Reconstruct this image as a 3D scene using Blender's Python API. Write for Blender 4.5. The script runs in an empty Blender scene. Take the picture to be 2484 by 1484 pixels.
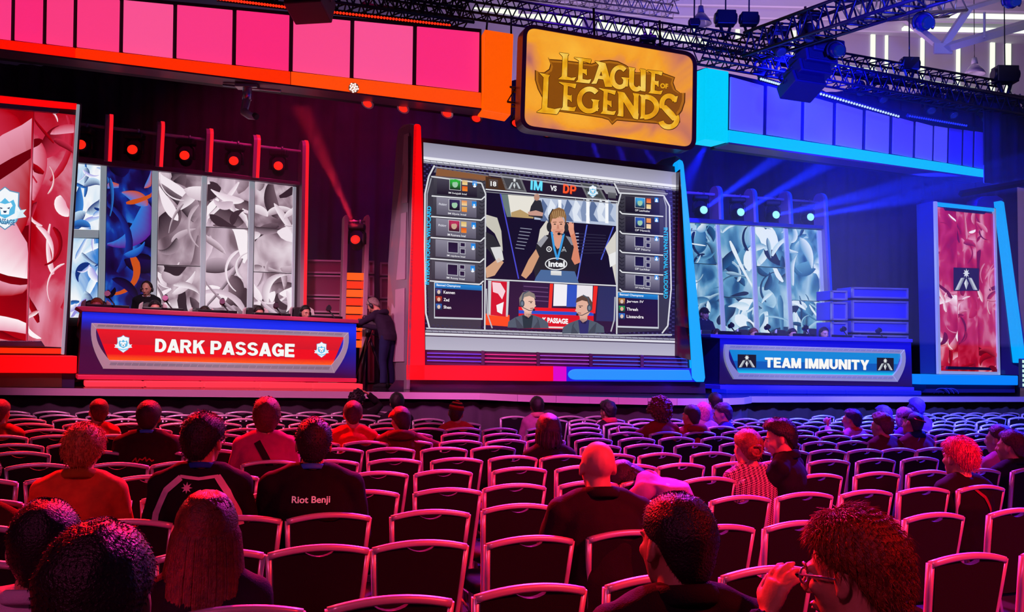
import bpy, bmesh, math, random
from mathutils import Vector, Matrix, noise, geometry
from mathutils.bvhtree import BVHTree
random.seed(7)
SC = bpy.context.scene
COL = SC.collection
PI = math.pi
# ------------------------------------------------------------------ camera
FPX, CX, CY = 2200.0, 1242.0, 742.0
CAM = Vector((0, 0, 1.71))
pit, rol = math.atan(130 / FPX), math.atan(0.021)
zc = Vector((math.sin(rol) * math.cos(pit), math.cos(rol) * math.cos(pit), -math.sin(pit)))
yc = Vector((0, 0, -1)); yc = (yc - zc * yc.dot(zc)).normalized()
xc = yc.cross(zc)
ROT = Matrix((xc, yc, zc))
cd = bpy.data.cameras.new('camera'); cd.sensor_width = 36; cd.lens = 36 * FPX / 2484
cd.clip_end = 200
cam = bpy.data.objects.new('camera', cd); COL.objects.link(cam)
cam.matrix_world = Matrix.Translation(CAM) @ ROT.to_4x4()
SC.camera = cam
# ------------------------------------------------------------------ look
SC.view_settings.view_transform = 'Standard'
SC.view_settings.look = 'None'
SC.view_settings.exposure = 0.0
SC.view_settings.gamma = 1.0
SC.view_settings.use_curve_mapping = False
SC.cycles.max_bounces = 5
SC.cycles.diffuse_bounces = 2
SC.cycles.glossy_bounces = 3
SC.cycles.transmission_bounces = 3
SC.cycles.volume_bounces = 0
SC.cycles.sample_clamp_indirect = 3.0
SC.cycles.caustics_reflective = False
SC.cycles.caustics_refractive = False
wd = bpy.data.worlds.new('hall_air'); SC.world = wd; wd.use_nodes = True
wd.node_tree.nodes['Background'].inputs[0].default_value = (0.55, 0.22, 0.75, 1)
wd.node_tree.nodes['Background'].inputs[1].default_value = 0.035


def lin(c):
    if isinstance(c, str):
        c = [int(c[i:i + 2], 16) / 255 for i in (0, 2, 4)]
    return tuple((v / 12.92 if v <= .04045 else ((v + .055) / 1.055) ** 2.4) for v in c[:3])


def lamp(kind, loc, aim, color, power, size=.3, angle=60, blend=.6, sy=None, spread=None):
    d = bpy.data.lights.new(kind.lower() + '_lamp', kind)
    d.color = color; d.energy = power
    if kind == 'AREA':
        d.size = size
        if sy: d.shape = 'RECTANGLE'; d.size_y = sy
        if spread: d.spread = math.radians(spread)
    else:
        d.shadow_soft_size = size
    if kind == 'SPOT':
        d.spot_size = math.radians(angle); d.spot_blend = blend
    o = bpy.data.objects.new(kind.lower() + '_lamp', d); COL.objects.link(o)
    o.location = loc
    o.rotation_euler = (Vector(aim) - Vector(loc)).to_track_quat('-Z', 'Y').to_euler()
    return o


RED, BLUE, MAG, PINK = (1, .004, .006), (.03, .05, 1), (1, .03, .45), (1, .25, .6)
# stage washes over the seats (rigged on the house trusses)
lamp('SPOT', (-5.5, 12.0, 7.5), (-3.4, 7.0, .8), RED, 16000, .35, 62)
lamp('SPOT', (-2.5, 13.0, 7.8), (-2.0, 5.2, .9), (1, .006, .04), 7000, .35, 60)
lamp('SPOT', (1.0, 13.5, 8.0), (.7, 5.6, .9), (1, .03, .5), 6500, .35, 50)
lamp('SPOT', (3.2, 14.5, 8.0), (3.1, 8.6, .9), (.26, .015, 1), 10000, .35, 54)
lamp('SPOT', (9.5, 15.0, 8.0), (7.6, 12.0, .9), (.008, .016, 1), 42000, .35, 72)
lamp('SPOT', (-3.0, -3.5, 6.0), (-.4, 5.4, .9), (1, .1, .4), 480, .5, 70)
lamp('SPOT', (5.5, 1.2, 6.0), (2.3, 4.2, .8), (1, .012, .02), 4200, .3, 50)
lamp('SPOT', (6.0, -1.0, 6.5), (3.2, 6.5, .9), (1, .02, .3), 1000, .4, 50)
# curtain and floor colour
lamp('SPOT', (-3.5, 15.5, 8.6), (-4.5, 22.0, 3.2), (1, .01, .22), 420, .4, 95)
lamp('SPOT', (5.2, 16.4, 8.0), (7.8, 22.0, 3.2), (.002, .004, 1), 5500, .4, 100)
lamp('SPOT', (2.0, 15.5, 9.0), (1.0, 22.0, 5.5), (.12, .01, 1), 700, .4, 90)
# stage front edge
lamp('SPOT', (-4.0, 6.0, 7.5), (-3.6, 14.0, 1.2), (1, .20, .52), 2800, .4, 46)
lamp('SPOT', (1.0, 6.0, 7.5), (1.0, 13.9, 1.1), (1, .12, .7), 3400, .3, 34)
lamp('SPOT', (6.5, 8.0, 7.5), (6.8, 17.0, 1.3), (.14, .13, 1), 9000, .4, 62)
# fill spots added for the players; spot on the camera operator and screen cheek
lamp('SPOT', (-4.2, 11.5, 6.8), (-4.9, 16.0, 2.3), (1, .85, .85), 700, .2, 40)
lamp('SPOT', (5.4, 13.0, 6.8), (6.2, 18.2, 2.3), (.9, .85, 1), 1000, .2, 38)
lamp('SPOT', (-6.6, 10.2, 5.6), (-1.9, 15.9, 2.7), (1, .5, .72), 1500, .12, 26, .4)
# roof side: cold house light on the back wall, plus two added fill spots
lamp('AREA', (9.0, 27.5, 6.0), (12.5, 34.0, 10.5), (.85, .5, .95), 800, 5)
lamp('AREA', (1.0, 27.0, 6.5), (2.0, 33.0, 10.5), (.75, .5, 1), 420, 4)
lamp('SPOT', (9.5, 13.0, 9.5), (10.5, 23.5, 12.4), (.9, .8, 1), 900, .5, 50)  # added fill, lifts the dark white roof truss
lamp('SPOT', (5.0, 9.0, 6.0), (6.2, 17.0, 7.2), (.01, .02, 1), 7000, .3, 46)  # added blue fill for the speaker stack and trusses


# ------------------------------------------------------------------ pixel rays onto real planes
def ray(px, py):
    return ROT @ Vector(((px - CX) / FPX, -(py - CY) / FPX, -1))


def U(px, py, D):
    d = ray(px, py); return CAM + d * (D / d.y)


def atz(px, py, z):
    d = ray(px, py); return CAM + d * ((z - CAM.z) / d.z)


def px_of(p):
    c = ROT.transposed() @ (Vector(p) - CAM)
    return (CX + FPX * c.x / -c.z, CY - FPX * c.y / -c.z)


class Plane:
    """an upright plane through two ground points; normal towards the seats"""
    def __init__(s, A, B):
        A, B = Vector(A), Vector(B)
        s.o = A.copy(); s.r = Vector((B.x - A.x, B.y - A.y, 0)).normalized()
        s.n = Vector((s.r.y, -s.r.x, 0)); s.up = Vector((0, 0, 1))

    def at(s, px, py, off=0.0):
        d = ray(px, py)
        o = s.o + s.n * off
        return CAM + d * ((o - CAM).dot(s.n) / d.dot(s.n))

    def back(s, dist):
        q = Plane(s.o, s.o + s.r); q.o = s.o - s.n * dist; return q


# ------------------------------------------------------------------ materials
MATS = {}


def mat(name, color=(.5, .5, .5), rough=.6, metal=0, emit=None, es=1.0, var=0, vscale=8, bump=0, bscale=60, spec=None, coat=0, trans=0):
    if name in MATS: return MATS[name]
    m = bpy.data.materials.new(name); m.use_nodes = True
    nt = m.node_tree; b = nt.nodes['Principled BSDF']
    c = lin(color) if isinstance(color, str) else color
    b.inputs['Base Color'].default_value = (*c, 1)
    b.inputs['Roughness'].default_value = rough
    b.inputs['Metallic'].default_value = metal
    if spec is not None: b.inputs['Specular IOR Level'].default_value = spec
    if coat: b.inputs['Coat Weight'].default_value = coat
    if trans: b.inputs['Transmission Weight'].default_value = trans
    if emit is not None:
        e = lin(emit) if isinstance(emit, str) else emit
        b.inputs['Emission Color'].default_value = (*e, 1)
        b.inputs['Emission Strength'].default_value = es
    if var or bump:
        tc = nt.nodes.new('ShaderNodeTexCoord')
        nz = nt.nodes.new('ShaderNodeTexNoise'); nz.inputs['Scale'].default_value = vscale; nz.inputs['Detail'].default_value = 4
        nt.links.new(tc.outputs['Object'], nz.inputs['Vector'])
        if var:
            rp = nt.nodes.new('ShaderNodeValToRGB')
            rp.color_ramp.elements[0].position = .3; rp.color_ramp.elements[1].position = .7
            rp.color_ramp.elements[0].color = (*[max(0, v * (1 - var)) for v in c], 1)
            rp.color_ramp.elements[1].color = (*[min(1, v * (1 + var)) for v in c], 1)
            nt.links.new(nz.outputs['Fac'], rp.inputs['Fac']); nt.links.new(rp.outputs['Color'], b.inputs['Base Color'])
        if bump:
            n2 = nt.nodes.new('ShaderNodeTexNoise'); n2.inputs['Scale'].default_value = bscale; n2.inputs['Detail'].default_value = 3
            nt.links.new(tc.outputs['Object'], n2.inputs['Vector'])
            bp = nt.nodes.new('ShaderNodeBump'); bp.inputs['Strength'].default_value = bump; bp.inputs['Distance'].default_value = .01
            nt.links.new(n2.outputs['Fac'], bp.inputs['Height']); nt.links.new(bp.outputs['Normal'], b.inputs['Normal'])
    MATS[name] = m
    return m


def glow(name, color, strength=1.0):
    """a lamp face / backlit acrylic"""
    return mat(name, (.02, .02, .02), .35, 0, color, strength)


def picture_mat(name, strength=1.0, rough=.3):
    """screen or backlit print: the picture is stored as colours on the flat sheet"""
    if name in MATS: return MATS[name]
    m = bpy.data.materials.new(name); m.use_nodes = True
    nt = m.node_tree; b = nt.nodes['Principled BSDF']
    b.inputs['Base Color'].default_value = (.01, .01, .01, 1); b.inputs['Roughness'].default_value = rough
    a = nt.nodes.new('ShaderNodeAttribute'); a.attribute_name = 'pic'
    nt.links.new(a.outputs['Color'], b.inputs['Emission Color'])
    b.inputs['Emission Strength'].default_value = strength
    MATS[name] = m
    return m


def art_mat(name, stops, scale=1.3, dist=2.2, seed=0, strength=1.0, wave=0.5):
    """abstract backlit print: swirling brush strokes through a palette"""
    m = bpy.data.materials.new(name); m.use_nodes = True
    nt = m.node_tree; b = nt.nodes['Principled BSDF']; L = nt.links.new
    b.inputs['Base Color'].default_value = (.02, .02, .02, 1); b.inputs['Roughness'].default_value = .3
    tc = nt.nodes.new('ShaderNodeTexCoord'); mp = nt.nodes.new('ShaderNodeMapping')
    mp.inputs['Location'].default_value = (seed * 3.7, seed * 1.3, seed * 2.1)
    mp.inputs['Scale'].default_value = (1, 1, .62)
    L(tc.outputs['Object'], mp.inputs['Vector'])
    n1 = nt.nodes.new('ShaderNodeTexNoise'); n1.inputs['Scale'].default_value = scale; n1.inputs['Detail'].default_value = 5
    n1.inputs['Distortion'].default_value = dist; n1.inputs['Roughness'].default_value = .5
    L(mp.outputs['Vector'], n1.inputs['Vector'])
    dn = nt.nodes.new('ShaderNodeTexNoise'); dn.inputs['Scale'].default_value = scale * 1.1; dn.inputs['Detail'].default_value = 2
    L(mp.outputs['Vector'], dn.inputs['Vector'])
    vm = nt.nodes.new('ShaderNodeVectorMath'); vm.operation = 'MULTIPLY_ADD'; vm.inputs[1].default_value = (1.1, 1.1, 1.1)
    L(dn.outputs['Color'], vm.inputs[0]); L(mp.outputs['Vector'], vm.inputs[2])
    vo = nt.nodes.new('ShaderNodeTexVoronoi'); vo.feature = 'SMOOTH_F1'; vo.inputs['Scale'].default_value = scale * 1.5; vo.inputs['Smoothness'].default_value = .25
    L(vm.outputs[0], vo.inputs['Vector'])
    mx = nt.nodes.new('ShaderNodeMix'); mx.data_type = 'FLOAT'; mx.inputs[0].default_value = wave
    L(n1.outputs['Fac'], mx.inputs[2]); L(vo.outputs['Distance'], mx.inputs[3])
    rp = nt.nodes.new('ShaderNodeValToRGB')
    n = len(stops)
    for i, (p, c) in enumerate(stops):
        e = rp.color_ramp.elements[i] if i < 2 else rp.color_ramp.elements.new(p)
        e.position = p; e.color = (*lin(c), 1)
    L(mx.outputs[0], rp.inputs['Fac']); L(rp.outputs['Color'], b.inputs['Emission Color'])
    b.inputs['Emission Strength'].default_value = strength
    return m


# ------------------------------------------------------------------ objects
def link(name, me, m=None, parent=None, smooth=False):
    o = bpy.data.objects.new(name, me); COL.objects.link(o)
    if m is not None:
        for q in (m if isinstance(m, (list, tuple)) else [m]): me.materials.append(q)
    if parent is not None: o.parent = parent; o.matrix_parent_inverse = parent.matrix_world.inverted()
    if smooth:
        for p in me.polygons: p.use_smooth = True
    return o


def empty(name, loc, rz=0.0):
    o = bpy.data.objects.new(name, None); COL.objects.link(o)
    o.empty_display_size = .1
    o.matrix_world = Matrix.Translation(Vector(loc)) @ Matrix.Rotation(rz, 4, 'Z')
    return o


def tag(o, label=None, cat=None, group=None, kind=None):
    if label: o['label'] = label
    if cat: o['category'] = cat
    if group: o['group'] = group
    if kind: o['kind'] = kind
    return o


class MB:
    """collects shapes, then becomes ONE mesh object"""
    def __init__(s): s.v = []; s.f = []; s.sm = []

    def add(s, vs, fs, smooth=False):
        k = len(s.v); s.v += [Vector(v) for v in vs]; s.f += [tuple(i + k for i in f) for f in fs]; s.sm += [smooth] * len(fs)
        return s

    def prism(s, front, vec):
        """closed polygon `front` (3-D) swept along vec"""
        n = len(front); vec = Vector(vec)
        vs = [Vector(p) for p in front] + [Vector(p) + vec for p in front]
        fs = [tuple(range(n)), tuple(range(2 * n - 1, n - 1, -1))] + [(i, i + n, (i + 1) % n + n, (i + 1) % n) for i in range(n)]
        return s.add(vs, fs)

    def box(s, c, size, M=None):
        hx, hy, hz = [q / 2 for q in size]
        vs = [Vector((x, y, z)) for x in (-hx, hx) for y in (-hy, hy) for z in (-hz, hz)]
        if M is not None: vs = [M @ v for v in vs]
        vs = [v + Vector(c) for v in vs]
        return s.add(vs, [(0, 1, 3, 2), (4, 6, 7, 5), (0, 4, 5, 1), (2, 3, 7, 6), (0, 2, 6, 4), (1, 5, 7, 3)])

    def tube(s, pts, rad, n=8, caps=True, smooth=True, flat=None, ref=None):
        """round (or elliptical: flat=(a,b)) tube through pts"""
        pts = [Vector(p) for p in pts]
        if not isinstance(rad, (list, tuple)): rad = [rad] * len(pts)
        rings = []
        prev = None
        for i, p in enumerate(pts):
            t = (pts[min(i + 1, len(pts) - 1)] - pts[max(i - 1, 0)]).normalized()
            if prev is None:
                a = Vector(ref) if ref is not None else (Vector((0, 0, 1)) if abs(t.z) < .9 else Vector((1, 0, 0)))
                x = (a - t * a.dot(t)).normalized()
            else:
                x = (prev - t * prev.dot(t)).normalized()
            prev = x; y = t.cross(x)
            fa, fb = flat if flat else (1, 1)
            rings.append([p + x * (rad[i] * fa * math.cos(2 * PI * k / n)) + y * (rad[i] * fb * math.sin(2 * PI * k / n)) for k in range(n)])
        return s.loft(rings, caps, smooth)

    def loft(s, rings, caps=True, smooth=True):
        n = len(rings[0]); vs = [v for r in rings for v in r]; fs = []
        for i in range(len(rings) - 1):
            for k in range(n):
                a, b = i * n + k, i * n + (k + 1) % n
                fs.append((a, b, b + n, a + n))
        s.add(vs, fs, smooth)
        if caps:
            s.add(rings[0], [tuple(range(n - 1, -1, -1))]); s.add(rings[-1], [tuple(range(n))])
        return s

    def ball(s, c, r, nu=14, nv=9, M=None, smooth=True):
        c = Vector(c); rr = r if isinstance(r, (list, tuple)) else (r, r, r)
        vs = [Vector((0, 0, rr[2]))]
        for j in range(1, nv):
            for i in range(nu):
                th, ph = PI * j / nv, 2 * PI * i / nu
                vs.append(Vector((rr[0] * math.sin(th) * math.cos(ph), rr[1] * math.sin(th) * math.sin(ph), rr[2] * math.cos(th))))
        vs.append(Vector((0, 0, -rr[2])))
        if M is not None: vs = [M @ v for v in vs]
        fs = [(0, 1 + i, 1 + (i + 1) % nu) for i in range(nu)]
        for j in range(nv - 2):
            for i in range(nu):
                a, b = 1 + j * nu + i, 1 + j * nu + (i + 1) % nu
                fs.append((a, a + nu, b + nu, b))
        L_ = len(vs) - 1
        fs += [(L_, 1 + (nv - 2) * nu + (i + 1) % nu, 1 + (nv - 2) * nu + i) for i in range(nu)]
        return s.add([v + c for v in vs], fs, smooth)

    def mesh(s, name):
        me = bpy.data.meshes.new(name)
        me.from_pydata([tuple(v) for v in s.v], [], s.f)
        for p, q in zip(me.polygons, s.sm): p.use_smooth = q
        bm = bmesh.new(); bm.from_mesh(me); bmesh.ops.remove_doubles(bm, verts=bm.verts, dist=1e-5)
        bmesh.ops.recalc_face_normals(bm, faces=bm.faces); bm.to_mesh(me); bm.free()
        return me

    def build(s, name, m, parent=None, bevel=0, seg=2):
        o = link(name, s.mesh(name), m, parent)
        if bevel:
            b = o.modifiers.new('edge', 'BEVEL'); b.width = bevel; b.segments = seg; b.limit_method = 'ANGLE'; b.angle_limit = .6
        return o


def local(o):
    """give a top-level mesh object an origin at its base centre"""
    me = o.data
    n = len(me.vertices)
    mn = Vector((min(v.co.x for v in me.vertices), min(v.co.y for v in me.vertices), min(v.co.z for v in me.vertices)))
    mx = Vector((max(v.co.x for v in me.vertices), max(v.co.y for v in me.vertices), max(v.co.z for v in me.vertices)))
    c = Vector(((mn.x + mx.x) / 2, (mn.y + mx.y) / 2, mn.z))
    me.transform(Matrix.Translation(-c)); o.location = c
    return o


WS = bpy.data.scenes.new('bench')                             # side scene where modifiers are applied


def evaluated(o):
    WS.collection.objects.link(o)
    with bpy.context.temp_override(scene=WS, view_layer=WS.view_layers[0]):
        dg = bpy.context.evaluated_depsgraph_get(); dg.update()
        me = bpy.data.meshes.new_from_object(o.evaluated_get(dg))
    return me


TXT = {}


def text_geo(s, bold=.0, res=3):
    """glyph outlines of a string as (verts 0..1, faces), plus aspect"""
    k = (s, bold)
    if k in TXT: return TXT[k]
    cu = bpy.data.curves.new('t', 'FONT'); cu.body = s; cu.offset = bold; cu.resolution_u = res; cu.fill_mode = 'FRONT'
    cu.dimensions = '2D'
    o = bpy.data.objects.new('t', cu)
    me = evaluated(o)
    vs = [v.co.copy() for v in me.vertices]; fs = [tuple(p.vertices) for p in me.polygons]
    bpy.data.objects.remove(o); bpy.data.meshes.remove(me); bpy.data.curves.remove(cu)
    x0, x1 = min(v.x for v in vs), max(v.x for v in vs); y0, y1 = min(v.y for v in vs), max(v.y for v in vs)
    out = ([((v.x - x0) / (x1 - x0), (v.y - y0) / (y1 - y0)) for v in vs], fs)
    TXT[k] = out
    return out


def block_text(s):
    """heavy grotesque capitals as overlapping polygons in a 0..1 box"""
    V, H = .25, .20

    def P(*q): return [tuple(p) for p in q]

    def R(x0, y0, x1, y1): return [(x0, y0), (x1, y0), (x1, y1), (x0, y1)]

    def bowl(cx, cy, rx, ry, a0, a1, tx, ty, n=14):
        o = [(cx + rx * math.cos(math.radians(a0 + (a1 - a0) * k / n)), cy + ry * math.sin(math.radians(a0 + (a1 - a0) * k / n))) for k in range(n + 1)]
        i = [(cx + (rx - tx) * math.cos(math.radians(a0 + (a1 - a0) * k / n)), cy + (ry - ty) * math.sin(math.radians(a0 + (a1 - a0) * k / n))) for k in range(n + 1)]
        return o + i[::-1]
    F = {'D': (.86, [R(0, 0, V, 1), R(V - .02, 0, .42, H), R(V - .02, 1 - H, .42, 1), bowl(.38, .5, .48, .5, -90, 90, V, H)]),
         'A': (.96, [P((0, 0), (.27, 0), (.60, 1), (.34, 1)), P((.69, 0), (.96, 0), (.62, 1), (.36, 1)), R(.25, .17, .71, .35)]),
         'R': (.92, [R(0, 0, V, 1), R(V - .02, 1 - .18, .5, 1), R(V - .02, .40, .5, .57), bowl(.5, .70, .34, .30, -90, 90, .23, .17), P((.36, .45), (.60, .45), (.92, 0), (.63, 0))]),
         'K': (.92, [R(0, 0, V, 1), P((V - .03, .34), (V - .03, .62), (.60, 1), (.90, 1)), P((.38, .56), (.56, .70), (.93, 0), (.62, 0))]),
         'P': (.84, [R(0, 0, V, 1), R(V - .02, 1 - .18, .5, 1), R(V - .02, .33, .5, .51), bowl(.5, .665, .34, .335, -90, 90, .24, .18)]),
         'S': (.84, [bowl(.42, .72, .40, .28, 20, 180, .23, .17), bowl(.42, .72, .40, .295, 180, 262, .23, .17), bowl(.42, .28, .42, .28, 0, -160, .24, .17), bowl(.42, .28, .42, .295, 0, 82, .24, .17), R(.33, .41, .51, .585)]),
         'G': (.92, [bowl(.46, .5, .46, .5, 38, 330, .25, .20, 24), R(.48, .36, .92, .54), R(.70, .06, .92, .5)]),
         'E': (.74, [R(0, 0, V, 1), R(V - .02, 0, .74, H), R(V - .02, .41, .68, .59), R(V - .02, 1 - H, .73, 1)]),
         'T': (.84, [R(.295, 0, .545, 1), R(0, .79, .84, 1)]), 'I': (.26, [R(0, 0, .26, 1)]),
         'M': (1.02, [R(0, 0, .23, 1), R(.79, 0, 1.02, 1), P((0, 1), (.30, 1), (.60, 0), (.42, 0)), P((1.02, 1), (.72, 1), (.42, 0), (.60, 0))]),
         'U': (.86, [R(0, .36, V, 1), R(.61, .36, .86, 1), bowl(.43, .40, .43, .40, 180, 360, V, H)]),
         'N': (.88, [R(0, 0, .24, 1), R(.64, 0, .88, 1), P((0, 1), (.25, 1), (.88, 0), (.63, 0))]),
         'Y': (.92, [R(.335, 0, .585, .45), P((0, 1), (.29, 1), (.585, .38), (.335, .38)), P((.92, 1), (.63, 1), (.335, .38), (.585, .38))])}
    x = 0; out = []
    for ch in s:
        if ch == ' ': x += .36; continue
        w, ps = F[ch]; out += [[(x + u, v) for u, v in q] for q in ps]; x += w + (.12 if ch not in 'AY' else .08)
    x -= .12
    return [[(u / x, v) for u, v in q] for q in out]


class Pic:
    """a flat picture on a Plane, drawn in layers; becomes one sheet"""
    def __init__(s, pl, off=0.0, step=.0012):
        s.pl = pl; s.off = off; s.step = step; s.v = []; s.f = []; s.c = []

    def raw(s, pxs, faces, cols, layer):
        k = len(s.v)
        s.v += [s.pl.at(x, y, s.off + layer * s.step) for x, y in pxs]
        if isinstance(cols, (str, tuple)): cols = [cols] * len(pxs)
        s.c += [lin(c) for c in cols]
        s.f += [tuple(i + k for i in f) for f in faces]

    def poly(s, pts, col, layer=0):
        tri = geometry.tessellate_polygon([[Vector((x, y, 0)) for x, y in pts]])
        s.raw(pts, tri, col, layer)

    def quad(s, a, b, c, d, ct, cb=None, layer=0, n=1):
        cb = cb or ct
        s.raw([a, b, c, d], [(0, 1, 2, 3)], [ct, ct, cb, cb], layer)

    def box(s, x0, y0, x1, y1, ct, cb=None, layer=0, sl=0.0):
        """axis box in the sheared frame of the picture; sl = slope dy/dx"""
        s.quad((x0, y0), (x1, y0 + sl * (x1 - x0)), (x1, y1 + sl * (x1 - x0)), (x0, y1), ct, cb, layer)

    def disc(s, cx, cy, rx, ry, col, layer=0, n=20, col2=None, rot=0):
        pts = []
        for k in range(n):
            a = 2 * PI * k / n; x, y = rx * math.cos(a), ry * math.sin(a)
            pts.append((cx + x * math.cos(rot) - y * math.sin(rot), cy + x * math.sin(rot) + y * math.cos(rot)))
        s.raw([(cx, cy)] + pts, [(0, 1 + k, 1 + (k + 1) % n) for k in range(n)], [col] + [col2 or col] * n, layer)

    def line(s, pts, w, col, layer=0):
        for (x0, y0), (x1, y1) in zip(pts, pts[1:]):
            dx, dy = x1 - x0, y1 - y0; l = math.hypot(dx, dy) or 1
            nx, ny = -dy / l * w / 2, dx / l * w / 2
            s.raw([(x0 + nx, y0 + ny), (x1 + nx, y1 + ny), (x1 - nx, y1 - ny), (x0 - nx, y0 - ny)], [(0, 1, 2, 3)], col, layer)

    def text(s, string, tl, tr, bl, col, layer=0, bold=0.0):
        vs, fs = text_geo(string, bold)
        pts = [(bl[0] + u * (tr[0] - tl[0]) + v * (tl[0] - bl[0]), bl[1] + u * (tr[1] - tl[1]) + v * (tl[1] - bl[1])) for u, v in vs]
        s.raw(pts, fs, col, layer)

    def block(s, string, tl, tr, bl, col, layer=0):
        for q in block_text(string):
            s.poly([(bl[0] + u * (tr[0] - tl[0]) + v * (tl[0] - bl[0]), bl[1] + u * (tr[1] - tl[1]) + v * (tl[1] - bl[1])) for u, v in q], col, layer)

    def build(s, name, m, parent=None):
        me = bpy.data.meshes.new(name); me.from_pydata([tuple(v) for v in s.v], [], s.f)
        at = me.color_attributes.new('pic', 'FLOAT_COLOR', 'POINT')
        for i, c in enumerate(s.c): at.data[i].color = (*c, 1)
        return link(name, me, m, parent)


def slab(pl, pxs, off, depth, mb=None):
    mb = mb or MB()
    return mb.prism([pl.at(x, y, off) for x, y in pxs], -pl.n * depth)


# ------------------------------------------------------------------ common materials
BLACK = mat('black_paint', (.012, .011, .014), .55)
DARK = mat('dark_panel', (.035, .03, .045), .45, var=.2)
CHROME = mat('brushed_aluminium', (.62, .62, .66), .3, 1, bump=.05, bscale=200)
CHAIR_M = mat('satin_chair_frame', (.78, .74, .78), .32, .45)
GREY = mat('grey_lacquer', (.30, .28, .32), .28, .3, coat=.3)
LGREY = mat('pale_grey_lacquer', (.55, .52, .56), .25, .2, coat=.4)
WHITEP = mat('white_acrylic', (.75, .72, .76), .4)
RED_G = glow('red_light_face', 'ff0505', 1.0)
CYAN_G = glow('azure_light_face', '00a8ff', 1.0)
STEEL = mat('truss_steel', (.05, .045, .06), .4, .6)
RIG = mat('fixture_black', (.03, .028, .036), .4, .2)
ROOFW = mat('white_steel', (.62, .60, .66), .5)
# ================================================================== SETTING
ST = 1.16                                     # stage deck height


def struct(name, mb, m, **k):
    o = mb.build(name, m, **k); local(o); tag(o, kind='structure'); return o


fl = mat('hall_carpet', (.035, .028, .04), .85, var=.4, vscale=3, bump=.3, bscale=120)
mb = MB(); mb.box((3, 16, -.05), (52, 46, .1)); struct('floor', mb, fl)

# back wall with tall window slots, roof deck
WB = Plane(U(900, 400, 31.5), U(2484, 400, 34.5))
wallm = mat('painted_block_wall', (.50, .45, .54), .8, var=.06, vscale=.4)
wx0, wx1 = WB.o - WB.r * 30, WB.o + WB.r * 34
mb = MB(); mb.prism([(wx0.x, wx0.y, 0), (wx1.x, wx1.y, 0), (wx1.x, wx1.y, 15), (wx0.x, wx0.y, 15)], -WB.n * .3)
struct('wall_back', mb, wallm)
mb = MB(); mb.box((29.2, 16, 7.5), (.3, 46, 15)); struct('wall_right', mb, wallm)
mb = MB(); mb.box((-23.2, 16, 7.5), (.3, 46, 15)); struct('wall_left', mb, wallm)
roofm = mat('roof_deck', (.42, .40, .46), .7, var=.1, vscale=.5)
mb = MB(); mb.box((3, 16, 14.45), (52, 46, .3)); struct('ceiling', mb, roofm)
WIN_G = glow('daylight_glass', 'e6f4d8', 1.25)
winf = mat('window_frame_grey', (.5, .5, .5), .5)
nwin = 0


def window(pxq):
    global nwin
    nwin += 1
    mb = MB(); slab(WB, pxq, .06, .1, mb)
    o = mb.build('window_%d' % nwin, WIN_G); local(o); tag(o, kind='structure')
    x0, x1 = min(p[0] for p in pxq), max(p[0] for p in pxq)
    f = MB()
    a, b, c, d = [WB.at(x, y, .05) for x, y in pxq]
    for p, q in ((a, d), (b, c)): f.tube([p, q], .06, 4, smooth=False)
    f.build('window_frame', winf, o)


for x, y0, y1, w in ((1415, -60, 40, 9), (1458, -60, 60, 6), (1572, -60, 90, 8), (1686, -60, 80, 6), (1791, -60, 95, 9), (1828, -60, 60, 7), (1928, 55, 150, 8), (2119, 35, 190, 10), (2152, 42, 190, 6),
                     (2239, 85, 210, 8), (2326, 82, 215, 8), (2409, 98, 240, 10), (2447, 92, 255, 12)):
    window([(x - w / 2, y0), (x + w / 2, y0), (x + w / 2 - 1, y1), (x - w / 2 - 1, y1)])
# clerestory strip seen through the lighting truss
for a in (((1150, 2), (1412, 45), (1412, 62), (1150, 20)), ((1450, 50), (1560, 70), (1560, 88), (1450, 67)), ((1580, 74), (1722, 97), (1722, 112), (1580, 91)),
          ((1835, 128), (1935, 146), (1935, 154), (1835, 136)), ((2026, 153), (2128, 170), (2128, 176), (2026, 160)), ((2150, 178), (2370, 214), (2370, 220), (2150, 185))):
    window(a)
# pale ceiling strips and purlins
PUR = 0
for i in range(9):
    y = 24.2 + i * 1.05
    mb = MB(); mb.box((13, y, 14.15), (26, .14, .3)); o = mb.build('ceiling_purlin', ROOFW)
    local(o); tag(o, 'pale steel purlin under the roof deck, upper right of the hall', 'purlin', 'roof purlins')
for i, (x, y, l) in enumerate(((14.2, 29.2, 7), (12.4, 27.6, 6), (15.5, 31.0, 6), (16.5, 32.3, 5))):
    mb = MB(); mb.box((x, y, 14.02), (l, .22, .1))
    o = mb.build('strip_light', glow('strip_tube', 'f4ffe6', 1.2)); local(o)
    tag(o, 'long white strip light under the roof deck, ' + ('above the white roof truss', 'farthest from the back wall', 'between two purlins at the right', 'nearest the back wall')[i], 'light')

# stage deck: faceted edge on the left, round bulge in the middle, straight on the right
EDGE = [(-700, 933), (0, 939.5), (600, 946.5), (1165, 953), (1258, 957), (1350, 960), (1430, 962), (1500, 963.6), (1570, 965), (1640, 966), (1710, 966.2), (1765, 965.6), (1800, 964.4), (1817, 962.2)]
EDGE_R = [(1818, 961), (2484, 962), (2950, 963)]
edge = [atz(x, y, ST) for x, y in EDGE] + [atz(x, y, ST) for x, y in EDGE_R]
back_y = 24.0
deckm = mat('stage_deck_gloss', (.02, .018, .028), .14, spec=.6, bump=.02, bscale=3)
mb = MB(); poly = [Vector((p.x, p.y, ST)) for p in edge] + [Vector((16, back_y, ST)), Vector((-13, back_y, ST))]
mb.prism(poly, (0, 0, -.08)); struct('trim_1', mb, deckm)
bpy.data.objects['trim_1'].name = 'floor_stage'
lipm = mat('stage_edge_white', (.72, .64, .72), .45)
mb = MB()
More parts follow.
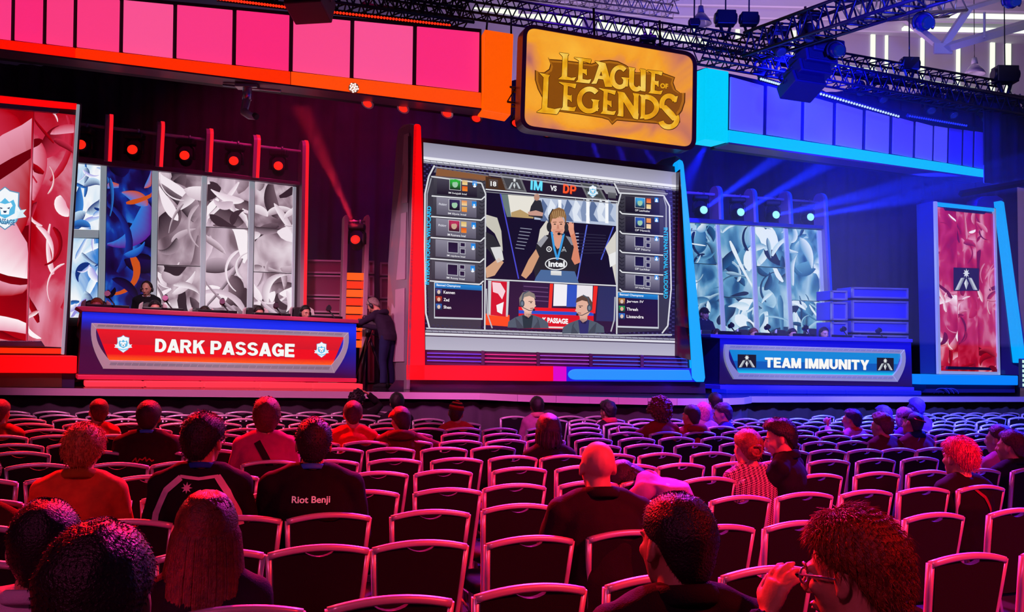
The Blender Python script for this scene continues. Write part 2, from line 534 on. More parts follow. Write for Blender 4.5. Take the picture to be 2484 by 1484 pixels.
for a, b in zip(edge, edge[1:]):
    n = Vector((b.y - a.y, a.x - b.x, 0)).normalized() * .04
    if n.y > 0: n = -n
    mb.prism([a + n, b + n, b, a], (0, 0, -.105))
lip = [Vector((p.x, p.y, ST + .004)) for p in edge]
o = mb.build('trim_2', lipm); local(o); tag(o, kind='structure')
# pleated skirt under the deck
skm = mat('stage_skirt_cloth', (.05, .045, .06), .9, bump=.2, bscale=200)
mb = MB(); top, bot = [], []
acc = 0
for a, b in zip(edge, edge[1:]):
    L_ = (b - a).length; n = max(2, int(L_ / .06))
    d = (b - a).normalized(); nn = Vector((-d.y, d.x, 0))
    for k in range(n):
        p = a + d * (L_ * k / n); acc += L_ / n
        off = .16 + .035 * math.sin(acc * 9) + .02 * math.sin(acc * 23)
        q = p + Vector((0, 1, 0)) * off
        top.append(Vector((q.x, q.y, ST - .10))); bot.append(Vector((q.x + .03 * math.sin(acc * 7), q.y + .05 * math.sin(acc * 5), .01)))
m_ = len(top)
mb.add(top + bot, [(i, i + 1, i + 1 + m_, i + m_) for i in range(m_ - 1)], True)
o = mb.build('stage_skirt', skm); local(o); tag(o, 'black pleated skirt hanging from the white stage edge', 'stage skirt')
md = o.modifiers.new('thick', 'SOLIDIFY'); md.thickness = .01


def drape(name, p0, p1, z0, z1, m, label, amp=.07, freq=10, step=.05):
    p0, p1 = Vector(p0), Vector(p1)
    mb = MB(); L_ = (p1 - p0).length; d = (p1 - p0).normalized(); nn = Vector((-d.y, d.x, 0)); n = int(L_ / step)
    rows = []
    for z, s in ((z0, 1.15), ((z0 + z1) / 2, 1), (z1, .8)):
        rows.append([p0 + d * (L_ * k / n) + nn * (s * amp * (math.sin(k * step * freq) + .5 * math.sin(k * step * freq * 2.3 + 1) + .3 * math.sin(k * step * 1.3))) + Vector((0, 0, z)) for k in range(n + 1)])
    vs = [v for r in rows for v in r]
    mb.add(vs, [(r * (n + 1) + i, r * (n + 1) + i + 1, (r + 1) * (n + 1) + i + 1, (r + 1) * (n + 1) + i) for r in range(2) for i in range(n)], True)
    o = mb.build(name, m); local(o); tag(o, label, 'curtain')
    md = o.modifiers.new('thick', 'SOLIDIFY'); md.thickness = .02
    return o


curt = mat('black_velour', (.055, .035, .06), .95, var=.3, vscale=2, bump=.1, bscale=150)
drape('stage_curtain', (-13, 21.6, 0), (12.6, 22.6, 0), ST, 8.6, curt, 'tall black velour curtain across the back of the stage')
a, b = U(2386, 300, 19.5), U(2560, 300, 20.5)
drape('masking_drape', (a.x, a.y, 0), (b.x, b.y, 0), U(2440, 455, 20).z, U(2440, 262, 20).z, curt, 'short black masking drape hanging under the truss at the far right', .04)
p, q = U(2330, 470, 19.2), U(2560, 430, 19.8)
mb = MB(); mb.tube([p, q], .07, 4, smooth=False)
o = mb.build('masking_bar', BLACK); local(o); tag(o, 'black bar along the bottom of the masking drape at right', 'bar')

# ================================================================== LEFT DESK
BL = Plane(atz(205, 939, ST), atz(880, 942, ST))
SILV = mat('sign_silver', (.75, .75, .77), .28, .7, emit='a0a4ac', es=.42)  # emission added to brighten the silver; the frame is no lamp


def shield(pic, cx, cy, w, h, l0, ribbon=True):
    """team crest: white shield, blue outline, big-cat head, ribbon"""
    def S(pts): return [(cx + x * w / 2, cy + y * h / 2) for x, y in pts]
    sh = [(0, -1), (.22, -.82), (.62, -.72), (.6, -.1), (.72, .1), (.5, .62), (0, 1), (-.5, .62), (-.72, .1), (-.6, -.1), (-.62, -.72), (-.22, -.82)]
    pic.poly(S([(x * 1.1, y * 1.06) for x, y in sh]), '5f8fb5', l0)
    pic.poly(S(sh), 'f2f6fa', l0 + 1)
    if ribbon:
        pic.poly(S([(-1, .05), (-.55, .12), (-.55, .5), (-1, .42), (-.85, .24)]), 'd8ecf6', l0 + 1)
        pic.poly(S([(1, .05), (.55, .12), (.55, .5), (1, .42), (.85, .24)]), 'd8ecf6', l0 + 1)
    pic.poly(S([(-.5, -.15), (-.4, -.42), (-.2, -.3), (0, -.5), (.2, -.3), (.4, -.42), (.5, -.15), (.45, .25), (0, .5), (-.45, .25)]), '58b8e4', l0 + 2)
    pic.poly(S([(-.36, -.12), (-.28, -.28), (0, -.2), (.28, -.28), (.36, -.12), (.22, .05), (.18, .3), (-.18, .3), (-.22, .05)]), 'f4f8fb', l0 + 3)
    pic.poly(S([(-.24, -.06), (-.08, 0), (-.2, .04)]), '1d3c66', l0 + 4); pic.poly(S([(.24, -.06), (.08, 0), (.2, .04)]), '1d3c66', l0 + 4)
    pic.poly(S([(-.09, .12), (.09, .12), (.05, .22), (-.05, .22)]), '1d3c66', l0 + 4)
    pic.poly(S([(-.55, .5), (0, .62), (.55, .5), (.5, .66), (0, .78), (-.5, .66)]), '8fd0ee', l0 + 2)


def wings(pic, cx, cy, w, h, l0, back='191420'):
    """team mark: star above a split chevron with a drop in the middle"""
    def S(pts): return [(cx + x * w / 2, cy + y * h / 2) for x, y in pts]
    if back: pic.poly(S([(-1, -1), (1, -.93), (1, 1), (-1, 1)]), back, l0)
    st = []
    for k in range(16):
        a = PI * k / 8 - PI / 2; r = (.42 if k % 2 == 0 else .2)
        st.append((r * .62 * math.cos(a), -.5 + r * math.sin(a)))
    pic.poly(S(st), 'dfe4e6', l0 + 1)
    for s in (-1, 1):
        pic.poly(S([(s * .12, -.14), (s * .42, -.1), (s * .88, .92), (s * .55, .9)]), 'c4cacf', l0 + 1)
        pic.poly(S([(s * .12, -.14), (s * .26, -.12), (s * .68, .9), (s * .55, .9)]), '8e959c', l0 + 2)
    pic.poly(S([(0, -.06), (.17, .34), (0, .9), (-.17, .34)]), 'e6eaec', l0 + 1)
    pic.poly(S([(0, -.06), (.17, .34), (0, .9)]), 'a8aeb4', l0 + 2)


def desk(name, label, pl, top, face, lside, signo, signi, base, steps, light, facec, red, textspec, marks):
    t = empty(name, pl.o, math.atan2(pl.r.y, pl.r.x)); tag(t, label, 'desk'); name = 'desk_' + light[2]
    dep = .8
    body = MB(); slab(pl, face, 0, dep, body); body.build('body', mat(name + '_body', facec[2], .4, var=.1), t)
    tb = MB(); slab(pl, top, .07, dep + .1, tb); tb.build('desktop', mat(name + '_top', light[1], .35), t, bevel=.012)
    # LED light down the desk front, painted as a glowing colour gradient
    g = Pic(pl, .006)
    (a, b, c, d) = face
    def mid(p, q, k): return (p[0] + (q[0] - p[0]) * k, p[1] + (q[1] - p[1]) * k)
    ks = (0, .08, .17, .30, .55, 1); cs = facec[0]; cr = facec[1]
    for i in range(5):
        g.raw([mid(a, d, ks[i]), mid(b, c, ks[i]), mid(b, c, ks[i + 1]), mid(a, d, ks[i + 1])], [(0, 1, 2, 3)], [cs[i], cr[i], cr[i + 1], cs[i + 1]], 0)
    g.build('front_light_paint', picture_mat('backlit_print'), t)
    # sign frame
    fr = MB()
    o, i = signo, signi
    slab(pl, [o[0], o[1], i[1], i[0]], .05, .05, fr)
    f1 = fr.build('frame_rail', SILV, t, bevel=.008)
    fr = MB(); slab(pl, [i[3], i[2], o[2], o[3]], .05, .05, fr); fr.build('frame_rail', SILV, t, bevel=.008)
    for s in (0, 1):
        A, B = (o[0], o[3]) if s == 0 else (o[1], o[2]); a2, b2 = (i[0], i[3]) if s == 0 else (i[1], i[2])
        sg = -1 if s == 0 else 1
        out, inn = [], []
        for k in range(9):
            u = k / 8; bow = math.sin(PI * u) * 7 * sg - 2 * sg * u
            out.append((A[0] + (B[0] - A[0]) * u ** 1.5 + bow, A[1] + (B[1] - A[1]) * u))
            inn.append((a2[0] + (b2[0] - a2[0]) * u ** 1.5 + bow * .8, a2[1] + (b2[1] - a2[1]) * u))
        fr = MB()
        for k in range(8): slab(pl, [out[k], inn[k], inn[k + 1], out[k + 1]], .06, .06, fr)
        fr.build('frame_bracket', SILV, t)
    # dashes in the rails are separate dark inlays
    ins = MB()
    for (p, q, r_, s_) in ((o[0], o[1], i[0], i[1]), (i[3], i[2], o[3], o[2])):
        for k in range(30):
            u = (k + .6) / 31; v = .42
            x0, y0 = mid(mid(p, q, u), mid(r_, s_, u), v); x1, y1 = mid(mid(p, q, u + .030), mid(r_, s_, u + .030), v)
            h = (r_[1] - p[1]) * .16
            slab(pl, [(x0, y0 - h), (x1, y1 - h), (x1 - 3, y1 + h), (x0 - 3, y0 + h)], .053, .004, ins)
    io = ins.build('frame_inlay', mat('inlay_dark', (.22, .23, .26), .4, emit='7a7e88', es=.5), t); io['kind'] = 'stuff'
    # face of the sign
    p = Pic(pl, .022)
    c0, c1, c2, c3 = red
    m0, m1 = mid(i[0], i[3], .48), mid(i[1], i[2], .48)
    bow = 5
    p.raw([i[0], i[1], m1, m0], [(0, 1, 2, 3)], [c0, c0, c1, c1], 0)
    m0b, m1b = mid(i[0], i[3], .8), mid(i[1], i[2], .8)
    p.raw([m0, m1, m1b, m0b], [(0, 1, 2, 3)], [c2, c2, c2, c2], 0)
    p.raw([m0b, m1b, i[2], i[3]], [(0, 1, 2, 3)], [c2, c2, c3, c3], 0)
    tx = textspec
    p.block(tx[0], (tx[1][0] - 1.2, tx[1][1] + 1.6), (tx[2][0] - 1.2, tx[2][1] + 1.6), (tx[3][0] - 1.2, tx[3][1] + 1.6), tx[4], 1)
    [p.block(tx[0], *[(q[0] + dx, q[1] + dy) for q in tx[1:4]], 'f4f4f2', 2) for dx, dy in ((-.7, 0), (.7, 0), (0, .5), (0, -.5))]
    for f in marks: f(p)
    p.build('sign_face', picture_mat('backlit_print'), t)
    bs = MB(); slab(pl, base, .1, dep, bs); bs.build('plinth', mat(name + '_plinth', light[1], .35, emit=light[2], es=.55), t, bevel=.01)
    for st in steps:
        s = MB(); slab(pl, st, .2, .5, s); s.build('step_light', light[0], t, bevel=.012)
    return t


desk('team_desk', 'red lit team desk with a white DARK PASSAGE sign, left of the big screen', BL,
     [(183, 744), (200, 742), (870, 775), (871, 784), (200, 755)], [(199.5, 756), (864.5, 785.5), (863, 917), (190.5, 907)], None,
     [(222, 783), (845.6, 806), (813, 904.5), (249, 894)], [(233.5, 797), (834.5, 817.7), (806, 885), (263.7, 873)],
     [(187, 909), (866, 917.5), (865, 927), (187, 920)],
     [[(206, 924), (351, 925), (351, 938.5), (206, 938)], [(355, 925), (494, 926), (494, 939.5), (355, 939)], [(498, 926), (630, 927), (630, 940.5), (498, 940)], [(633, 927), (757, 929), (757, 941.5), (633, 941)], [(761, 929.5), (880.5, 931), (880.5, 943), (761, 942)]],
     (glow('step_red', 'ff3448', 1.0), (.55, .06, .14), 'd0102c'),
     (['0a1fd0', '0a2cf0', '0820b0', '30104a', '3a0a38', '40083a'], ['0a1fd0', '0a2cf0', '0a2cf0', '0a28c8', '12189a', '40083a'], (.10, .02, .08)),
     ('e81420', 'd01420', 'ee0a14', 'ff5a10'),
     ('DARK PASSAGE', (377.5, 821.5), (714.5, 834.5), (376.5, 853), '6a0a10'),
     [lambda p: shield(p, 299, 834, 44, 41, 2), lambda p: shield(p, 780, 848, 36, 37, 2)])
BR = Plane(atz(1763, 954.5, ST), atz(2235.5, 958, ST))
desk('team_desk', 'blue lit team desk with a white TEAM IMMUNITY sign, right of the big screen', BR,
     [(1724, 809.5), (1746.4, 811), (2214.5, 822), (2214.5, 830.5), (1746.4, 820.5), (1724, 818)], [(1746.4, 821), (2210, 831), (2213, 937), (1745, 931)], None,
     [(1760.4, 835), (2194.7, 847.6), (2179.5, 926), (1780, 919.5)], [(1769, 848), (2186.5, 857.8), (2169, 910), (1790.7, 904)],
     [(1747.5, 933.5), (2218, 939), (2218, 947), (1747.5, 944)],
     [[(1762.7, 944), (1860.8, 945), (1860.8, 954.3), (1762.7, 954)], [(1863, 945), (1957.7, 945.4), (1957.7, 955), (1863, 954.5)], [(1959.3, 945.5), (2052, 946), (2052, 956), (1959.3, 955)], [(2054.6, 946), (2142, 947), (2142, 957), (2054.6, 956)], [(2144.5, 947), (2235.5, 948), (2235.5, 958), (2144.5, 957)]],
     (glow('step_blue', '0a18f0', .9), (.08, .06, .62), '0a0ad0'),
     (['0a0ad0', '0a0ae0', '0808c8', '1a0a90', '1c0a60', '200a50'], ['0a0ad0', '0a0ae0', '0808d8', '0a0ab8', '140a90', '200a60'], (.02, .02, .3)),
     ('0f86d6', '0f80d8', '0a58b8', '10c8f4'),
     ('TEAM IMMUNITY', (1856, 867), (2107, 873.5), (1856, 890.5), '073a78'),
     [lambda p: wings(p, 1811.8, 875.5, 45, 33, 2), lambda p: wings(p, 2147.5, 883, 41, 32, 2)])
bl_side = MB()

# ================================================================== LEFT BANNER WALL
BLW = BL.back(2.5)
BRW = BR.back(2.5)
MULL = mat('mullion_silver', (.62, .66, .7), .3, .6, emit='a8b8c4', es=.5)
FIN = mat('fin_grey', (.5, .42, .46), .45)
WALLD = mat('set_wall_black', (.03, .025, .035), .6)


def art_sheet(pl, quad, m, parent, off=.0, th=.02):
    mb = MB(); slab(pl, quad, off, th, mb); return mb.build('banner', m, parent)


def swirl(parent, pl, quad, pal, seed, n=16, off=.003):
    """bold abstract brush shapes over a print"""
    r = random.Random(seed); p = Pic(pl, off, .0009)
    (x0, y0), (x1, y1), (x2, y2), (x3, y3) = quad

    def at(u, v):
        u = min(.99, max(.01, u)); v = min(.995, max(.005, v))
        return ((x0 * (1 - u) + x1 * u) * (1 - v) + (x3 * (1 - u) + x2 * u) * v, (y0 * (1 - u) + y1 * u) * (1 - v) + (y3 * (1 - u) + y2 * u) * v)
    asp = math.hypot(x1 - x0, y1 - y0) / max(1, math.hypot(x3 - x0, y3 - y0))
    cols = [c for _, c in pal]
    for k in range(n):
        cx, cy = r.uniform(.05, .95), r.uniform(.03, .97); a = r.uniform(0, 2 * PI); L_ = r.uniform(.8, 1.7) * (1.15 - k / n * .7); bend = r.uniform(-2.4, 2.4); w = r.uniform(.18, .55) * (1.15 - k / n * .8)
        A, B = [], []
        x, y = cx, cy; band = r.random() < .45
        if band: L_ *= 1.5; w *= .5
        for i in range(13):
            t = i / 12; wd = w * ((1 - .75 * t) * min(1, .35 + t * 5) if band else math.sin(PI * (.04 + .92 * t ** .7)) ** 1.1) * .5
            A.append(at(x - math.sin(a) * wd, y + math.cos(a) * wd * asp)); B.append(at(x + math.sin(a) * wd, y - math.cos(a) * wd * asp))
            x += math.cos(a) * L_ / 12; y += math.sin(a) * L_ / 12 * asp; a += bend / 12
        i1 = r.randrange(len(cols)); i2 = max(0, min(len(cols) - 1, i1 + r.choice((-2, -1, 1, 2))))
        m_ = len(A); p.raw(A + B, [(i, i + 1, i + 1 + m_, i + m_) for i in range(m_ - 1)], [cols[i1]] * m_ + [cols[i2]] * m_, k)
    return p.build('print_pattern', picture_mat('backlit_print'), parent)


MAUVE = [(.18, '2c1e28'), (.36, '6c5662'), (.48, 'a48c9a'), (.6, 'd0bcc8'), (.8, 'f2e6ee')]
MAUVE2 = [(.15, '3a2832'), (.38, '7c6470'), (.5, 'c0a8b8'), (.68, 'e2ccda'), (.86, 'f8eef4')]
BLUEW = [(.2, '10307c'), (.36, '3c86d8'), (.45, 'c4e0f6'), (.56, 'fafcff'), (.75, '9890e0')]
INDIGO = [(.2, '0a0418'), (.42, '180a4a'), (.54, '14309a'), (.64, '2a7ad8'), (.74, '5a1a90'), (.86, 'c8501a')]
CYANW = [(.16, '062038'), (.36, '1a5c88'), (.5, '62a4c8'), (.66, 'b8dcec'), (.82, 'eefaff')]
CRIM = [(.2, '6a0008'), (.42, 'b0000e'), (.56, 'c82a48'), (.68, 'e89ab2'), (.82, 'fff2f6')]
wl = empty('banner_wall', BLW.o, math.atan2(BLW.r.y, BLW.r.x)); tag(wl, 'tall banner wall with five printed panels behind the red desk', 'banner wall')
mb = MB(); slab(BLW, [(172, 385), (735, 448), (733, 790), (165, 790)], -.06, .12, mb); mb.build('backing', WALLD, wl)
arts = [([(177, 393), (244, 399), (240, 558), (175, 556)], BLUEW, 1.0, 1), ([(175, 577), (239, 579), (236, 770), (170, 770)], BLUEW, .8, 5),
        ([(260, 400), (369, 411), (366, 760), (255, 760)], INDIGO, 1.5, 9), ([(385, 413), (489, 425), (486, 645), (382, 641)], MAUVE, 1.2, 3), ([(382, 643), (486, 647), (484, 765), (379, 765)], MAUVE, 1.6, 14),
        ([(503, 427), (605, 439), (602, 554), (500, 549)], MAUVE2, 1.4, 6), ([(500, 551), (602, 556), (599, 772), (497, 772)], MAUVE2, 1.1, 17),
        ([(619, 441), (711, 452), (709, 662), (616, 658)], MAUVE, 1.5, 8), ([(616, 660), (709, 664), (707, 775), (614, 775)], MAUVE2, 1.3, 21)]
for q, pal, sc, sd in arts: swirl(art_sheet(BLW, q, art_mat('print_%d' % sd, pal, sc, 2.0, sd, .95), wl), BLW, q, pal, sd)
for q in ([(244, 399), (259, 400), (253, 770), (238, 770)], [(370, 411), (384, 413), (378, 770), (365, 770)], [(490, 425), (502, 427), (496, 770), (485, 770)], [(606, 439), (618, 441), (612, 770), (600, 770)], [(712, 452), (719, 453), (714, 770), (707, 770)]):
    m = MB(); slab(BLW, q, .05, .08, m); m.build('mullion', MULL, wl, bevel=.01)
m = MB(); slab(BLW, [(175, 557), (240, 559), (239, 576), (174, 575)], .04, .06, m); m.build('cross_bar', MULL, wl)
m = MB(); slab(BLW, [(188, 378), (729, 441), (729, 449), (188, 394)], .12, .2, m); m.build('header_beam', mat('header_plum', (.16, .08, .15), .4), wl, bevel=.01)
red_edge = glow('fin_red_edge', 'ff1a28', 1.0)
blue_edge = mat('fin_blue_edge', (.05, .12, .5), .35, emit='0a34c8', es=.8)


def fins(pl, spec, edge_m, parent, thick):
    for (x0, x1, yt, yb, slant, wd) in spec:
        f = MB()
        a, b = pl.at(x0, yb, .16), pl.at(x0 + slant, yt + 10, .16)
        prof = []
        D_ = wd
        for k in range(13):                           # rounded head, in the fin's own plane
            an = PI * k / 12
            prof.append(b - pl.n * (D_ / 2 - D_ / 2 * math.cos(an)) + Vector((0, 0, (D_ / 2) * math.sin(an))))
        prof += [a - pl.n * D_, a]
        f.prism(prof, pl.r * thick); f.build('fin', FIN, parent)
        e = MB(); w = thick * .45
        s0 = pl.r * (thick * .52)
        e.prism([p + s0 + (p - (b - pl.n * D_ / 2)).normalized() * .012 for p in prof[:7]][::-1] + [a + s0 + pl.n * .012, a + s0 - pl.n * .002] + [p + s0 for p in prof[:7]], pl.r * w)
        e.build('fin_light', edge_m, parent)


fins(BLW, [(252, 0, 285, 390, 4, .34), (377, 0, 302, 403, 5, .34), (497, 0, 319, 416, 4, .34), (612, 0, 334, 430, 4, .34), (727, 0, 347, 778, 7, .34)], red_edge, wl, .13)
m = MB(); m.tube([BLW.at(185, 300, 0), BLW.at(740, 369, 0)], .03, 8); m.build('lamp_rail', WHITEP, wl)

wr = empty('banner_wall', BRW.o, math.atan2(BRW.r.y, BRW.r.x)); tag(wr, 'tall banner wall with four cyan printed panels behind the blue desk', 'banner wall')
mb = MB(); slab(BRW, [(1672, 530), (2003, 550), (2018, 830), (1690, 830)], -.06, .12, mb); mb.build('backing', WALLD, wr)
for q, sc, sd in (([(1674, 540), (1737, 543), (1743, 641), (1680, 637)], 1.2, 31), ([(1680, 639), (1743, 643), (1750, 815), (1690, 815)], 1.5, 32), ([(1747, 544), (1821, 549), (1828, 723), (1755, 719)], 1.3, 33), ([(1755, 721), (1828, 725), (1832, 815), (1761, 815)], 1.7, 34),
                  ([(1831, 549), (1902, 553), (1907, 649), (1836, 645)], 1.3, 35), ([(1836, 647), (1907, 651), (1916, 815), (1843, 815)], 1.2, 36), ([(1913, 554), (1984, 558), (1991, 730), (1919, 727)], 1.4, 37), ([(1919, 728), (1991, 732), (1997, 820), (1926, 820)], 1.3, 38)):
    swirl(art_sheet(BRW, q, art_mat('print_%d' % sd, CYANW, sc, 2.0, sd, .95), wr), BRW, q, CYANW, sd)
for q in ([(1737, 543), (1746, 544), (1762, 815), (1751, 815)], [(1821, 548), (1831, 549), (1843, 815), (1832, 815)], [(1902, 553), (1912, 554), (1926, 815), (1916, 815)], [(1984, 558), (1993, 559), (2004, 815), (1997, 815)]):
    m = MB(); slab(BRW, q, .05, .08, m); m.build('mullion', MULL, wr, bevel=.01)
m = MB(); slab(BRW, [(1672, 528), (2003, 547), (2003, 555), (1672, 539)], .12, .2, m); m.build('header_beam', mat('header_navy', (.05, .07, .25), .4), wr, bevel=.01)
fins(BRW, [(1744, 0, 458, 532, -2, .36), (1829, 0, 464, 539, -3, .36), (1914, 0, 470, 543, -3, .36), (2014, 0, 475, 815, -17, .36)], blue_edge, wr, .12)
m = MB(); m.tube([BRW.at(1665, 467, 0), BRW.at(1996, 491, 0)], .03, 8); m.build('lamp_rail', WHITEP, wr)

# ================================================================== OUTER PANELS
LP = Plane(atz(0, 939, ST), atz(182, 939.5, ST))
t = empty('banner_tower', LP.o, 0); tag(t, 'large red printed banner tower on a lit red base at the far left', 'banner tower')
m = MB(); slab(LP, [(-330, 195), (199, 250), (161, 862), (-330, 858)], 0, .35, m); m.build('casing', mat('tower_casing', (.05, .04, .05), .4), t, bevel=.02)
for q, sc, sd in (([(-330, 228), (82, 268), (66, 830), (-330, 826)], .8, 41), ([(83, 268), (183, 279), (149, 842), (67, 838)], .7, 42)):
    swirl(art_sheet(LP, q, art_mat('print_%d' % sd, CRIM, sc, 1.8, sd, .95), t, .02, .018), LP, q, CRIM, sd, 22, .0225)
m = MB(); slab(LP, [(-330, 198), (186, 251), (185, 264), (-330, 224)], .05, .05, m); m.build('light_strip', RED_G, t)
m = MB(); slab(LP, [(-330, 838), (150, 845), (148, 858), (-330, 853)], .05, .05, m); m.build('light_strip', glow('orange_red_face', 'ff2a00', 1.0), t)
m = MB(); slab(LP, [(186, 252), (194, 253), (156, 860), (148, 859)], .06, .06, m); m.build('side_trim', MULL, t, bevel=.01)
for q in ([(-330, 218), (137, 262), (147, 263), (140, 275), (-330, 233)], [(-330, 826), (100, 826), (110, 841), (-330, 838)]):
    m = MB(); slab(LP, q, .07, .06, m); m.build('clip_bar', mat('clip_grey', (.3, .33, .37), .3, .8), t, bevel=.01)
pc = Pic(LP, .048, .002); shield(pc, 12, 505, 104, 100, 0); pc.text('PASSAGE', (-8, 528), (36, 533), (-8, 542), '3a6f9c', 6, .03)
pc.build('crest', picture_mat('backlit_print'), t)
m = MB(); slab(LP, [(-330, 858), (187, 863), (186, 905), (-330, 902)], .15, .9, m); m.build('light_base', RED_G, t, bevel=.01)
m = MB(); slab(LP, [(-330, 902), (150, 905), (150, 939), (-330, 938)], .05, .7, m); m.build('plinth', mat('plinth_bronze', (.16, .13, .05), .35, .6), t)
m = MB(); slab(LP, [(150, 905), (182, 906), (180, 940), (150, 939)], .02, .6, m); m.build('plinth_end', mat('plinth_end_navy', (.03, .03, .1), .4), t)

RP = Plane(U(2238, 940, 18.9), U(2480, 950, 20.0))
t = empty('banner_tower', Vector((RP.o.x, RP.o.y, ST)), 0); tag(t, 'tall slim red printed banner tower with azure edges at the far right', 'banner tower')
m = MB(); slab(RP, [(2267, 487), (2417, 504), (2428, 910), (2277, 908)], 0, .5, m); m.build('casing', mat('tower_teal', (.03, .08, .16), .4), t, bevel=.02)
m = MB(); m.prism([RP.at(2267, 487), RP.at(2277, 908), RP.at(2244, 912, -.55), RP.at(2236, 484, -.55)], -RP.n * .02); m.build('side_cheek', mat('tower_teal', None), t)
for q, sc, sd in (([(2274, 502), (2319, 507), (2325, 905), (2281, 903)], 1.5, 51), ([(2320, 507), (2366, 513), (2374, 905), (2326, 905)], 1.7, 52), ([(2367, 513), (2412, 519), (2422, 906), (2375, 905)], 1.3, 53)):
    swirl(art_sheet(RP, q, art_mat('print_%d' % sd, CRIM, sc, 1.8, sd, .95), t, .02, .018), RP, q, CRIM, sd, 22, .0225)
m = MB(); slab(RP, [(2272, 490), (2413, 505), (2413, 513), (2272, 499)], .05, .05, m); m.build('light_strip', CYAN_G, t)
for q in ([(2269, 488), (2274, 489), (2283, 907), (2277, 907)], [(2412, 505), (2416, 506), (2427, 909), (2422, 909)], [(2278, 899), (2425, 902), (2426, 909), (2278, 907)]):
    m = MB(); slab(RP, q, .06, .06, m); m.build('side_trim', MULL, t)
for q in ([(2293, 503), (2394, 514), (2388, 519), (2297, 510)], [(2300, 888), (2401, 891), (2406, 898), (2298, 896)]):
    m = MB(); slab(RP, q, .07, .05, m); m.build('clip_bar', mat('clip_dark', (.05, .05, .06), .3, .5), t)
pc = Pic(RP, .048, .002); wings(pc, 2344, 677, 62, 57, 0); pc.build('crest', picture_mat('backlit_print'), t)
m = MB(); m.prism([RP.at(2430, 505, -.02), RP.at(2420, 520, -.3), RP.at(2428, 908, -.3), RP.at(2484, 910, -.02)], -RP.n * .15)
m.build('mirror_wing', mat('gloss_purple', (.08, .04, .12), .08, .3, spec=.8), t)
for q in ([(2429, 486), (2436, 490), (2490, 880), (2476, 880)],):
    m = MB(); slab(RP, q, .1, .2, m); m.build('blade_light', CYAN_G, t, bevel=.01)
m = MB(); m.prism([RP.at(x, y, -.52) for x, y in ((2368, 500), (2372, 484), (2384, 476), (2420, 474), (2434, 482), (2496, 884), (2472, 884))], -RP.n * .3); m.build('blade', mat('blade_blue', (.05, .12, .45), .35), t, bevel=.02)
m = MB(); slab(RP, [(2233, 908), (2470, 911), (2470, 934), (2233, 932)], .25, .8, m); m.build('light_base', glow('azure_base', '0082ff', 1.0), t, bevel=.015)
m = MB(); slab(RP, [(2246, 932), (2462, 934), (2462, 952), (2246, 952)], .1, .6, m); m.build('plinth', mat('plinth_navy', (.03, .03, .2), .4), t)

# ================================================================== SIGN ABOVE THE SCREEN
SG = Plane(U(1265, 290, 14.9), U(1688, 350, 15.9))
sg = empty('hanging_sign', SG.at(1475, 340), math.atan2(SG.r.y, SG.r.x)); tag(sg, 'glowing orange sign with golden game lettering hanging above the screen', 'sign')


def rounded(q, r, n=7):
    out = []
    for i in range(4):
        p0, p1, p2 = [Vector((*q[(i + k - 1) % 4], 0)) for k in range(3)]
        a = p1 + (p0 - p1).normalized() * r; b = p1 + (p2 - p1).normalized() * r
        for k in range(n + 1):
            u = k / n; out.append(tuple((a * (1 - u) ** 2 + p1 * 2 * u * (1 - u) + b * u * u)[:2]))
    return out


Z8 = lambda pts: [(1240 + x / 4.364, 40 + y / 4.364) for x, y in pts]
outer = rounded(Z8([(128, 66), (1970, 385), (1958, 1432), (92, 1182)]), 32)
inner = rounded(Z8([(170, 112), (1928, 420), (1915, 1385), (140, 1150)]), 24)
m = MB(); slab(SG, outer, 0, .32, m); m.build('casing', mat('sign_casing', (.14, .06, .13), .35), sg, bevel=.03)
m = MB(); n_ = len(outer)
for k in range(n_): slab(SG, [outer[k], outer[(k + 1) % n_], inner[(k + 1) % n_], inner[k]], .03, .03, m)
m.build('rim', mat('sign_rim', (.20, .09, .18), .3, .3), sg)
em = bpy.data.materials.new('sign_fabric'); em.use_nodes = True
nt = em.node_tree; b = nt.nodes['Principled BSDF']; L = nt.links.new
tc = nt.nodes.new('ShaderNodeTexCoord'); nz = nt.nodes.new('ShaderNodeTexNoise'); nz.inputs['Scale'].default_value = .9; nz.inputs['Detail'].default_value = 3; nz.inputs['Distortion'].default_value = .6
rp = nt.nodes.new('ShaderNodeValToRGB')
for i, (p_, c_) in enumerate(((.28, '9a5a6a'), (.40, 'd88058'), (.52, 'f8a028'), (.72, 'ffb838'))):
    e = rp.color_ramp.elements[i] if i < 2 else rp.color_ramp.elements.new(p_); e.position = p_; e.color = (*lin(c_), 1)
L(tc.outputs['Object'], nz.inputs['Vector']); L(nz.outputs['Fac'], rp.inputs['Fac']); L(rp.outputs['Color'], b.inputs['Emission Color'])
b.inputs['Emission Strength'].default_value = .95; b.inputs['Base Color'].default_value = (.1, .06, .05, 1); b.inputs['Roughness'].default_value = .5
m = MB(); slab(SG, inner, .012, .01, m); m.build('face', em, sg)
plate = [(388, 430), (405, 450), (520, 458), (850, 498), (950, 466), (1040, 458), (1130, 472), (1215, 512), (1320, 590), (1600, 592), (1735, 642), (1718, 700), (1745, 775), (1800, 815), (1845, 808), (1842, 905), (1812, 1000), (1782, 1040), (1790, 1120), (1700, 1192), (1600, 1165), (1550, 1138), (1300, 1118), (1120, 1102), (1070, 1148), (1030, 1096), (960, 1075), (700, 1035), (505, 1008), (332, 1010), (332, 868), (280, 770), (250, 670), (250, 565), (300, 590), (350, 590), (400, 555), (415, 500)]
pc = Pic(SG, .016, .004)
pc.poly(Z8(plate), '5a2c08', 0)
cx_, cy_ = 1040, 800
pc.poly(Z8([(cx_ + (x - cx_) * .985, cy_ + (y - cy_) * .965) for x, y in plate]), 'b06a14', 1)
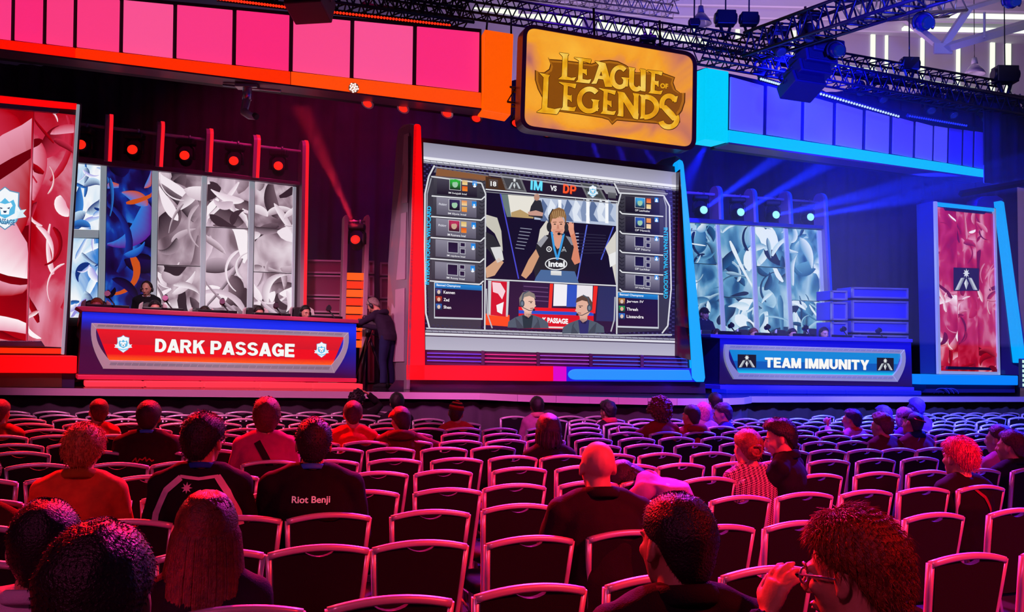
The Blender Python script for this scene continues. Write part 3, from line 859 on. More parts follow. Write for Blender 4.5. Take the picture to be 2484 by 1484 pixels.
pc.poly(Z8([(cx_ + (x - cx_) * .955, cy_ + (y - cy_) * .90) for x, y in plate]), '8a4c0c', 2)


def arc(cx, cy, rx, ry, a0, a1, th, n=16, t1=None):
    o_, i_ = [], []
    for k in range(n + 1):
        u = k / n; a = math.radians(a0 + (a1 - a0) * u); w = th if t1 is None else th + (t1 - th) * u
        o_.append((cx + rx * math.cos(a), cy + ry * math.sin(a))); i_.append((cx + (rx - w) * math.cos(a), cy + (ry - w) * math.sin(a)))
    return o_ + i_[::-1]


GL = []
GL.append([(512, 380), (612, 394), (600, 416), (594, 636), (640, 648), (690, 640), (670, 674), (500, 660), (540, 628), (550, 420)])


def letE(x0, y0, x1, y1, st):
    w, h = x1 - x0, y1 - y0; s = st
    P = [(0, 0), (1, s), (.94, .15 + s), (.74, .10 + s), (.52, .095 + s * .6), (.5, .42 + s * .4), (.68, .43 + s * .5), (.74, .36 + s), (.74, .62 + s), (.66, .55 + s), (.5, .55 + s * .4), (.49, .84), (.78, .87), (1, .80 + s * .5), (.9, 1.0), (.1, .945), (.24, .85), (.3, .12)]
    return [(x0 + u * w, y0 + v * h) for u, v in P]


GL.append(letE(668, 430, 850, 705, .08))
GL += [[(888, 466), (1000, 492), (1072, 742), (1000, 742), (945, 520)], [(935, 505), (962, 560), (905, 708), (852, 708), (880, 670)], [(918, 622), (1000, 632), (1012, 668), (904, 652)]]
GL.append(arc(1152, 640, 102, 128, -45, -325, 46, 22)); GL.append([(1170, 640), (1255, 648), (1242, 665), (1236, 740), (1185, 730), (1192, 668)])
GL += [[(1246, 533), (1316, 545), (1306, 570), (1300, 720), (1252, 700), (1256, 560)], arc(1330, 700, 78, 92, 180, 40, 46, 12), [(1366, 550), (1428, 562), (1424, 792), (1378, 782), (1376, 575)]]
GL.append(letE(1440, 562, 1606, 822, .08))
GL.append([(303, 595), (412, 618), (398, 645), (384, 962), (462, 978), (530, 965), (488, 1032), (272, 1010), (330, 970), (348, 640)])
GL.append(letE(505, 690, 692, 1002, .07))
GL.append(arc(830, 882, 130, 142, -42, -322, 50, 24)); GL.append([(850, 872), (938, 884), (926, 900), (920, 1000), (862, 985), (870, 900)])
GL.append(letE(930, 755, 1112, 1040, .10))
GL += [[(1128, 790), (1190, 800), (1190, 1058), (1126, 1048), (1140, 1020), (1140, 820)], [(1128, 790), (1200, 804), (1352, 1030), (1345, 1088), (1300, 1075)], [(1290, 808), (1360, 818), (1350, 845), (1345, 1088), (1300, 1020), (1304, 840)]]
GL += [[(1362, 822), (1432, 832), (1422, 860), (1418, 1075), (1366, 1080), (1378, 1050), (1380, 850)], arc(1420, 955, 150, 133, -88, 92, 50, 16)]
GL += [arc(1672, 925, 98, 112, -25, -205, 50, 14), [(1585, 955), (1640, 935), (1720, 1010), (1770, 1080), (1715, 1100), (1650, 1030)], arc(1672, 1085, 112, 108, -25, 165, 52, 14), [(1735, 845), (1768, 840), (1752, 905), (1730, 905)]]
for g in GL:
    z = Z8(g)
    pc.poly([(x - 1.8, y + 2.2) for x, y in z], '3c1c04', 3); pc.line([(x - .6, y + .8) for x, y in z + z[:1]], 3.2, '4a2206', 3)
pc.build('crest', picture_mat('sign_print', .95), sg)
gold = bpy.data.materials.new('sign_gold'); gold.use_nodes = True
nt = gold.node_tree; b = nt.nodes['Principled BSDF']; L = nt.links.new
tc = nt.nodes.new('ShaderNodeTexCoord'); nz = nt.nodes.new('ShaderNodeTexNoise'); nz.inputs['Scale'].default_value = 3.5; nz.inputs['Detail'].default_value = 3
rp = nt.nodes.new('ShaderNodeValToRGB')
for i, (p_, c_) in enumerate(((.32, 'd88a08'), (.5, 'f6b41c'), (.68, 'ffd860'))):
    e = rp.color_ramp.elements[i] if i < 2 else rp.color_ramp.elements.new(p_); e.position = p_; e.color = (*lin(c_), 1)
L(tc.outputs['Object'], nz.inputs['Vector']); L(nz.outputs['Fac'], rp.inputs['Fac']); L(rp.outputs['Color'], b.inputs['Emission Color'])
b.inputs['Emission Strength'].default_value = .9; b.inputs['Base Color'].default_value = (.3, .2, .05, 1); b.inputs['Roughness'].default_value = .3
names = ['L', 'E', 'A', 'A', 'A', 'G', 'G', 'U', 'U', 'U', 'E', 'L', 'E', 'G', 'G', 'E', 'N', 'N', 'N', 'D', 'D', 'S', 'S', 'S', 'S']
k = 0
while k < len(GL):
    m = MB(); nm = names[k]; j = k
    while j < len(GL) and names[j] == nm and (j == k or nm in 'AGUNDS'):
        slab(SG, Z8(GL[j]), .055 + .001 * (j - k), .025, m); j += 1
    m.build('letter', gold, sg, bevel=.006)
    k = j
m = Pic(SG, .058, .002); m.text('OF', (1240 + 1578 / 4.364, 40 + 705 / 4.364), (1240 + 1662 / 4.364, 40 + 712 / 4.364), (1240 + 1578 / 4.364, 40 + 758 / 4.364), 'f6b41c', 0, .03)
m.build('letter', picture_mat('sign_print', .95), sg)
for x, y, x2, y2 in ((1440, 20, 1442, 96), (1600, 50, 1602, 124)):
    m = MB(); m.tube([SG.at(x, y, -.15), SG.at(x2, y2, -.15)], .02, 6); m.build('hanger', BLACK, sg)
# ================================================================== BIG SCREEN
CS = Plane(U(975, 945, 15.6), U(1700, 948, 16.3))
cs = empty('screen_unit', CS.at(1340, 945), math.atan2(CS.r.y, CS.r.x)); tag(cs, 'big central video screen in a red and azure lit frame', 'screen')
m = MB(); slab(CS, [(990, 330), (1650, 405), (1700, 922), (990, 918)], -.05, .5, m); m.build('casing', mat('screen_casing', (.05, .03, .06), .4), cs)
# left tower: lit front edge plus a cheek that runs back
m = MB(); slab(CS, [(1004, 304), (1008, 300), (1017, 301), (1021, 306), (1026, 480), (1029, 640), (1031, 884), (1031, 921), (986, 920), (995, 620)], .1, .3, m); m.build('lit_edge', glow('screen_red', 'ff0404', 1.0), cs, bevel=.008)
cheek = [(1004, 303, 0), (995, 300, -.25), (978, 302, -.55), (966, 314, -.9), (961, 345, -.95), (941, 640, -.95), (936, 946, -.95), (986, 945, 0), (995, 620, 0)]
m = MB(); m.prism([CS.at(x, y, .1 + d) for x, y, d in cheek], CS.r * .06); m.build('cheek', mat('cheek_grey', (.26, .2, .25), .3, .2, coat=.3), cs, bevel=.01)


def oncheek(x, y, lift):
    """a point on the cheek: depth follows from how far left of the lit edge it is"""
    e = 1004 - (y - 303) * .0285; l = 961 - (y - 345) * .05
    u = max(0, min(1, (e - x) / (e - l)))
    return CS.at(x, y, .1 - .95 * u + lift)


for q in ([(980, 326), (992, 322), (988, 491), (970, 495)], [(966, 519), (985, 514), (982, 677), (955, 680)], [(952, 702), (981, 698), (979, 877), (942, 878)]):
    m = MB(); m.prism([oncheek(x, y, .05) for x, y in q], Vector((.03, .05, 0))); m.build('inset_panel', mat('inset_pale', (.5, .36, .44), .3, coat=.4), cs, bevel=.006)
for q, c_, n_ in (([(986, 885), (1342, 888), (1342, 924), (986, 921)], 'ff0404', 'screen_red'), ([(1342, 888), (1374, 889), (1374, 924.5), (1342, 924)], 'd800c8', 'screen_magenta')):
    m = MB(); slab(CS, q, .1, .3, m); m.build('lit_band', glow(n_, c_, 1.0), cs)
m = MB(); slab(CS, [(1374, 889), (1680, 893), (1700, 926), (1374, 924.5)], .1, .3, m); m.build('lit_band', glow('screen_blue_deep', '0010e0', 1.0), cs)
ps = []
for k in range(9):
    a = PI / 2 + PI * k / 8; ps.append((1396 + 18 * math.cos(a), 908 - 13 * math.sin(a)))
m = MB(); slab(CS, ps + [(1680, 922), (1672, 897)], .115, .03, m); m.build('lit_band', glow('screen_azure', '0090ff', 1.0), cs, bevel=.01)
m = MB(); slab(CS, [(1644, 392), (1648, 386), (1656, 390), (1659, 400), (1682, 620), (1711, 916), (1708, 926), (1690, 926), (1680, 916), (1664, 620)], .14, .3, m); m.build('lit_edge', glow('azure_edge', '00a6ff', 1.0), cs, bevel=.01)
m = MB(); m.prism([CS.at(x, y, -.3) for x, y in ((1590, 412), (1594, 396), (1606, 386), (1640, 377), (1652, 384), (1662, 420))], -CS.n * .5); m.build('blade', mat('blade_violet', (.10, .05, .16), .35), cs, bevel=.02)
m = MB(); slab(CS, [(960, 922), (1710, 928), (1712, 954), (940, 946)], -.02, .45, m); m.build('plinth', mat('plinth_gloss', (.04, .02, .05), .12, spec=.7), cs)
# vent grille with glowing rods
m = MB(); slab(CS, [(1031, 846), (1640, 862), (1676, 873), (1678, 896), (1031, 884)], .01, .05, m); m.build('vent_panel', mat('vent_plum', (.08, .03, .08), .4), cs)
for x in (1172, 1306, 1434, 1558):
    m = MB(); y = 850 + (x - 1031) * .027; slab(CS, [(x - 4, y - 4), (x + 4, y - 3), (x + 4, y + 32), (x - 4, y + 32)], .09, .08, m); m.build('vent_post', mat('vent_post', (.08, .04, .09), .4), cs, bevel=.008)
for k, x0, x1, c_ in [(j, a, b, c) for j in range(3) for a, b, c in ((1036, 1168, '7a40ff'), (1176, 1302, 'ff2a90'), (1310, 1430, 'b050e0'), (1438, 1554, '4a60ff'), (1562, 1668, '3a50f0'))]:
    y = 856 + k * 9
    m = MB(); m.tube([CS.at(x0, y + (x0 - 1031) * .022, .05), CS.at(x1, y + (x1 - 1031) * .022, .05)], .008, 6); m.build('glow_rod', glow('rod_' + c_, c_, .9), cs)
# black glossy return wing right of the picture
m = MB(); m.prism([CS.at(1640, 418, .02), CS.at(1650, 410, .3), CS.at(1676, 873, .3), CS.at(1637, 863, .02)], -CS.n * .05)
m.build('return_wing', mat('gloss_black_wing', (.03, .02, .05), .06, .2, spec=.9), cs)

P = Pic(CS, .03, .001)
TL, TR, BR_, BLc = (1027, 345), (1640, 418), (1637, 863), (1032, 848)


def Q(u, v):
    """screen-sheet coordinates 0..1 -> photo frame"""
    x = (TL[0] * (1 - u) + TR[0] * u) * (1 - v) + (BLc[0] * (1 - u) + BR_[0] * u) * v
    y = (TL[1] * (1 - u) + TR[1] * u) * (1 - v) + (BLc[1] * (1 - u) + BR_[1] * u) * v
    return x, y


def qb(u0, v0, u1, v1, ct, cb=None, l=0): P.quad(Q(u0, v0), Q(u1, v0), Q(u1, v1), Q(u0, v1), ct, cb, l)


qb(0, 0, 1, 1, '1c1630', '241a34')
qb(0, 0, 1, .068, '8e8ca0', 'aaa8c0', 1); qb(0, .068, 1, .082, 'e4e4ee', 'f4f4fa', 2); qb(0, .084, 1, .092, 'b8bac6', 'e0e0ea', 2); qb(0, .094, 1, .10, '8a8a9c', None, 2)
qb(0, .935, 1, 1, 'a8a6ba', 'b6b4c6', 1); qb(0, .918, 1, .93, 'eeeef4', 'c8c8d4', 2); qb(0, .905, 1, .914, '9a9aac', None, 2)
for k in range(40): P.line([Q(k / 40, .084), Q((k + .3) / 40, .10)], 1, '6a6a7a', 3); P.line([Q(k / 40, .905), Q((k + .3) / 40, .918)], 1, '5a5a6a', 3)
# wire mesh bands at the sides and top
for (u0, v0, u1, v1) in ((0, .1, .02, .9), (.975, .1, 1, .9), (.02, .1, .98, .125), (.02, .875, .98, .9)):
    qb(u0, v0, u1, v1, '17102c', None, 1)
    nu = max(2, int((u1 - u0) * 110)); nv = max(2, int((v1 - v0) * 90))
    for i in range(nu):
        for j in range(nv):
            if (i + j) % 2: qb(u0 + (u1 - u0) * i / nu, v0 + (v1 - v0) * (j + .2) / nv, u0 + (u1 - u0) * (i + .8) / nu, v0 + (v1 - v0) * (j + .8) / nv, '3a3468', None, 2)
# side columns
SILVC = 'c4c6cc'
sl = .085


def pbox(x0, y0, x1, y1, ct, cb=None, l=2, s=sl): P.box(x0, y0, x1, y1, ct, cb, l, s)


# left column frame
P.poly([(1038, 425), (1170, 440), (1182, 470), (1172, 690), (1166, 800), (1040, 792), (1030, 520)], '3a3844', 2)
P.poly([(1052, 418), (1180, 430), (1186, 424), (1058, 405)], '6a6670', 2)
P.poly([(1060, 408), (1190, 428), (1186, 440), (1056, 428)], '8a5a3a', 3)
P.line([(1054, 401), (1040, 428), (1031, 470), (1030, 620), (1033, 760), (1042, 796)], 4, 'd6d8de', 6)
P.line([(1046, 432), (1036, 470), (1034, 690)], 3, '9a9ca6', 5)
P.line([(1046, 428), (1168, 444), (1178, 470), (1176, 800)], 3.5, 'd0d2d8', 6)
P.line([(1052, 404), (1640 - 20, 470)], 2, 'b0b0bc', 4)
P.text('INTERNATIONAL WILDCARD', (1031, 690), (1036, 500), (1041, 690), '20c4ff', 7, .02)
cards = [('IM SwipJaB Intel', 428), ('IM Elysia Intel', 478), ('IM Rosmeva Intel', 529), ('IM cepdove Intel', 580), ('IM Rosey Intel', 634)]
colset = [('2fae3c', 'd8a24a', 'e05a20'), ('342a58', 'e88a4a', 'd8b06a'), ('b8305a', 'd8b46a', 'e0501a')]


def face_icon(x, y, w, h, c, l):
    """tiny generic portrait chip"""
    P.box(x - 1, y - 1, x + w + 1, y + h + 1, 'd8d8dc', None, l, sl); P.box(x, y, x + w, y + h, c, '1a1420', l + 1, sl)
    P.disc(x + w * .5, y + h * .48 + 1, w * .27, h * .33, 'c8a890' if c[0] > '5' else '9cc8a8', l + 2, 12)
    P.poly([(x + w * .12, y + h * .5), (x + w * .2, y + h * .12), (x + w * .55, y + h * .06), (x + w * .85, y + h * .2), (x + w * .86, y + h * .55), (x + w * .66, y + h * .32), (x + w * .3, y + h * .34)], c, l + 3)


for i, (nm, y) in enumerate(cards):
    x = 1060 - i * 1.2
    pbox(x - 8, y - 3, x + 118, y + 44, '4a4854', '32303c', 3)
    pbox(x, y, x + 97, y + 42, '4a4656' if i == 0 else '8a8798', '1c1428' if i == 0 else '5a5668', 4)
    P.line([(x - 13, y + 47), (x + 108, y + 56), (x + 118, y + 47)], 3, 'e0e2e6', 5)
    if i < 3:
        face_icon(x + 31, y + 5, 26, 26, colset[i][0], 5)
        pbox(x + 61, y + 8, x + 74, y + 20, colset[i][1], 'f0d8a0', 6); pbox(x + 61, y + 23, x + 74, y + 35, colset[i][2], 'f08a30', 6)
    else:
        for q in ((x + 29, y + 5, x + 56, y + 33), (x + 59, y + 7, x + 73, y + 19), (x + 59, y + 22, x + 73, y + 36)):
            pbox(*q, 'a8a8b4', None, 5); pbox(q[0] + 2, q[1] + 2, q[2] - 2, q[3] - 2, '1c1232', '281a40', 6)
    pbox(x + 86, y + 10, x + 97, y + 21, '1a7ad8', '3aa0f0', 6); P.disc(x + 91.5, y + 19, 2.4, 2.2, 'f4f8ff', 7, 8); P.disc(x + 91.5, y + 15.8 + 8, 4, 2.6, 'f4f8ff', 7, 8)
    P.text(nm, (x + 28, y + 37), (x + 72, y + 41), (x + 28, y + 42.5), 'f0f0f4', 7, .008)
    if 0 < i < 3: P.text('Picking', (x + 6, y + 14), (x + 25, y + 15.5), (x + 6, y + 21), 'd8d8e4', 7, .02)
    for k in range(4): P.line([(x + 104, y + 10 + k * 9), (x + 110, y + 14 + k * 9), (x + 117, y + 10 + k * 9)], 2, '2a2a32', 5)
# right column
P.poly([(1502, 462), (1608, 470), (1622, 500), (1622, 800), (1498, 808), (1494, 560)], '36343f', 2)
P.poly([(1494, 448), (1612, 462), (1618, 474), (1500, 470)], '6a6674', 3)
P.line([(1490, 444), (1502, 468), (1610, 474), (1624, 500), (1628, 700), (1620, 790), (1606, 808)], 3.5, 'd6d8de', 6)
P.line([(1506, 470), (1498, 500), (1496, 810)], 3.5, 'd0d2d8', 6)
P.line([(1610, 478), (1616, 500), (1616, 560)], 3, 'a0a2ac', 5)
P.text('INTERNATIONAL WILDCARD', (1620, 552), (1620, 724), (1610, 552), '20c4ff', 7, .02)
cr = [('DP LastAtelier', 476), ('DP Hownlt', 524), ('DP Noru', 570), ('DP Lachibar', 618), ('DP HolyPhoenix', 664)]
crs = [('3aa0e0', 'e0502a', 'e8c070'), ('2a5ab8', 'e8a050', 'f0c8a0')]
for i, (nm, y) in enumerate(cr):
    x = 1517
    pbox(x - 14, y - 4, x + 92, y + 44, '44424e', '2e2c38', 3)
    pbox(x, y, x + 83, y + 38, '2c2838' if i < 2 else '8a8798', '14101e' if i < 2 else '3a3648', 4)
    P.line([(x - 14, y + 36), (x - 8, y + 42), (x + 92, y + 49)], 3, 'e0e2e6', 5)
    if i < 2:
        face_icon(x + 24, y + 3, 23, 24, crs[i][0], 5)
        pbox(x + 51, y + 5, x + 62, y + 16, crs[i][1], 'f08a30', 6); pbox(x + 51, y + 19, x + 62, y + 30, crs[i][2], 'f0e0b0', 6)
    else:
        for q in ((x + 22, y + 2, x + 46, y + 28), (x + 49, y + 4, x + 61, y + 15), (x + 49, y + 18, x + 61, y + 31)):
            pbox(*q, 'a8a8b4', None, 5); pbox(q[0] + 2, q[1] + 2, q[2] - 2, q[3] - 2, '140e2e', '1a1440', 6)
    pbox(x + 71, y + 3, x + 80, y + 14, '1a7ad8', '3aa0f0', 6); P.disc(x + 75.5, y + 7.6, 2.2, 2, 'f4f8ff', 7, 8); P.disc(x + 75.5, y + 11.6, 3.6, 2.3, 'f4f8ff', 7, 8)
    P.text(nm, (x + 24, y + 31), (x + 60, y + 34), (x + 24, y + 36), 'f0f0f4', 7, .008)
    for k in range(4): P.line([(x - 15, y + 4 + k * 9), (x - 9, y + 9 + k * 9), (x - 3, y + 6 + k * 9)], 2, '22222a', 5)
# banned lists
for (x0, y0, x1, y1, names_, ic) in ((1055, 686, 1169, 768, ('Kennen', 'Zed', 'Shen'), ('4a4a90', 'c03a1a', '2a6ac0')), (1499, 709, 1596, 790, ('Jarvan IV', 'Thresh', 'Lissandra'), ('c88a3a', '1f9a50', '2a70d0'))):
    P.box(x0 - 2, y0 - 2, x1 + 2, y1 + 4, 'c8ccd4', None, 3, .03)
    P.box(x0, y0, x1, y1, '1a0c30', '24102e', 4, .03); P.box(x0, y0, x1, y0 + 12, '1a88d8', '0f60a8', 5, .06)
    P.text('Banned Champions', (x0 + 4, y0 + 2), (x0 + 62, y0 + 5.5), (x0 + 4, y0 + 9), 'eaf6ff', 6, .02)
    for i, nm in enumerate(names_):
        y = y0 + 14 + i * 18
        P.box(x0 + 2, y, x0 + 17, y + 15, ic[i], '101828', 5, .06); P.disc(x0 + 9.5, y + 8, 4, 5, 'd8c0b0' if i != 1 else 'e8b098', 6, 10)
        P.text(nm, (x0 + 21, y + 4.5), (x0 + 21 + len(nm) * 4.6, y + 6), (x0 + 21, y + 12), 'f4f0f4', 6, .02)
# scoreboard strip
P.poly([(1186, 424), (1492, 462), (1498, 486), (1178, 458)], '241830', 3)
P.poly([(1178, 428), (1220, 433), (1232, 462), (1178, 456)], '4a3020', 4)
P.box(1186, 434, 1208, 454, '5a4c4a', '3a302e', 5, .1); P.text('18', (1190, 439), (1204, 440.5), (1190, 451), 'f2f2f2', 6, .03)
P.poly([(1212, 420), (1262, 426), (1278, 466), (1226, 460)], '6e6e74', 4); P.poly([(1218, 424), (1258, 428), (1272, 462), (1230, 456)], '44444a', 5)
wings(P, 1248, 444, 34, 30, 6, None)
P.block('IM', (1288, 437.5), (1317, 440.5), (1287, 461), '1a6a90', 5); P.block('IM', (1287.5, 436), (1316, 439), (1286.5, 459.5), '6ae0ff', 6)
P.text('VS', (1335, 449), (1351, 451), (1334, 462), 'e8e8ec', 6, .04)
P.block('DP', (1367, 447), (1399, 451), (1366, 469), 'a02000', 5); P.block('DP', (1366.5, 445.5), (1398, 449.5), (1365.5, 467.5), 'ff5a30', 6)
P.poly([(1406, 442), (1452, 447), (1472, 486), (1424, 480)], '6e6e74', 4); P.poly([(1412, 446), (1448, 450), (1466, 482), (1428, 476)], '44484a', 5)
shield(P, 1438, 464, 27, 30, 6)
P.poly([(1456, 448), (1490, 452), (1498, 474), (1470, 470)], '9a9aa2', 4); P.box(1475, 466, 1494, 480, '6a6a72', '4a4a52', 6, .1)
P.line([(1186, 424), (1492, 462)], 4, '9a9aa4', 6); P.line([(1178, 459), (1498, 489)], 3, 'd8dade', 7); P.line([(1178, 465), (1498, 494)], 2, '8a8c94', 7)
# upper live picture: player with headset in a chair, banners behind
P.poly([(1180, 467), (1496, 492), (1494, 690), (1178, 676)], '16102c', 3)
P.poly([(1212, 470), (1232, 472), (1240, 526), (1230, 526)], '6a7a78', 4)
P.poly([(1232, 472), (1296, 477), (1294, 530), (1240, 526)], 'e6e2d8', 4); P.poly([(1240, 515), (1262, 508), (1280, 518), (1294, 520), (1294, 530), (1240, 526)], 'b89a6a', 5)
P.poly([(1296, 478), (1496, 494), (1496, 548), (1296, 532)], 'b8c4dc', 4)
for k in range(9):
    x = 1316 + k * 20; P.poly([(x, 482), (x + 12, 500), (x + 4, 520), (x + 16, 538), (x - 4, 536), (x - 8, 510)], ('5a6e98', 'dfe6f2', '8294b8')[k % 3], 5)
for x in (1354, 1422, 1468): P.poly([(x, 484), (x + 8, 485), (x + 8, 542), (x, 541)], 'f6f8fc', 6)
P.line([(1214, 470), (1258, 676)], 3, '4a4ad0', 5); P.line([(1424, 545), (1400, 680)], 3, '5a6ad8', 5); P.line([(1488, 550), (1458, 630)], 3, '4a5ad0', 5)
for k in range(7):
    P.line([(1290 - k * 3, 556 + k * 8), (1262 - k * 2, 553 + k * 8)], 2, '8a8ca0', 5); P.line([(1396, 566 + k * 8), (1470, 571 + k * 7)], 2, '2e2a44', 5); P.line([(1396, 566 + k * 8), (1404, 566 + k * 8)], 2.5, 'b0b0c8', 6)
P.poly([(1288, 500), (1298, 484), (1312, 486), (1318, 510), (1316, 530), (1282, 524)], '2a2a34', 7)          # man standing behind, arms crossed
P.disc(1302, 478, 7, 9, 'b88a78', 7, 12); P.poly([(1280, 514), (1300, 510), (1318, 516), (1316, 524), (1284, 522)], 'c8988a', 8)
P.poly([(1240 - 62, 520), (1206, 528), (1216, 560), (1220, 610), (1200, 566), (1180, 548)], 'c8c4b8', 5)
P.poly([(1178, 562), (1198, 572), (1214, 598), (1224, 630), (1206, 640), (1188, 610), (1178, 600)], '2c2c34', 6); P.poly([(1190, 600), (1216, 598), (1222, 630), (1206, 638)], 'd8d8d8', 7)
P.poly([(1178, 650), (1210, 625), (1222, 636), (1200, 668), (1180, 674)], 'd0a080', 7)
P.poly([(1468, 600), (1494, 560), (1494, 690), (1484, 640)], 'd4d0c8', 5); P.poly([(1476, 618), (1494, 610), (1494, 640), (1480, 648)], 'e8e8e8', 6)
P.poly([(1302, 600), (1310, 556), (1326, 534), (1336, 545), (1320, 610)], 'd8d2c8', 6)                         # chair wings
P.poly([(1292, 640), (1302, 590), (1326, 570), (1352, 566), (1380, 572), (1396, 592), (1402, 640), (1392, 684), (1300, 680)], '28262e', 7)
P.poly([(1302, 590), (1322, 570), (1330, 576), (1312, 600)], '9a9aa4', 8); P.poly([(1372, 572), (1388, 576), (1398, 596), (1386, 594)], '8a8a96', 8)
P.poly([(1300, 672), (1312, 654), (1394, 658), (1404, 686), (1296, 682)], '4a6a9a', 8)
P.poly([(1264, 668), (1282, 630), (1300, 604), (1308, 622), (1290, 660), (1276, 676)], 'cf9a78', 8)
P.poly([(1392, 600), (1384, 572), (1380, 552), (1392, 556), (1400, 590), (1408, 636), (1394, 642), (1386, 628)], 'd8866a', 9)
P.poly([(1376, 548), (1384, 538), (1392, 546), (1392, 566), (1384, 572)], 'e09a80', 10)
for k in range(4): P.line([(1378 + k * 4, 552), (1377 + k * 4.4, 538 + abs(k - 1.5) * 2)], 3, 'e4a088', 11)
P.poly([(1340, 570), (1366, 572), (1362, 598), (1352, 604), (1344, 592)], 'd89a84', 9)
P.disc(1353, 548, 18, 26, 'e0a48c', 10, 24); P.poly([(1340, 556), (1366, 556), (1362, 574), (1353, 578), (1345, 572)], 'd89680', 11)
P.poly([(1334, 546), (1334, 522), (1342, 508), (1356, 503), (1368, 508), (1374, 524), (1373, 544), (1368, 528), (1358, 524), (1348, 530), (1340, 530)], '8a6440', 12)
for k in range(7): P.line([(1340 + k * 5, 510 + abs(k - 3)), (1343 + k * 4, 528)], 2, 'b08a5c', 13)
for x in (1346, 1361): P.disc(x, 543.5, 3, 1.4, '3a2a24', 13, 10); P.line([(x - 5, 539), (x + 4, 538.5)], 1.6, '6a4830', 13)
P.poly([(1352, 545), (1355, 545), (1357, 555), (1350, 555)], 'c88670', 13); P.line([(1347, 562), (1360, 562)], 2, 'a8584c', 13)
P.line([(1333, 548), (1332, 525), (1342, 507)], 4, '26262c', 9); P.disc(1332, 550, 6, 12, '2a2a32', 13); P.disc(1374, 552, 5, 11, '2a2a32', 13)
P.line([(1374, 560), (1368, 568), (1358, 567)], 2, '1c1c22', 14); P.disc(1356, 567, 4, 3.4, '1c1c22', 15, 10)
P.line([(1338, 562), (1344, 600), (1352, 630)], 5, '3a9ae0', 12); P.line([(1368, 566), (1360, 600), (1352, 630)], 5, '3a9ae0', 12)
P.disc(1332, 604, 7, 7, 'd8d8dc', 12, 14); P.disc(1332, 604, 4.5, 4.5, '28262e', 13, 14); P.disc(1332, 604, 2, 2, 'd8d8dc', 14, 10)
wings(P, 1368, 604, 14, 14, 12, None)
ring = [(1349 + 26 * math.cos(2 * PI * k / 24), 640 + 14 * math.sin(2 * PI * k / 24)) for k in range(25)]
P.line(ring, 2.4, 'e8e8ec', 12); P.text('intel', (1330, 632), (1370, 633), (1330, 647), 'f0f0f4', 12, .04)
P.box(1336, 656, 1362, 667, 'e8e8e8', 'd0d0d0', 13, .05)
P.line([(1178, 677), (1498, 693)], 3, 'd8dade', 14); P.line([(1496, 492), (1496, 808)], 3, 'c8cad0', 14)
# lower live picture: two presenters in jackets
P.poly([(1180, 680), (1496, 695), (1496, 806), (1178, 798)], '2a1838', 3)
P.poly([(1178, 760), (1236, 764), (1236, 792), (1178, 788)], 'ff4a10', 4); P.poly([(1184, 680), (1236, 682), (1232, 768), (1184, 764)], 'c8ccd0', 4)
P.poly([(1192, 681), (1230, 683), (1227, 768), (1190, 764)], 'd01428', 5); P.poly([(1194, 684), (1214, 686), (1226, 706), (1218, 726), (1208, 712), (1196, 708)], 'f6d0d8', 6); P.poly([(1204, 740), (1222, 732), (1218, 762), (1206, 756)], 'f8f0f2', 6)
P.poly([(1268, 684), (1336, 688), (1336, 750), (1268, 744)], '2e1c40', 4)
for k in range(4): P.line([(1270, 694 + k * 11), (1330, 698 + k * 11)], 2, '6a4a78', 5)
P.poly([(1334, 688), (1342, 688), (1338, 748), (1330, 748)], 'f03020', 6)
P.poly([(1344, 688), (1376, 690), (1374, 742), (1342, 742)], 'f0eef4', 5); P.poly([(1376, 690), (1400, 691), (1398, 744), (1374, 744)], '2a52c0', 5); P.poly([(1400, 691), (1438, 693), (1436, 750), (1398, 746)], 'eae4ea', 5)
P.poly([(1440, 693), (1450, 694), (1444, 760), (1436, 760)], 'f02a20', 6); P.poly([(1452, 694), (1496, 696), (1496, 780), (1446, 778)], '2a3060', 5)
P.poly([(1258, 744), (1440, 750), (1440, 758), (1258, 752)], 'e81a20', 6); P.poly([(1258, 752), (1440, 758), (1440, 766), (1258, 760)], '1a50c8', 6)
P.poly([(1258, 760), (1440, 766), (1440, 800), (1258, 796)], 'd8141c', 6); P.text('K PASSAGE', (1316, 769), (1378, 773), (1316, 782), 'f6f2f2', 7, .05); P.poly([(1258, 790), (1440, 794), (1440, 798), (1258, 794)], 'e8d8d8', 7)


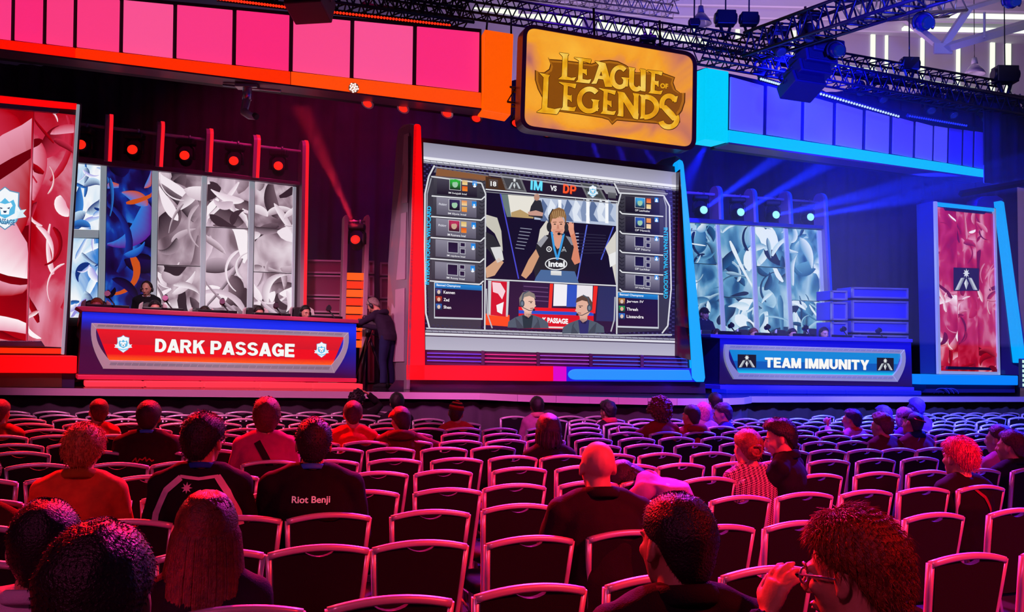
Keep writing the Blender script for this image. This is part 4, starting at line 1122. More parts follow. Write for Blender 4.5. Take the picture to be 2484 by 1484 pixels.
def presenter(cx, cy, s, face_c, hair, look, shirt, tie):
    def S(pts): return [(cx + x * s * look, cy + y * s) for x, y in pts]
    P.poly(S([(-48, 56), (-46, 42), (-30, 32), (-12, 26), (12, 26), (34, 34), (48, 44), (50, 58)]), '4c5c6a', 9)
    P.poly(S([(-30, 32), (-22, 40), (-8, 58), (-26, 58)]), '3c4854', 10); P.poly(S([(20, 30), (26, 38), (12, 58), (30, 58)]), '3c4854', 10)
    P.poly(S([(-13, 27), (13, 27), (9, 58), (-10, 58)]), shirt, 10); P.poly(S([(-10, 24), (10, 24), (6, 34), (-4, 36)]), tie, 11)
    P.poly(S([(-9, 8), (10, 8), (9, 26), (2, 33), (-8, 27)]), 'd8a896', 11)
    P.disc(cx + 1 * s * look, cy - 2 * s, 17 * s, 23 * s, face_c, 12, 24); P.poly(S([(16, -2), (20, 5), (16, 8)]), face_c, 12)
    P.poly(S([(-19, 4), (-20, -14), (-12, -27), (4, -30), (16, -24), (19, -12), (14, -15), (4, -19), (-8, -16), (-12, -6), (-13, 6)]), hair, 13)
    P.line(S([(2, -6), (12, -6)]), 1.6, '5a4038', 13); P.disc(cx + 8 * s * look, cy - 3 * s, 2.4 * s, 1.2 * s, '2c2420', 13, 8)
    P.line(S([(6, 11), (14, 10)]), 2, 'a0584e', 13)
    P.disc(cx - 13 * s * look, cy - 1 * s, 5.5 * s, 9 * s, '3c4a58', 14, 16); P.disc(cx - 13 * s * look, cy - 1 * s, 3 * s, 5.5 * s, '6a7c8c', 15, 12)
    P.line(S([(-13, -10), (-10, -24), (2, -31)]), 3, '4a5866', 14); P.line(S([(-12, 8), (4, 16), (14, 14)]), 1.6, '28303a', 15); P.disc(cx + 15 * s * look, cy + 14 * s, 3 * s, 3 * s, '20262e', 16, 8)


presenter(1280, 737, 1.02, 'e8c0ac', '8a8078', 1, '16343a', '12262c'); presenter(1416, 748, 1.05, 'e0b09a', '5a4438', -1, '28306a', '1c2248')
P.line([(1180, 700), (1182, 760), (1194, 796)], 3, 'b8bac2', 14); P.line([(1492, 720), (1490, 776), (1482, 804)], 3, 'b8bac2', 14)
P.line([(1034, 796), (1500, 813), (1630, 812)], 4, 'b8bac4', 8)
m = P.build('display', picture_mat('led_screen', 1.0, .25), cs)

# ================================================================== FASCIAS (hanging panels with light painted as emission, plus light strips)
def fascia(name, label, xs, top, bot, sb, D, colp, strip, stripc, endbox, endc, step):
    """xs: panel edges; top/bot/sb: y of panel top, panel bottom, strip bottom (functions of x); D: distance"""
    A, B = U(xs[0], bot(xs[0]), D(xs[0])), U(xs[-1], bot(xs[-1]), D(xs[-1]))
    pl = Plane(A, B)
    t = empty(name, pl.at(xs[len(xs) // 2], sb(xs[len(xs) // 2])), math.atan2(pl.r.y, pl.r.x)); tag(t, label, 'fascia')
    x0, x1 = xs[0], xs[-1]
    m = MB(); slab(pl, [(x0, top(x0) - 8), (x1, top(x1) - 8), (x1, sb(x1) + 2), (x0, sb(x0) + 2)], -.03, .5, m); m.build('carcass', mat('fascia_black', (.02, .012, .025), .5), t)
    for a, b in zip(xs, xs[1:]):
        g = 5 if b - a > 45 else 3
        m = MB(); slab(pl, [(a + g, top(a)), (b - g, top(b)), (b - g - 2, bot(b) - 2), (a + g - 2, bot(a) - 2)], .0, .03, m); m.build('panel', colp(a), t, bevel=.006)
    for (a, b), c in zip(strip, stripc):
        m = MB(); slab(pl, [(a + .8, bot(a)), (b - .8, bot(b)), (b - .8, sb(b) - 4), (a + .8, sb(a) - 4)], .07, .09, m); m.build('light_strip', c, t, bevel=.01)
        m = MB(); slab(pl, [(a, sb(a) - 4), (b, sb(b) - 4), (b, sb(b)), (a, sb(a))], .1, .4, m); m.build('bottom_rail', mat(name + '_rail', (.3, .14, .2) if 'pink' in label else (.08, .1, .35), .35, .5), t)
    if endbox:
        m = MB(); slab(pl, endbox, .12, .45, m); m.build('end_box', endc, t, bevel=.015)
    return pl


def lerp(xa, ya, xb, yb): return lambda x: ya + (yb - ya) * (x - xa) / (xb - xa)


pk = [mat('panel_painted_pink_light_%d' % i, (.8, .5, .6), .5, emit=c, es=.92) for i, c in enumerate(('ff2a78', 'ff3c80', 'ff4a8a', 'ff5494', 'ff3a84'))]  # coloured spot light on plain panels, painted as pink emission
xl = [-330, -250, -170, -95, -30, 32, 109, 183, 295, 425, 569, 707, 855, 1007, 1168]
tl = lerp(300, 0, 1165, 78); bl = lerp(0, 95, 1165, 224); sl_ = lerp(0, 122, 1165, 266)
LF = fascia('light_fascia', 'long pink panelled fascia with an orange light strip hanging at the left', xl, tl, bl, sl_, lerp(0, 13.6, 1240, 15.4), lambda a: pk[(int(a) // 97) % 5],
            [(-330, -150), (-150, 182), (182, 705), (705, 1093 + 75)], [glow('strip_red', 'ff0800', 1), glow('strip_red2', 'ff1200', 1), glow('strip_redorange', 'ff2c00', 1), glow('strip_orange', 'ff4a08', 1)],
            [(1176, 71), (1246, 82), (1239, 279), (1171, 267)], glow('end_orange', 'ff5800', 1.0), 1)
bv = [mat('panel_painted_violet_light_%d' % i, (.4, .4, .8), .5, emit=c, es=.95) for i, c in enumerate(('4a44d4', '4c48dc', '4238e4', '4a46d8'))]  # violet stage light on the panels, put in as emission
xr = [1768, 1858, 1949, 2026, 2098, 2163, 2221, 2266, 2302, 2337, 2364, 2392]


def tr(x): return 186 + (x - 1768) * .246 - max(0, x - 2100) * .02 if x < 2270 else 306 + (x - 2270) * .13


br = lambda x: 315 + (x - 1768) * .1545 + (x - 1768) * (x - 2392) * .00002
sr = lambda x: 349 + (x - 1768) * .138
RF = fascia('light_fascia', 'long violet panelled fascia with an azure light strip hanging at the right', xr, tr, br, sr, lerp(1700, 16.2, 2400, 20.5), lambda a: bv[(int(a) // 71) % 4] if a < 2290 else mat('panel_painted_blue_light', (.3, .3, .7), .5, emit='2418e0', es=.7),
            [(1768, 2040), (2040, 2282), (2282, 2402)], [glow('strip_azure', '00c0ff', 1)] * 3,
            [(1712, 164), (1768, 173), (1766, 345), (1710, 337)], glow('end_cyan', '00ccf8', 1.0), 1)
# ================================================================== CHAIRS
# seat grids: (row depth along the facing direction, seat positions along the row)
ROWS_L = [ (13.00, [-2.44, -1.98, -1.49, -1.04, -0.60, -0.08, 0.37, 0.83, 1.31, 1.79, 2.27]),
          (12.30, [-2.25, -1.79, -1.28, -0.80, -0.36, 0.14, 0.61, 1.05, 1.53, 1.98]),
          (11.58, [-2.03, -1.54, -0.99, -0.56, -0.12, 0.35, 0.83, 1.28, 1.76, 2.21, 2.66]),
          (10.86, [-1.84, -1.33, -0.85, -0.35, 0.10, 0.58, 1.05, 1.52, 1.98, 2.51, 2.94]),
          (10.06, [-1.57, -1.10, -0.61, -0.11, 0.34, 0.86, 1.38, 1.86, 2.29, 2.72]),
          (9.35, [-1.82, -1.38, -0.89, -0.46, 0.09, 0.58, 1.02, 1.47, 1.98, 2.50]),
          (8.52, [-1.55, -1.11, -0.44, 0.01, 0.46, 0.91, 1.36, 1.79, 2.28]),
          (7.86, [-1.40, -0.87, -0.42, 0.01, 0.50, 1.03, 1.48, 1.95]),
          (7.01, [-1.13, -0.63, -0.20, 0.42, 0.86, 1.35, 1.85]),
          (6.27, [-1.33, -0.88, -0.37, 0.09, 0.59, 1.09, 1.56]),
          (5.41, [-1.15, -0.62, -0.15, 0.38, 0.86, 1.37]),
          (4.63, [-1.02, -0.37, 0.13, 0.57, 1.09]),
          (3.88, [-0.85, -0.42, 0.01, 0.44, 0.87]),
          (3.01, [0.09, 0.58]) ]
ROWS_R = [ (12.40, [12.53, 12.96, 13.39, 13.82, 14.25, 14.68, 15.15]),
          (11.86, [4.62, 5.05, 5.48, 5.91, 9.93, 10.54, 10.97, 11.48, 12.08, 12.68, 13.11, 13.54, 13.97]),
          (11.21, [4.92, 5.37, 5.80, 6.28, 6.71, 7.14, 7.57, 8.00, 8.43, 8.90, 9.33, 9.85, 10.28, 10.77, 11.20, 11.63, 12.06, 12.49, 12.92, 13.41]),
          (10.49, [5.05, 5.52, 5.95, 6.40, 6.83, 7.26, 7.71, 8.22, 8.66, 9.12, 9.63, 10.16, 10.59, 11.02, 11.45, 11.92]),
          (9.82, [3.65, 4.19, 4.73, 5.27, 5.72, 6.18, 6.64, 7.07, 7.50, 7.95, 8.38, 9.01, 9.44, 9.87, 10.30, 10.73, 11.23, 11.80]),
          (9.11, [3.42, 3.89, 4.40, 4.90, 5.41, 5.86, 6.38, 6.83, 7.29, 7.74, 8.23, 8.66, 9.09, 9.52, 9.95, 10.41, 10.97]),
          (8.43, [3.20, 3.64, 4.16, 4.66, 5.15, 5.65, 6.37, 6.80, 7.23, 7.66, 8.09, 8.52, 8.95, 9.38, 9.82, 10.33]),
          (7.75, [2.83, 3.39, 3.90, 4.37, 4.91, 5.45, 5.99, 6.45, 6.89, 7.35, 7.78, 8.21, 8.78]),
          (6.97, [2.72, 3.16, 3.63, 4.09, 4.61, 5.04, 5.47, 5.90, 6.33, 6.76, 7.19, 7.82]),
          (6.24, [2.48, 2.98, 3.41, 3.84, 4.35, 4.78, 5.28, 5.79, 6.30, 6.90, 7.36, 7.79]),
          (5.42, [2.12, 2.65, 3.10, 3.58, 4.02, 4.51, 5.05, 5.56, 6.08, 6.60]),
          (4.65, [1.85, 2.32, 2.80, 3.27, 3.76, 4.24, 4.73, 5.23]),
          (3.82, [1.57, 2.07, 2.57, 3.04, 3.49, 3.96, 4.57]),
          (2.98, [1.24, 1.74, 2.24, 2.74, 3.25, 3.78]) ]
FABRIC = mat('black_chair_fabric', (.010, .009, .012), .85, bump=.3, bscale=400, spec=.2)
ORD = ['zeroth', 'first', 'second', 'third', 'fourth', 'fifth', 'sixth', 'seventh', 'eighth', 'ninth', 'tenth', 'eleventh', 'twelfth', 'thirteenth', 'fourteenth', 'fifteenth', 'sixteenth', 'seventeenth', 'eighteenth', 'nineteenth', 'twentieth']


def chair_proto():
    t = empty('banquet_chair', (0, 0, 0)); tag(t, 'x', 'chair', 'banquet chairs facing the stage')
    W = .205; HT = .90; BY = -.27
    def arch(x): return HT + .028 * (1 - (x / W) ** 2)
    def yb(z): return -.2 + (BY + .2) * (z - .45) / .45 if z > .45 else -.2 - .08 * (.45 - z) / .45
    m = MB(); pts = []
    for k in range(15):                                    # top rail: bowed bar, softly boxed section
        x = -W + 2 * W * k / 14; pts.append(Vector((x, BY + .0 - .012 * (1 - (x / W) ** 2), arch(x) - .012)))
    rings = []
    for i, p in enumerate(pts):
        tn = (pts[min(i + 1, 14)] - pts[max(i - 1, 0)]).normalized(); u = Vector((-tn.z, 0, tn.x)); w = Vector((0, 1, 0))
        rings.append([p + u * a + w * b for a, b in ((-.013, -.013), (-.006, -.016), (.006, -.015), (.013, -.009), (.014, .006), (.009, .014), (-.006, .015), (-.013, .011))])
    m.loft(rings); m.build('top_rail', CHAIR_M, t)
    for s in (-1, 1):
        m = MB()
        zz = [.893, .75, .6, .45, .25, .0]
        xs = [W - .003, W - .014, W - .027, W - .038, W - .036, W - .026]
        rg = []
        for z, x in zip(zz, xs):
            c = Vector((s * x, yb(z), z)); rg.append([c + Vector((a, b, 0)) for a, b in ((-.012, -.014), (.012, -.014), (.014, 0), (.012, .014), (-.012, .014), (-.014, 0))])
        m.loft(rg); m.build('rear_leg', CHAIR_M, t)
        m = MB(); m.tube([(s * .185, .19, .43), (s * .19, .205, 0)], .0125, 8); m.build('front_leg', CHAIR_M, t)
        m = MB(); m.tube([(s * .168, -.22, .17), (s * .186, .2, .17)], .008, 6); m.build('stretcher', CHAIR_M, t)
    # padded back with the finger hole under the rail
    m = MB(); n = 24; fr = []
    for k in range(n + 1):
        x = -(W - .016) + 2 * (W - .016) * k / n
        dip = .024 * max(0, 1 - (x / .062) ** 2)
        fr.append((x, arch(x) - .026 - dip))
    outline = [Vector((x, yb(z) + .013, z)) for x, z in fr] + [Vector((W - .05, yb(.44) + .013, .44)), Vector((-(W - .05), yb(.44) + .013, .44))]
    m.prism(outline, (0, -.03, 0)); m.build('backrest', FABRIC, t)
    m = MB(); m.tube([Vector((.064 * math.cos(PI + PI * k / 10), BY - .004, arch(0) - .026 + .027 * math.sin(PI + PI * k / 10))) for k in range(11)], .0035, 6)
    m.build('handle_trim', mat('handle_trim_dark', (.07, .05, .07), .35), t)
    m = MB()
    rg = []
    for z, s_ in ((.41, .94), (.425, 1.0), (.46, 1.0), (.475, .95), (.48, .8)):
        rg.append([Vector((.205 * s_ * (abs(math.cos(a)) ** .45) * (1 if math.cos(a) >= 0 else -1), .02 + .215 * s_ * (abs(math.sin(a)) ** .45) * (1 if math.sin(a) >= 0 else -1), z)) for a in [2 * PI * (k + .5) / 20 for k in range(20)]])
    m.loft(rg); m.build('seat', FABRIC, t)
    return t


CP = chair_proto()
CPARTS = list(CP.children)
SEATS = []                                                   # (rail centre, facing yaw) of every chair
first_chair = [True]


QUEUE = []


def put_chair(X, Y, yaw, label):
    SEATS.append((Vector((X, Y, 0)), yaw)); QUEUE.append((X, Y, yaw, label))


def make_chair(X, Y, yaw, label):
    if first_chair[0]:
        r = CP; first_chair[0] = False
    else:
        r = CP.copy(); COL.objects.link(r)
        for ch in CPARTS:
            c = ch.copy(); COL.objects.link(c); c.parent = r; c.matrix_parent_inverse = Matrix()
    f = Vector((-math.sin(yaw), math.cos(yaw), 0))
    r.matrix_world = Matrix.Translation(Vector((X, Y, 0)) + f * .27) @ Matrix.Rotation(yaw, 4, 'Z')
    r['label'] = label
    return r


for ch in CPARTS: ch.matrix_parent_inverse = Matrix()
rc = random.Random(3)
for side, rows, deg in (('left', ROWS_L, 18), ('right', ROWS_R, 21)):
    a = math.radians(deg)
    for i, (v, us) in enumerate(rows):
        for j, u in enumerate(us):
            vv = v + rc.uniform(-.02, .02)
            X, Y = u * math.cos(a) - vv * math.sin(a), u * math.sin(a) + vv * math.cos(a)
            put_chair(X, Y, a + rc.uniform(-.03, .03), 'black banquet chair, %s block, %s row from the stage, %s from the left end' % (side, ORD[i + 1], ORD[j + 1]))

# ================================================================== PEOPLE
def fuse(mb, name, voxel, it=2):
    """weld overlapping volumes into one continuous skin"""
    o = bpy.data.objects.new('tmp', mb.mesh('tmp'))
    r = o.modifiers.new('r', 'REMESH'); r.mode = 'VOXEL'; r.voxel_size = voxel; r.use_smooth_shade = True
    s = o.modifiers.new('s', 'SMOOTH'); s.factor = .5; s.iterations = it
    me = evaluated(o); me.name = name
    d = o.data; bpy.data.objects.remove(o); bpy.data.meshes.remove(d)
    return me


def hand(mb, w, d, nrm, side, curl=.5, sc=1.0):
    d = Vector(d).normalized(); nrm = Vector(nrm); nrm = (nrm - d * nrm.dot(d)).normalized(); x = d.cross(nrm) * side
    w = Vector(w)
    mb.tube([w, w + d * .03 * sc, w + d * .06 * sc, w + d * .092 * sc], [.026 * sc, .036 * sc, .041 * sc, .038 * sc], 10, flat=(.42, 1), ref=nrm)
    for i, L_ in enumerate((.068, .078, .073, .056)):
        b = w + d * (.086 - .006 * abs(i - 1.3)) * sc + x * ((1.5 - i) * .0205 * sc)
        pts = [b]; ang = curl * .45 + .05 * i
        for k, fl in enumerate((.45, .32, .25)):
            ang_d = d * math.cos(ang) + nrm * math.sin(ang) + x * (1.5 - i) * .05
            pts.append(pts[-1] + ang_d * (L_ * fl * sc * 1.05)); ang += curl * .85
        mb.tube(pts, [.0102 * sc, .0095 * sc, .0088 * sc, .007 * sc], 8); mb.ball(pts[-1], .0072 * sc, 8, 5)
    b = w + d * .028 * sc + x * .026 * sc
    t1 = (d * .62 + x * .72 + nrm * .3).normalized(); t2 = (d * .86 + x * .3 + nrm * (.3 + .3 * curl)).normalized()
    p = [b, b + t1 * .036 * sc, b + t1 * .036 * sc + t2 * .03 * sc, b + t1 * .036 * sc + t2 * .052 * sc]
    mb.tube(p, [.0145 * sc, .0125 * sc, .0105 * sc, .008 * sc], 8); mb.ball(p[-1], .008 * sc, 8, 5)


def head_shapes(mb, M, female=False):
    def B(c, r, rot=None):
        R = M.to_3x3()
        mb.ball(M @ Vector(c), r, 16, 11, R @ rot if rot is not None else R)
    B((0, -.012, .03), (.075, .095, .088)); B((0, .025, -.02), (.064, .068, .088)); B((0, .03, -.065), (.052, .056, .05)); B((0, .062, -.098), (.026, .024, .020))
    B((0, .082, .018), (.05, .018, .014)); B((.036, .068, -.022), (.022, .02, .02)); B((-.036, .068, -.022), (.022, .02, .02))
    mb.tube([M @ Vector((0, .09, .012)), M @ Vector((0, .106, -.012)), M @ Vector((0, .116, -.032))], [.009, .011, .012], 8); B((0, .104, -.036), (.018, .012, .009))
    B((0, .09, -.064), (.022, .012, .006)); B((0, .088, -.074), (.02, .012, .007))
    for s in (-1, 1):
        B((s * .079, -.004, -.008), (.010, .021, .032), Matrix.Rotation(s * .35, 3, 'Z')); B((s * .081, .0, -.028), (.009, .012, .014))


SKINS = {}


def skin(c): return mat('skin_' + c, lin(c), .5, 0, var=.06, vscale=30, bump=.06, bscale=150)


def hair_mat(c): return mat('hair_' + c, lin(c), .42, 0, var=.45, vscale=55, bump=.5, bscale=160)


def cloth(c): return mat('cloth_' + c, lin(c), .85, 0, var=.12, vscale=18, bump=.25, bscale=220, spec=.25)


def hair_mesh(M, st, rnd):
    thick = st.get('t', .016); nz = st.get('n', .004); fq = st.get('f', 35); fr, sd, bk = st.get('front', 58), st.get('side', 92), st.get('back', 128)
    nu, nv = 44, 18; rings = []; c = Vector((0, -.012, .03)); R = Vector((.076, .097, .089)); pts = []
    sx = rnd.uniform(0, 50)
    zf, zs, zb = .078 + (58 - fr) * .0012, .010 - (sd - 92) * .0018, -.088 - (bk - 124) * .0014
    lv = [(0, zf), (48, zf - .012), (66, zs + .022), (80, zs + .004), (98, zs - .004), (116, (zs + zb) / 2 - .01), (140, zb), (180, zb - .004)]
    for j in range(nv + 1):
        ring = []
        for i in range(nu):
            az = 2 * PI * i / nu; ca = math.cos(az); ad = math.degrees(min(az, 2 * PI - az))
            for (a0, z0), (a1, z1) in zip(lv, lv[1:]):
                if a0 <= ad <= a1 + 1e-6: zc_ = z0 + (z1 - z0) * (ad - a0) / (a1 - a0); break
            e = (j + .02) / (nv + .02); qa = .14
            if zc_ >= c.z: ph = math.acos(min(.999, (zc_ - c.z) / R.z)) * e; dn = 0
            else:
                s = (qa + c.z - zc_) * e; ph = min(PI / 2, s / qa * PI / 2); dn = max(0, s - qa)
            d = Vector((math.sin(ph) * math.sin(az), math.sin(ph) * ca, math.cos(ph)))
            fade = 1 if e < .82 else max(0, 1 - ((e - .82) / .18) ** 2)
            th = thick * (.25 + .75 * fade) * (1 + st.get('top', 0) * max(0, d.z) + st.get('quiff', 0) * max(0, d.y) * max(0, d.z) * 2)
            if j == nv: th = -.014
            hs = 1 - .34 * min(1, dn / .13) ** 1.6
            q = Vector((d.x * R.x * hs, d.y * R.y * hs, d.z * R.z - dn))
            f_ = fq
            th += nz * fade * (noise.noise(q * f_ + Vector((sx, 0, 0))) + .6 * noise.noise(q * f_ * 2.3 + Vector((0, sx, 0))))
            p = c + q + d * th
            ring.append(p)
            if .05 < e < .95: pts.append((p, d))
        rings.append(ring)
    mb = MB(); mb.loft([[M @ p for p in r] for r in rings], True)
    for k in range(st.get('tufts', 0)):
        p, d = rnd.choice(pts); L_ = st.get('tl', .02) * rnd.uniform(.5, 1.3)
        dw = Vector((0, -.25, -1)); dw = (dw - d * dw.dot(d)).normalized() if abs(d.z) < .97 else Vector((0, -1, 0))
        fl = (d * st.get('up', .28) + dw + Vector((rnd.uniform(-.5, .5), rnd.uniform(-.5, .5), rnd.uniform(-.3, .3)))).normalized()
        w = st.get('tw', .006)
        mb.tube([M @ (p - d * .004), M @ (p + (d * .35 + fl * .65) * L_ * .5), M @ (p + fl * L_)], [w, w * .7, w * .1], 4)
    if st.get('curls'):
        for k in range(st['curls']):
            p, d = rnd.choice(pts); mb.ball(M @ (p + d * rnd.uniform(-.004, .012)), rnd.uniform(.009, .018), 7, 5)
    if st.get('long'):
        Ln = st['long']; wd = st.get('w', 1.0); prof = [(.085, .045, .055, -.012), (.05, .074, .092, -.012), (0, .096, .112, -.014), (-.06, .104, .104, -.022), (-.13, .114, .084, -.052), (-.20, .112, .070, -.09), (-.28, .098, .056, -.125), (-.36, .074, .044, -.15), (-.44, .05, .034, -.165), (-.50, .03, .02, -.175)]
        rg = []
        for z, rx, ry, y0 in prof:
            last = z - .07 < -Ln
            ring = []
            for k in range(64):
                az = 2 * PI * k / 64; ca = math.cos(az)
                inn = .35 if ca > .55 and z < .06 else (.35 + (.55 - ca) * 3 if ca > .33 and z < .06 else 1)
                rel = 1 + .03 * math.sin(k * 2.7 + z * 6) + .025 * math.sin(k * 5.1 + z * 11 + 1) + .03 * noise.noise(Vector((k * .8, z * 14, sx)))
                if last: rel *= .86
                zz = z - (.035 * noise.noise(Vector((k * .35, 3, sx))) + .02 * math.sin(k * 1.9) if z < -.1 else 0) * (1.2 if last else .5)
                ring.append(M @ Vector((rx * wd * inn * rel * math.sin(az), y0 + ry * inn * rel * ca, zz)))
            rg.append(ring)
            if last: break
        mb.loft(rg, True)
        for k in range(st.get('strands', 0)):
            az = PI + rnd.uniform(-2.0, 2.0); w = rnd.uniform(.003, .008)
            pp = [M @ (Vector((0, -.012, .03)) + Vector((.090 * math.sin(q_) * math.sin(az), .111 * math.sin(q_) * math.cos(az), .103 * math.cos(q_)))) for q_ in (.25, .6, .95)]
            for z, rx, ry, y0 in prof:
                if z < -Ln + .04 * math.sin(k): break
                kk = 1.0 if z < .06 else .97; pp.append(M @ Vector((rx * wd * kk * math.sin(az), y0 + ry * kk * math.cos(az), z)))
            mb.tube(pp, [w] * (len(pp) - 1) + [w * .3], 5)
    if st.get('bun'):
        b = Vector(st['bun']); mb.ball(M @ b, (.046, .04, .044), 18, 12, M.to_3x3())
        for k in range(7):
            a0 = k * .9; mb.tube([M @ (b + Vector(((.034 + .008 * math.sin(k)) * math.cos(a0 + q * .45), -.014 - .004 * k + .01 * math.sin(q), (.034 + .006 * math.cos(k)) * math.sin(a0 + q * .45)))) for q in range(8)], .010, 6)
    return mb


def person(label, loc, yaw, H, skin_c, hair, shirt, sit=True, lean=.0, hy=0, hp=0, hr=0, sw=.185, bulk=1.0, arms=(None, None), sleeve=1, trousers='10101a', voxel=.014, acc=(), face=False, base=0.0, hands=(None, None), shoes=None, group='people seated in the audience', shoulder_roll=0.0, spine=None):
    """loc: ground point under the head; yaw: facing (0 = +Y, positive = to the left); hy/hp/hr: head turn, nod, tilt"""
    rnd = random.Random(label)
    hc = Vector((0, 0, H - .142)); sw *= .93; nb = Vector((0, -.045 - lean * .12, H - .282)); ch = Vector((0, -.06 - lean * .35, H - .46)); pv = Vector((0, -.03 - lean, H - .80 + lean * .12))
    if sit: pv.z = .56
    else: pv = Vector((0, -.03 - lean, .92))
    if spine: nb, ch, pv = [Vector(q) for q in spine]
    Mh = Matrix.Translation(hc) @ Matrix.Rotation(math.radians(hy), 4, 'Z') @ Matrix.Rotation(math.radians(-hp), 4, 'X') @ Matrix.Rotation(math.radians(hr), 4, 'Y') @ Matrix.Scale(1.07, 4)
    SH = [Vector((s * sw, nb.y - .005, nb.z - .065 + s * shoulder_roll)) for s in (-1, 1)]
    jl = []
    for s, a in zip((-1, 1), arms):
        S = SH[0 if s < 0 else 1]
        if a: e, w = Vector(a[0]), Vector(a[1])
        elif sit: e, w = Vector((s * (sw + .06), nb.y + .06, nb.z - .33)), Vector((s * .10, nb.y + .34, .66))
        else: e, w = Vector((s * (sw + .05), nb.y - .02, nb.z - .34)), Vector((s * (sw + .06), nb.y + .06, nb.z - .60))
        jl.append((s, S, e, w))

    def torso(mb, g):
        q = bulk
        sec = [(pv + Vector((0, 0, -.08)), .165, .125), (pv + Vector((0, 0, .02)), .172 * q, .13), (pv.lerp(ch, .45), .160 * q, .120 * q), (ch, .178 * q, .125), (ch.lerp(nb, .45), .185, .118), (ch.lerp(nb, .72), .165, .10), (nb + Vector((0, .004, 0)), .078, .072), (nb + Vector((0, .008, .022 if g else .0)), .064, .062)]
        rg = []
        for i, (c, rx, ry) in enumerate(sec):
            n_ = 22; gx = g if i < 6 else g * .6
            rg.append([c + Vector(((rx + gx) * (abs(math.cos(t)) ** .8) * math.copysign(1, math.cos(t)), (ry + gx) * math.sin(t), 0)) for t in [2 * PI * k / n_ for k in range(n_)]])
        mb.loft(rg)
        for s, S, e, w in jl:
            mb.tube([nb + Vector((s * .03, 0, -.012)), nb.lerp(S, .5) + Vector((0, 0, .012)), S + Vector((0, 0, .0))], [.056 + g, .058 + g, .056 + g], 12); mb.ball(S, .060 + g, 14, 9)

    def limb(mb, s, S, e, w, g, upto=1.0):
        ks = [(S, .056), (S.lerp(e, .5), .050), (e, .041), (e.lerp(w, .4), .040), (w, .028)]
        if upto < .6: ks = ks[:2] + [(S.lerp(e, .72), .049)]
        mb.tube([k[0] for k in ks], [k[1] * (1 + (bulk - 1) * .5) + g for k in ks], 12)

    def legs(mb, g):
        for s in (-1, 1):
            if sit: P_ = [pv + Vector((s * .09, .02, 0)), pv + Vector((s * .12, .24, .0)), pv + Vector((s * .13, .44, -.03)), Vector((s * .13, pv.y + .45, .30)), Vector((s * .13, pv.y + .42, .09))]
            else: P_ = [pv + Vector((s * .085, 0, 0)), pv + Vector((s * .095, .01, -.22)), Vector((s * .10, pv.y + .03, .48)), Vector((s * .11, pv.y - .01, .28)), Vector((s * .115, pv.y - .01, .085))]
            mb.tube(P_, [.088 + g, .076 + g, .056 + g, .05 + g, .038 + g * 2.2], 12)
    body = MB(); torso(body, 0)
    for j in jl: limb(body, *j, 0)
    legs(body, 0)
    for s in (-1, 1):
        f = Vector((s * .125, pv.y + (.42 if sit else -.01), .05)); body.tube([f + Vector((0, -.05, -.005)), f + Vector((0, .06, -.005)), f + Vector((0, .17, -.02))], [.042, .042, .028], 10, flat=(.9, 1))
    for (s, S, e, w), hd in zip(jl, hands):
        d, nr, cu = hd if hd else ((w - e).normalized() * .6 + Vector((-s * .3, .6, -.2)), Vector((-s * .5, 0, -.8)), .6)
        hand(body, w, d, nr, -s, cu)
    body.tube([nb + Vector((0, 0, -.03)), nb.lerp(hc, .45), hc + Vector((0, -.015, -.02))], [.066, .058, .056], 14)
    head_shapes(body, Mh)
    me = fuse(body, 'person', voxel, 2)
    Mw = Matrix.Translation(Vector((loc.x, loc.y, base))) @ Matrix.Rotation(yaw, 4, 'Z')
    o = link('person', me, skin(skin_c)); o.matrix_world = Mw
    tag(o, label, 'person', group)

    def child(name, mesh, m, smooth=True):
        c = link(name, mesh, m, None, smooth); c.parent = o; return c
    top = MB(); torso(top, .014)
    for j in jl: limb(top, *j, .013 if sleeve else .012, sleeve if sleeve else .5)
    sm = fuse(top, 'shirt', voxel * 1.15, 3)
    # drape folds
    nrm = [v.normal.copy() for v in sm.vertices]; cos = []
    for v, n_ in zip(sm.vertices, nrm):
        k = v.co; cos.extend(k + n_ * (.006 * noise.noise(k * 9) + .004 * noise.noise(Vector((k.x * 22, k.y * 22, k.z * 9)))))
    sm.vertices.foreach_set('co', cos); sm.update()
    shm = child('jacket' if sleeve and 'jacket' in label or 'suit' in label else 'shirt', sm, shirt if not isinstance(shirt, str) else cloth(shirt))
    lg = MB(); legs(lg, .014)
    child('trousers', fuse(lg, 'trousers', .02, 2), cloth(trousers))
    if shoes:
        for s in (-1, 1):
            f = Vector((s * .125, pv.y + (.42 if sit else -.01), .05)); q = MB(); q.tube([f + Vector((0, -.07, -.005)), f + Vector((0, .06, 0)), f + Vector((0, .19, -.02))], [.046, .05, .036], 12, flat=(.9, 1)); q.box(f + Vector((0, .05, -.042)), (.088, .27, .016))
            child('shoe', q.mesh('shoe'), cloth(shoes))
    if hair:
        child('hair', hair_mesh(Mh, hair, rnd).mesh('hair'), hair_mat(hair['c']))
    if face:
        for s in (-1, 1):
            q = MB(); q.ball(Mh @ Vector((s * .03, .077, .002)), (.0125, .012, .009), 12, 8, Mh.to_3x3()); child('eye', q.mesh('eye'), mat('eye_white', (.6, .56, .54), .2))
            q = MB(); q.ball(Mh @ Vector((s * .03, .0875, .002)), (.0055, .004, .0055), 10, 6, Mh.to_3x3()); child('iris', q.mesh('iris'), mat('eye_dark', (.02, .015, .01), .2))
            q = MB(); q.tube([Mh @ Vector((s * .013, .098, .022)), Mh @ Vector((s * .032, .096, .028)), Mh @ Vector((s * .05, .082, .02))], [.0035, .0045, .002], 6); child('eyebrow', q.mesh('eyebrow'), hair_mat(hair['c'] if hair else '1a1010'))
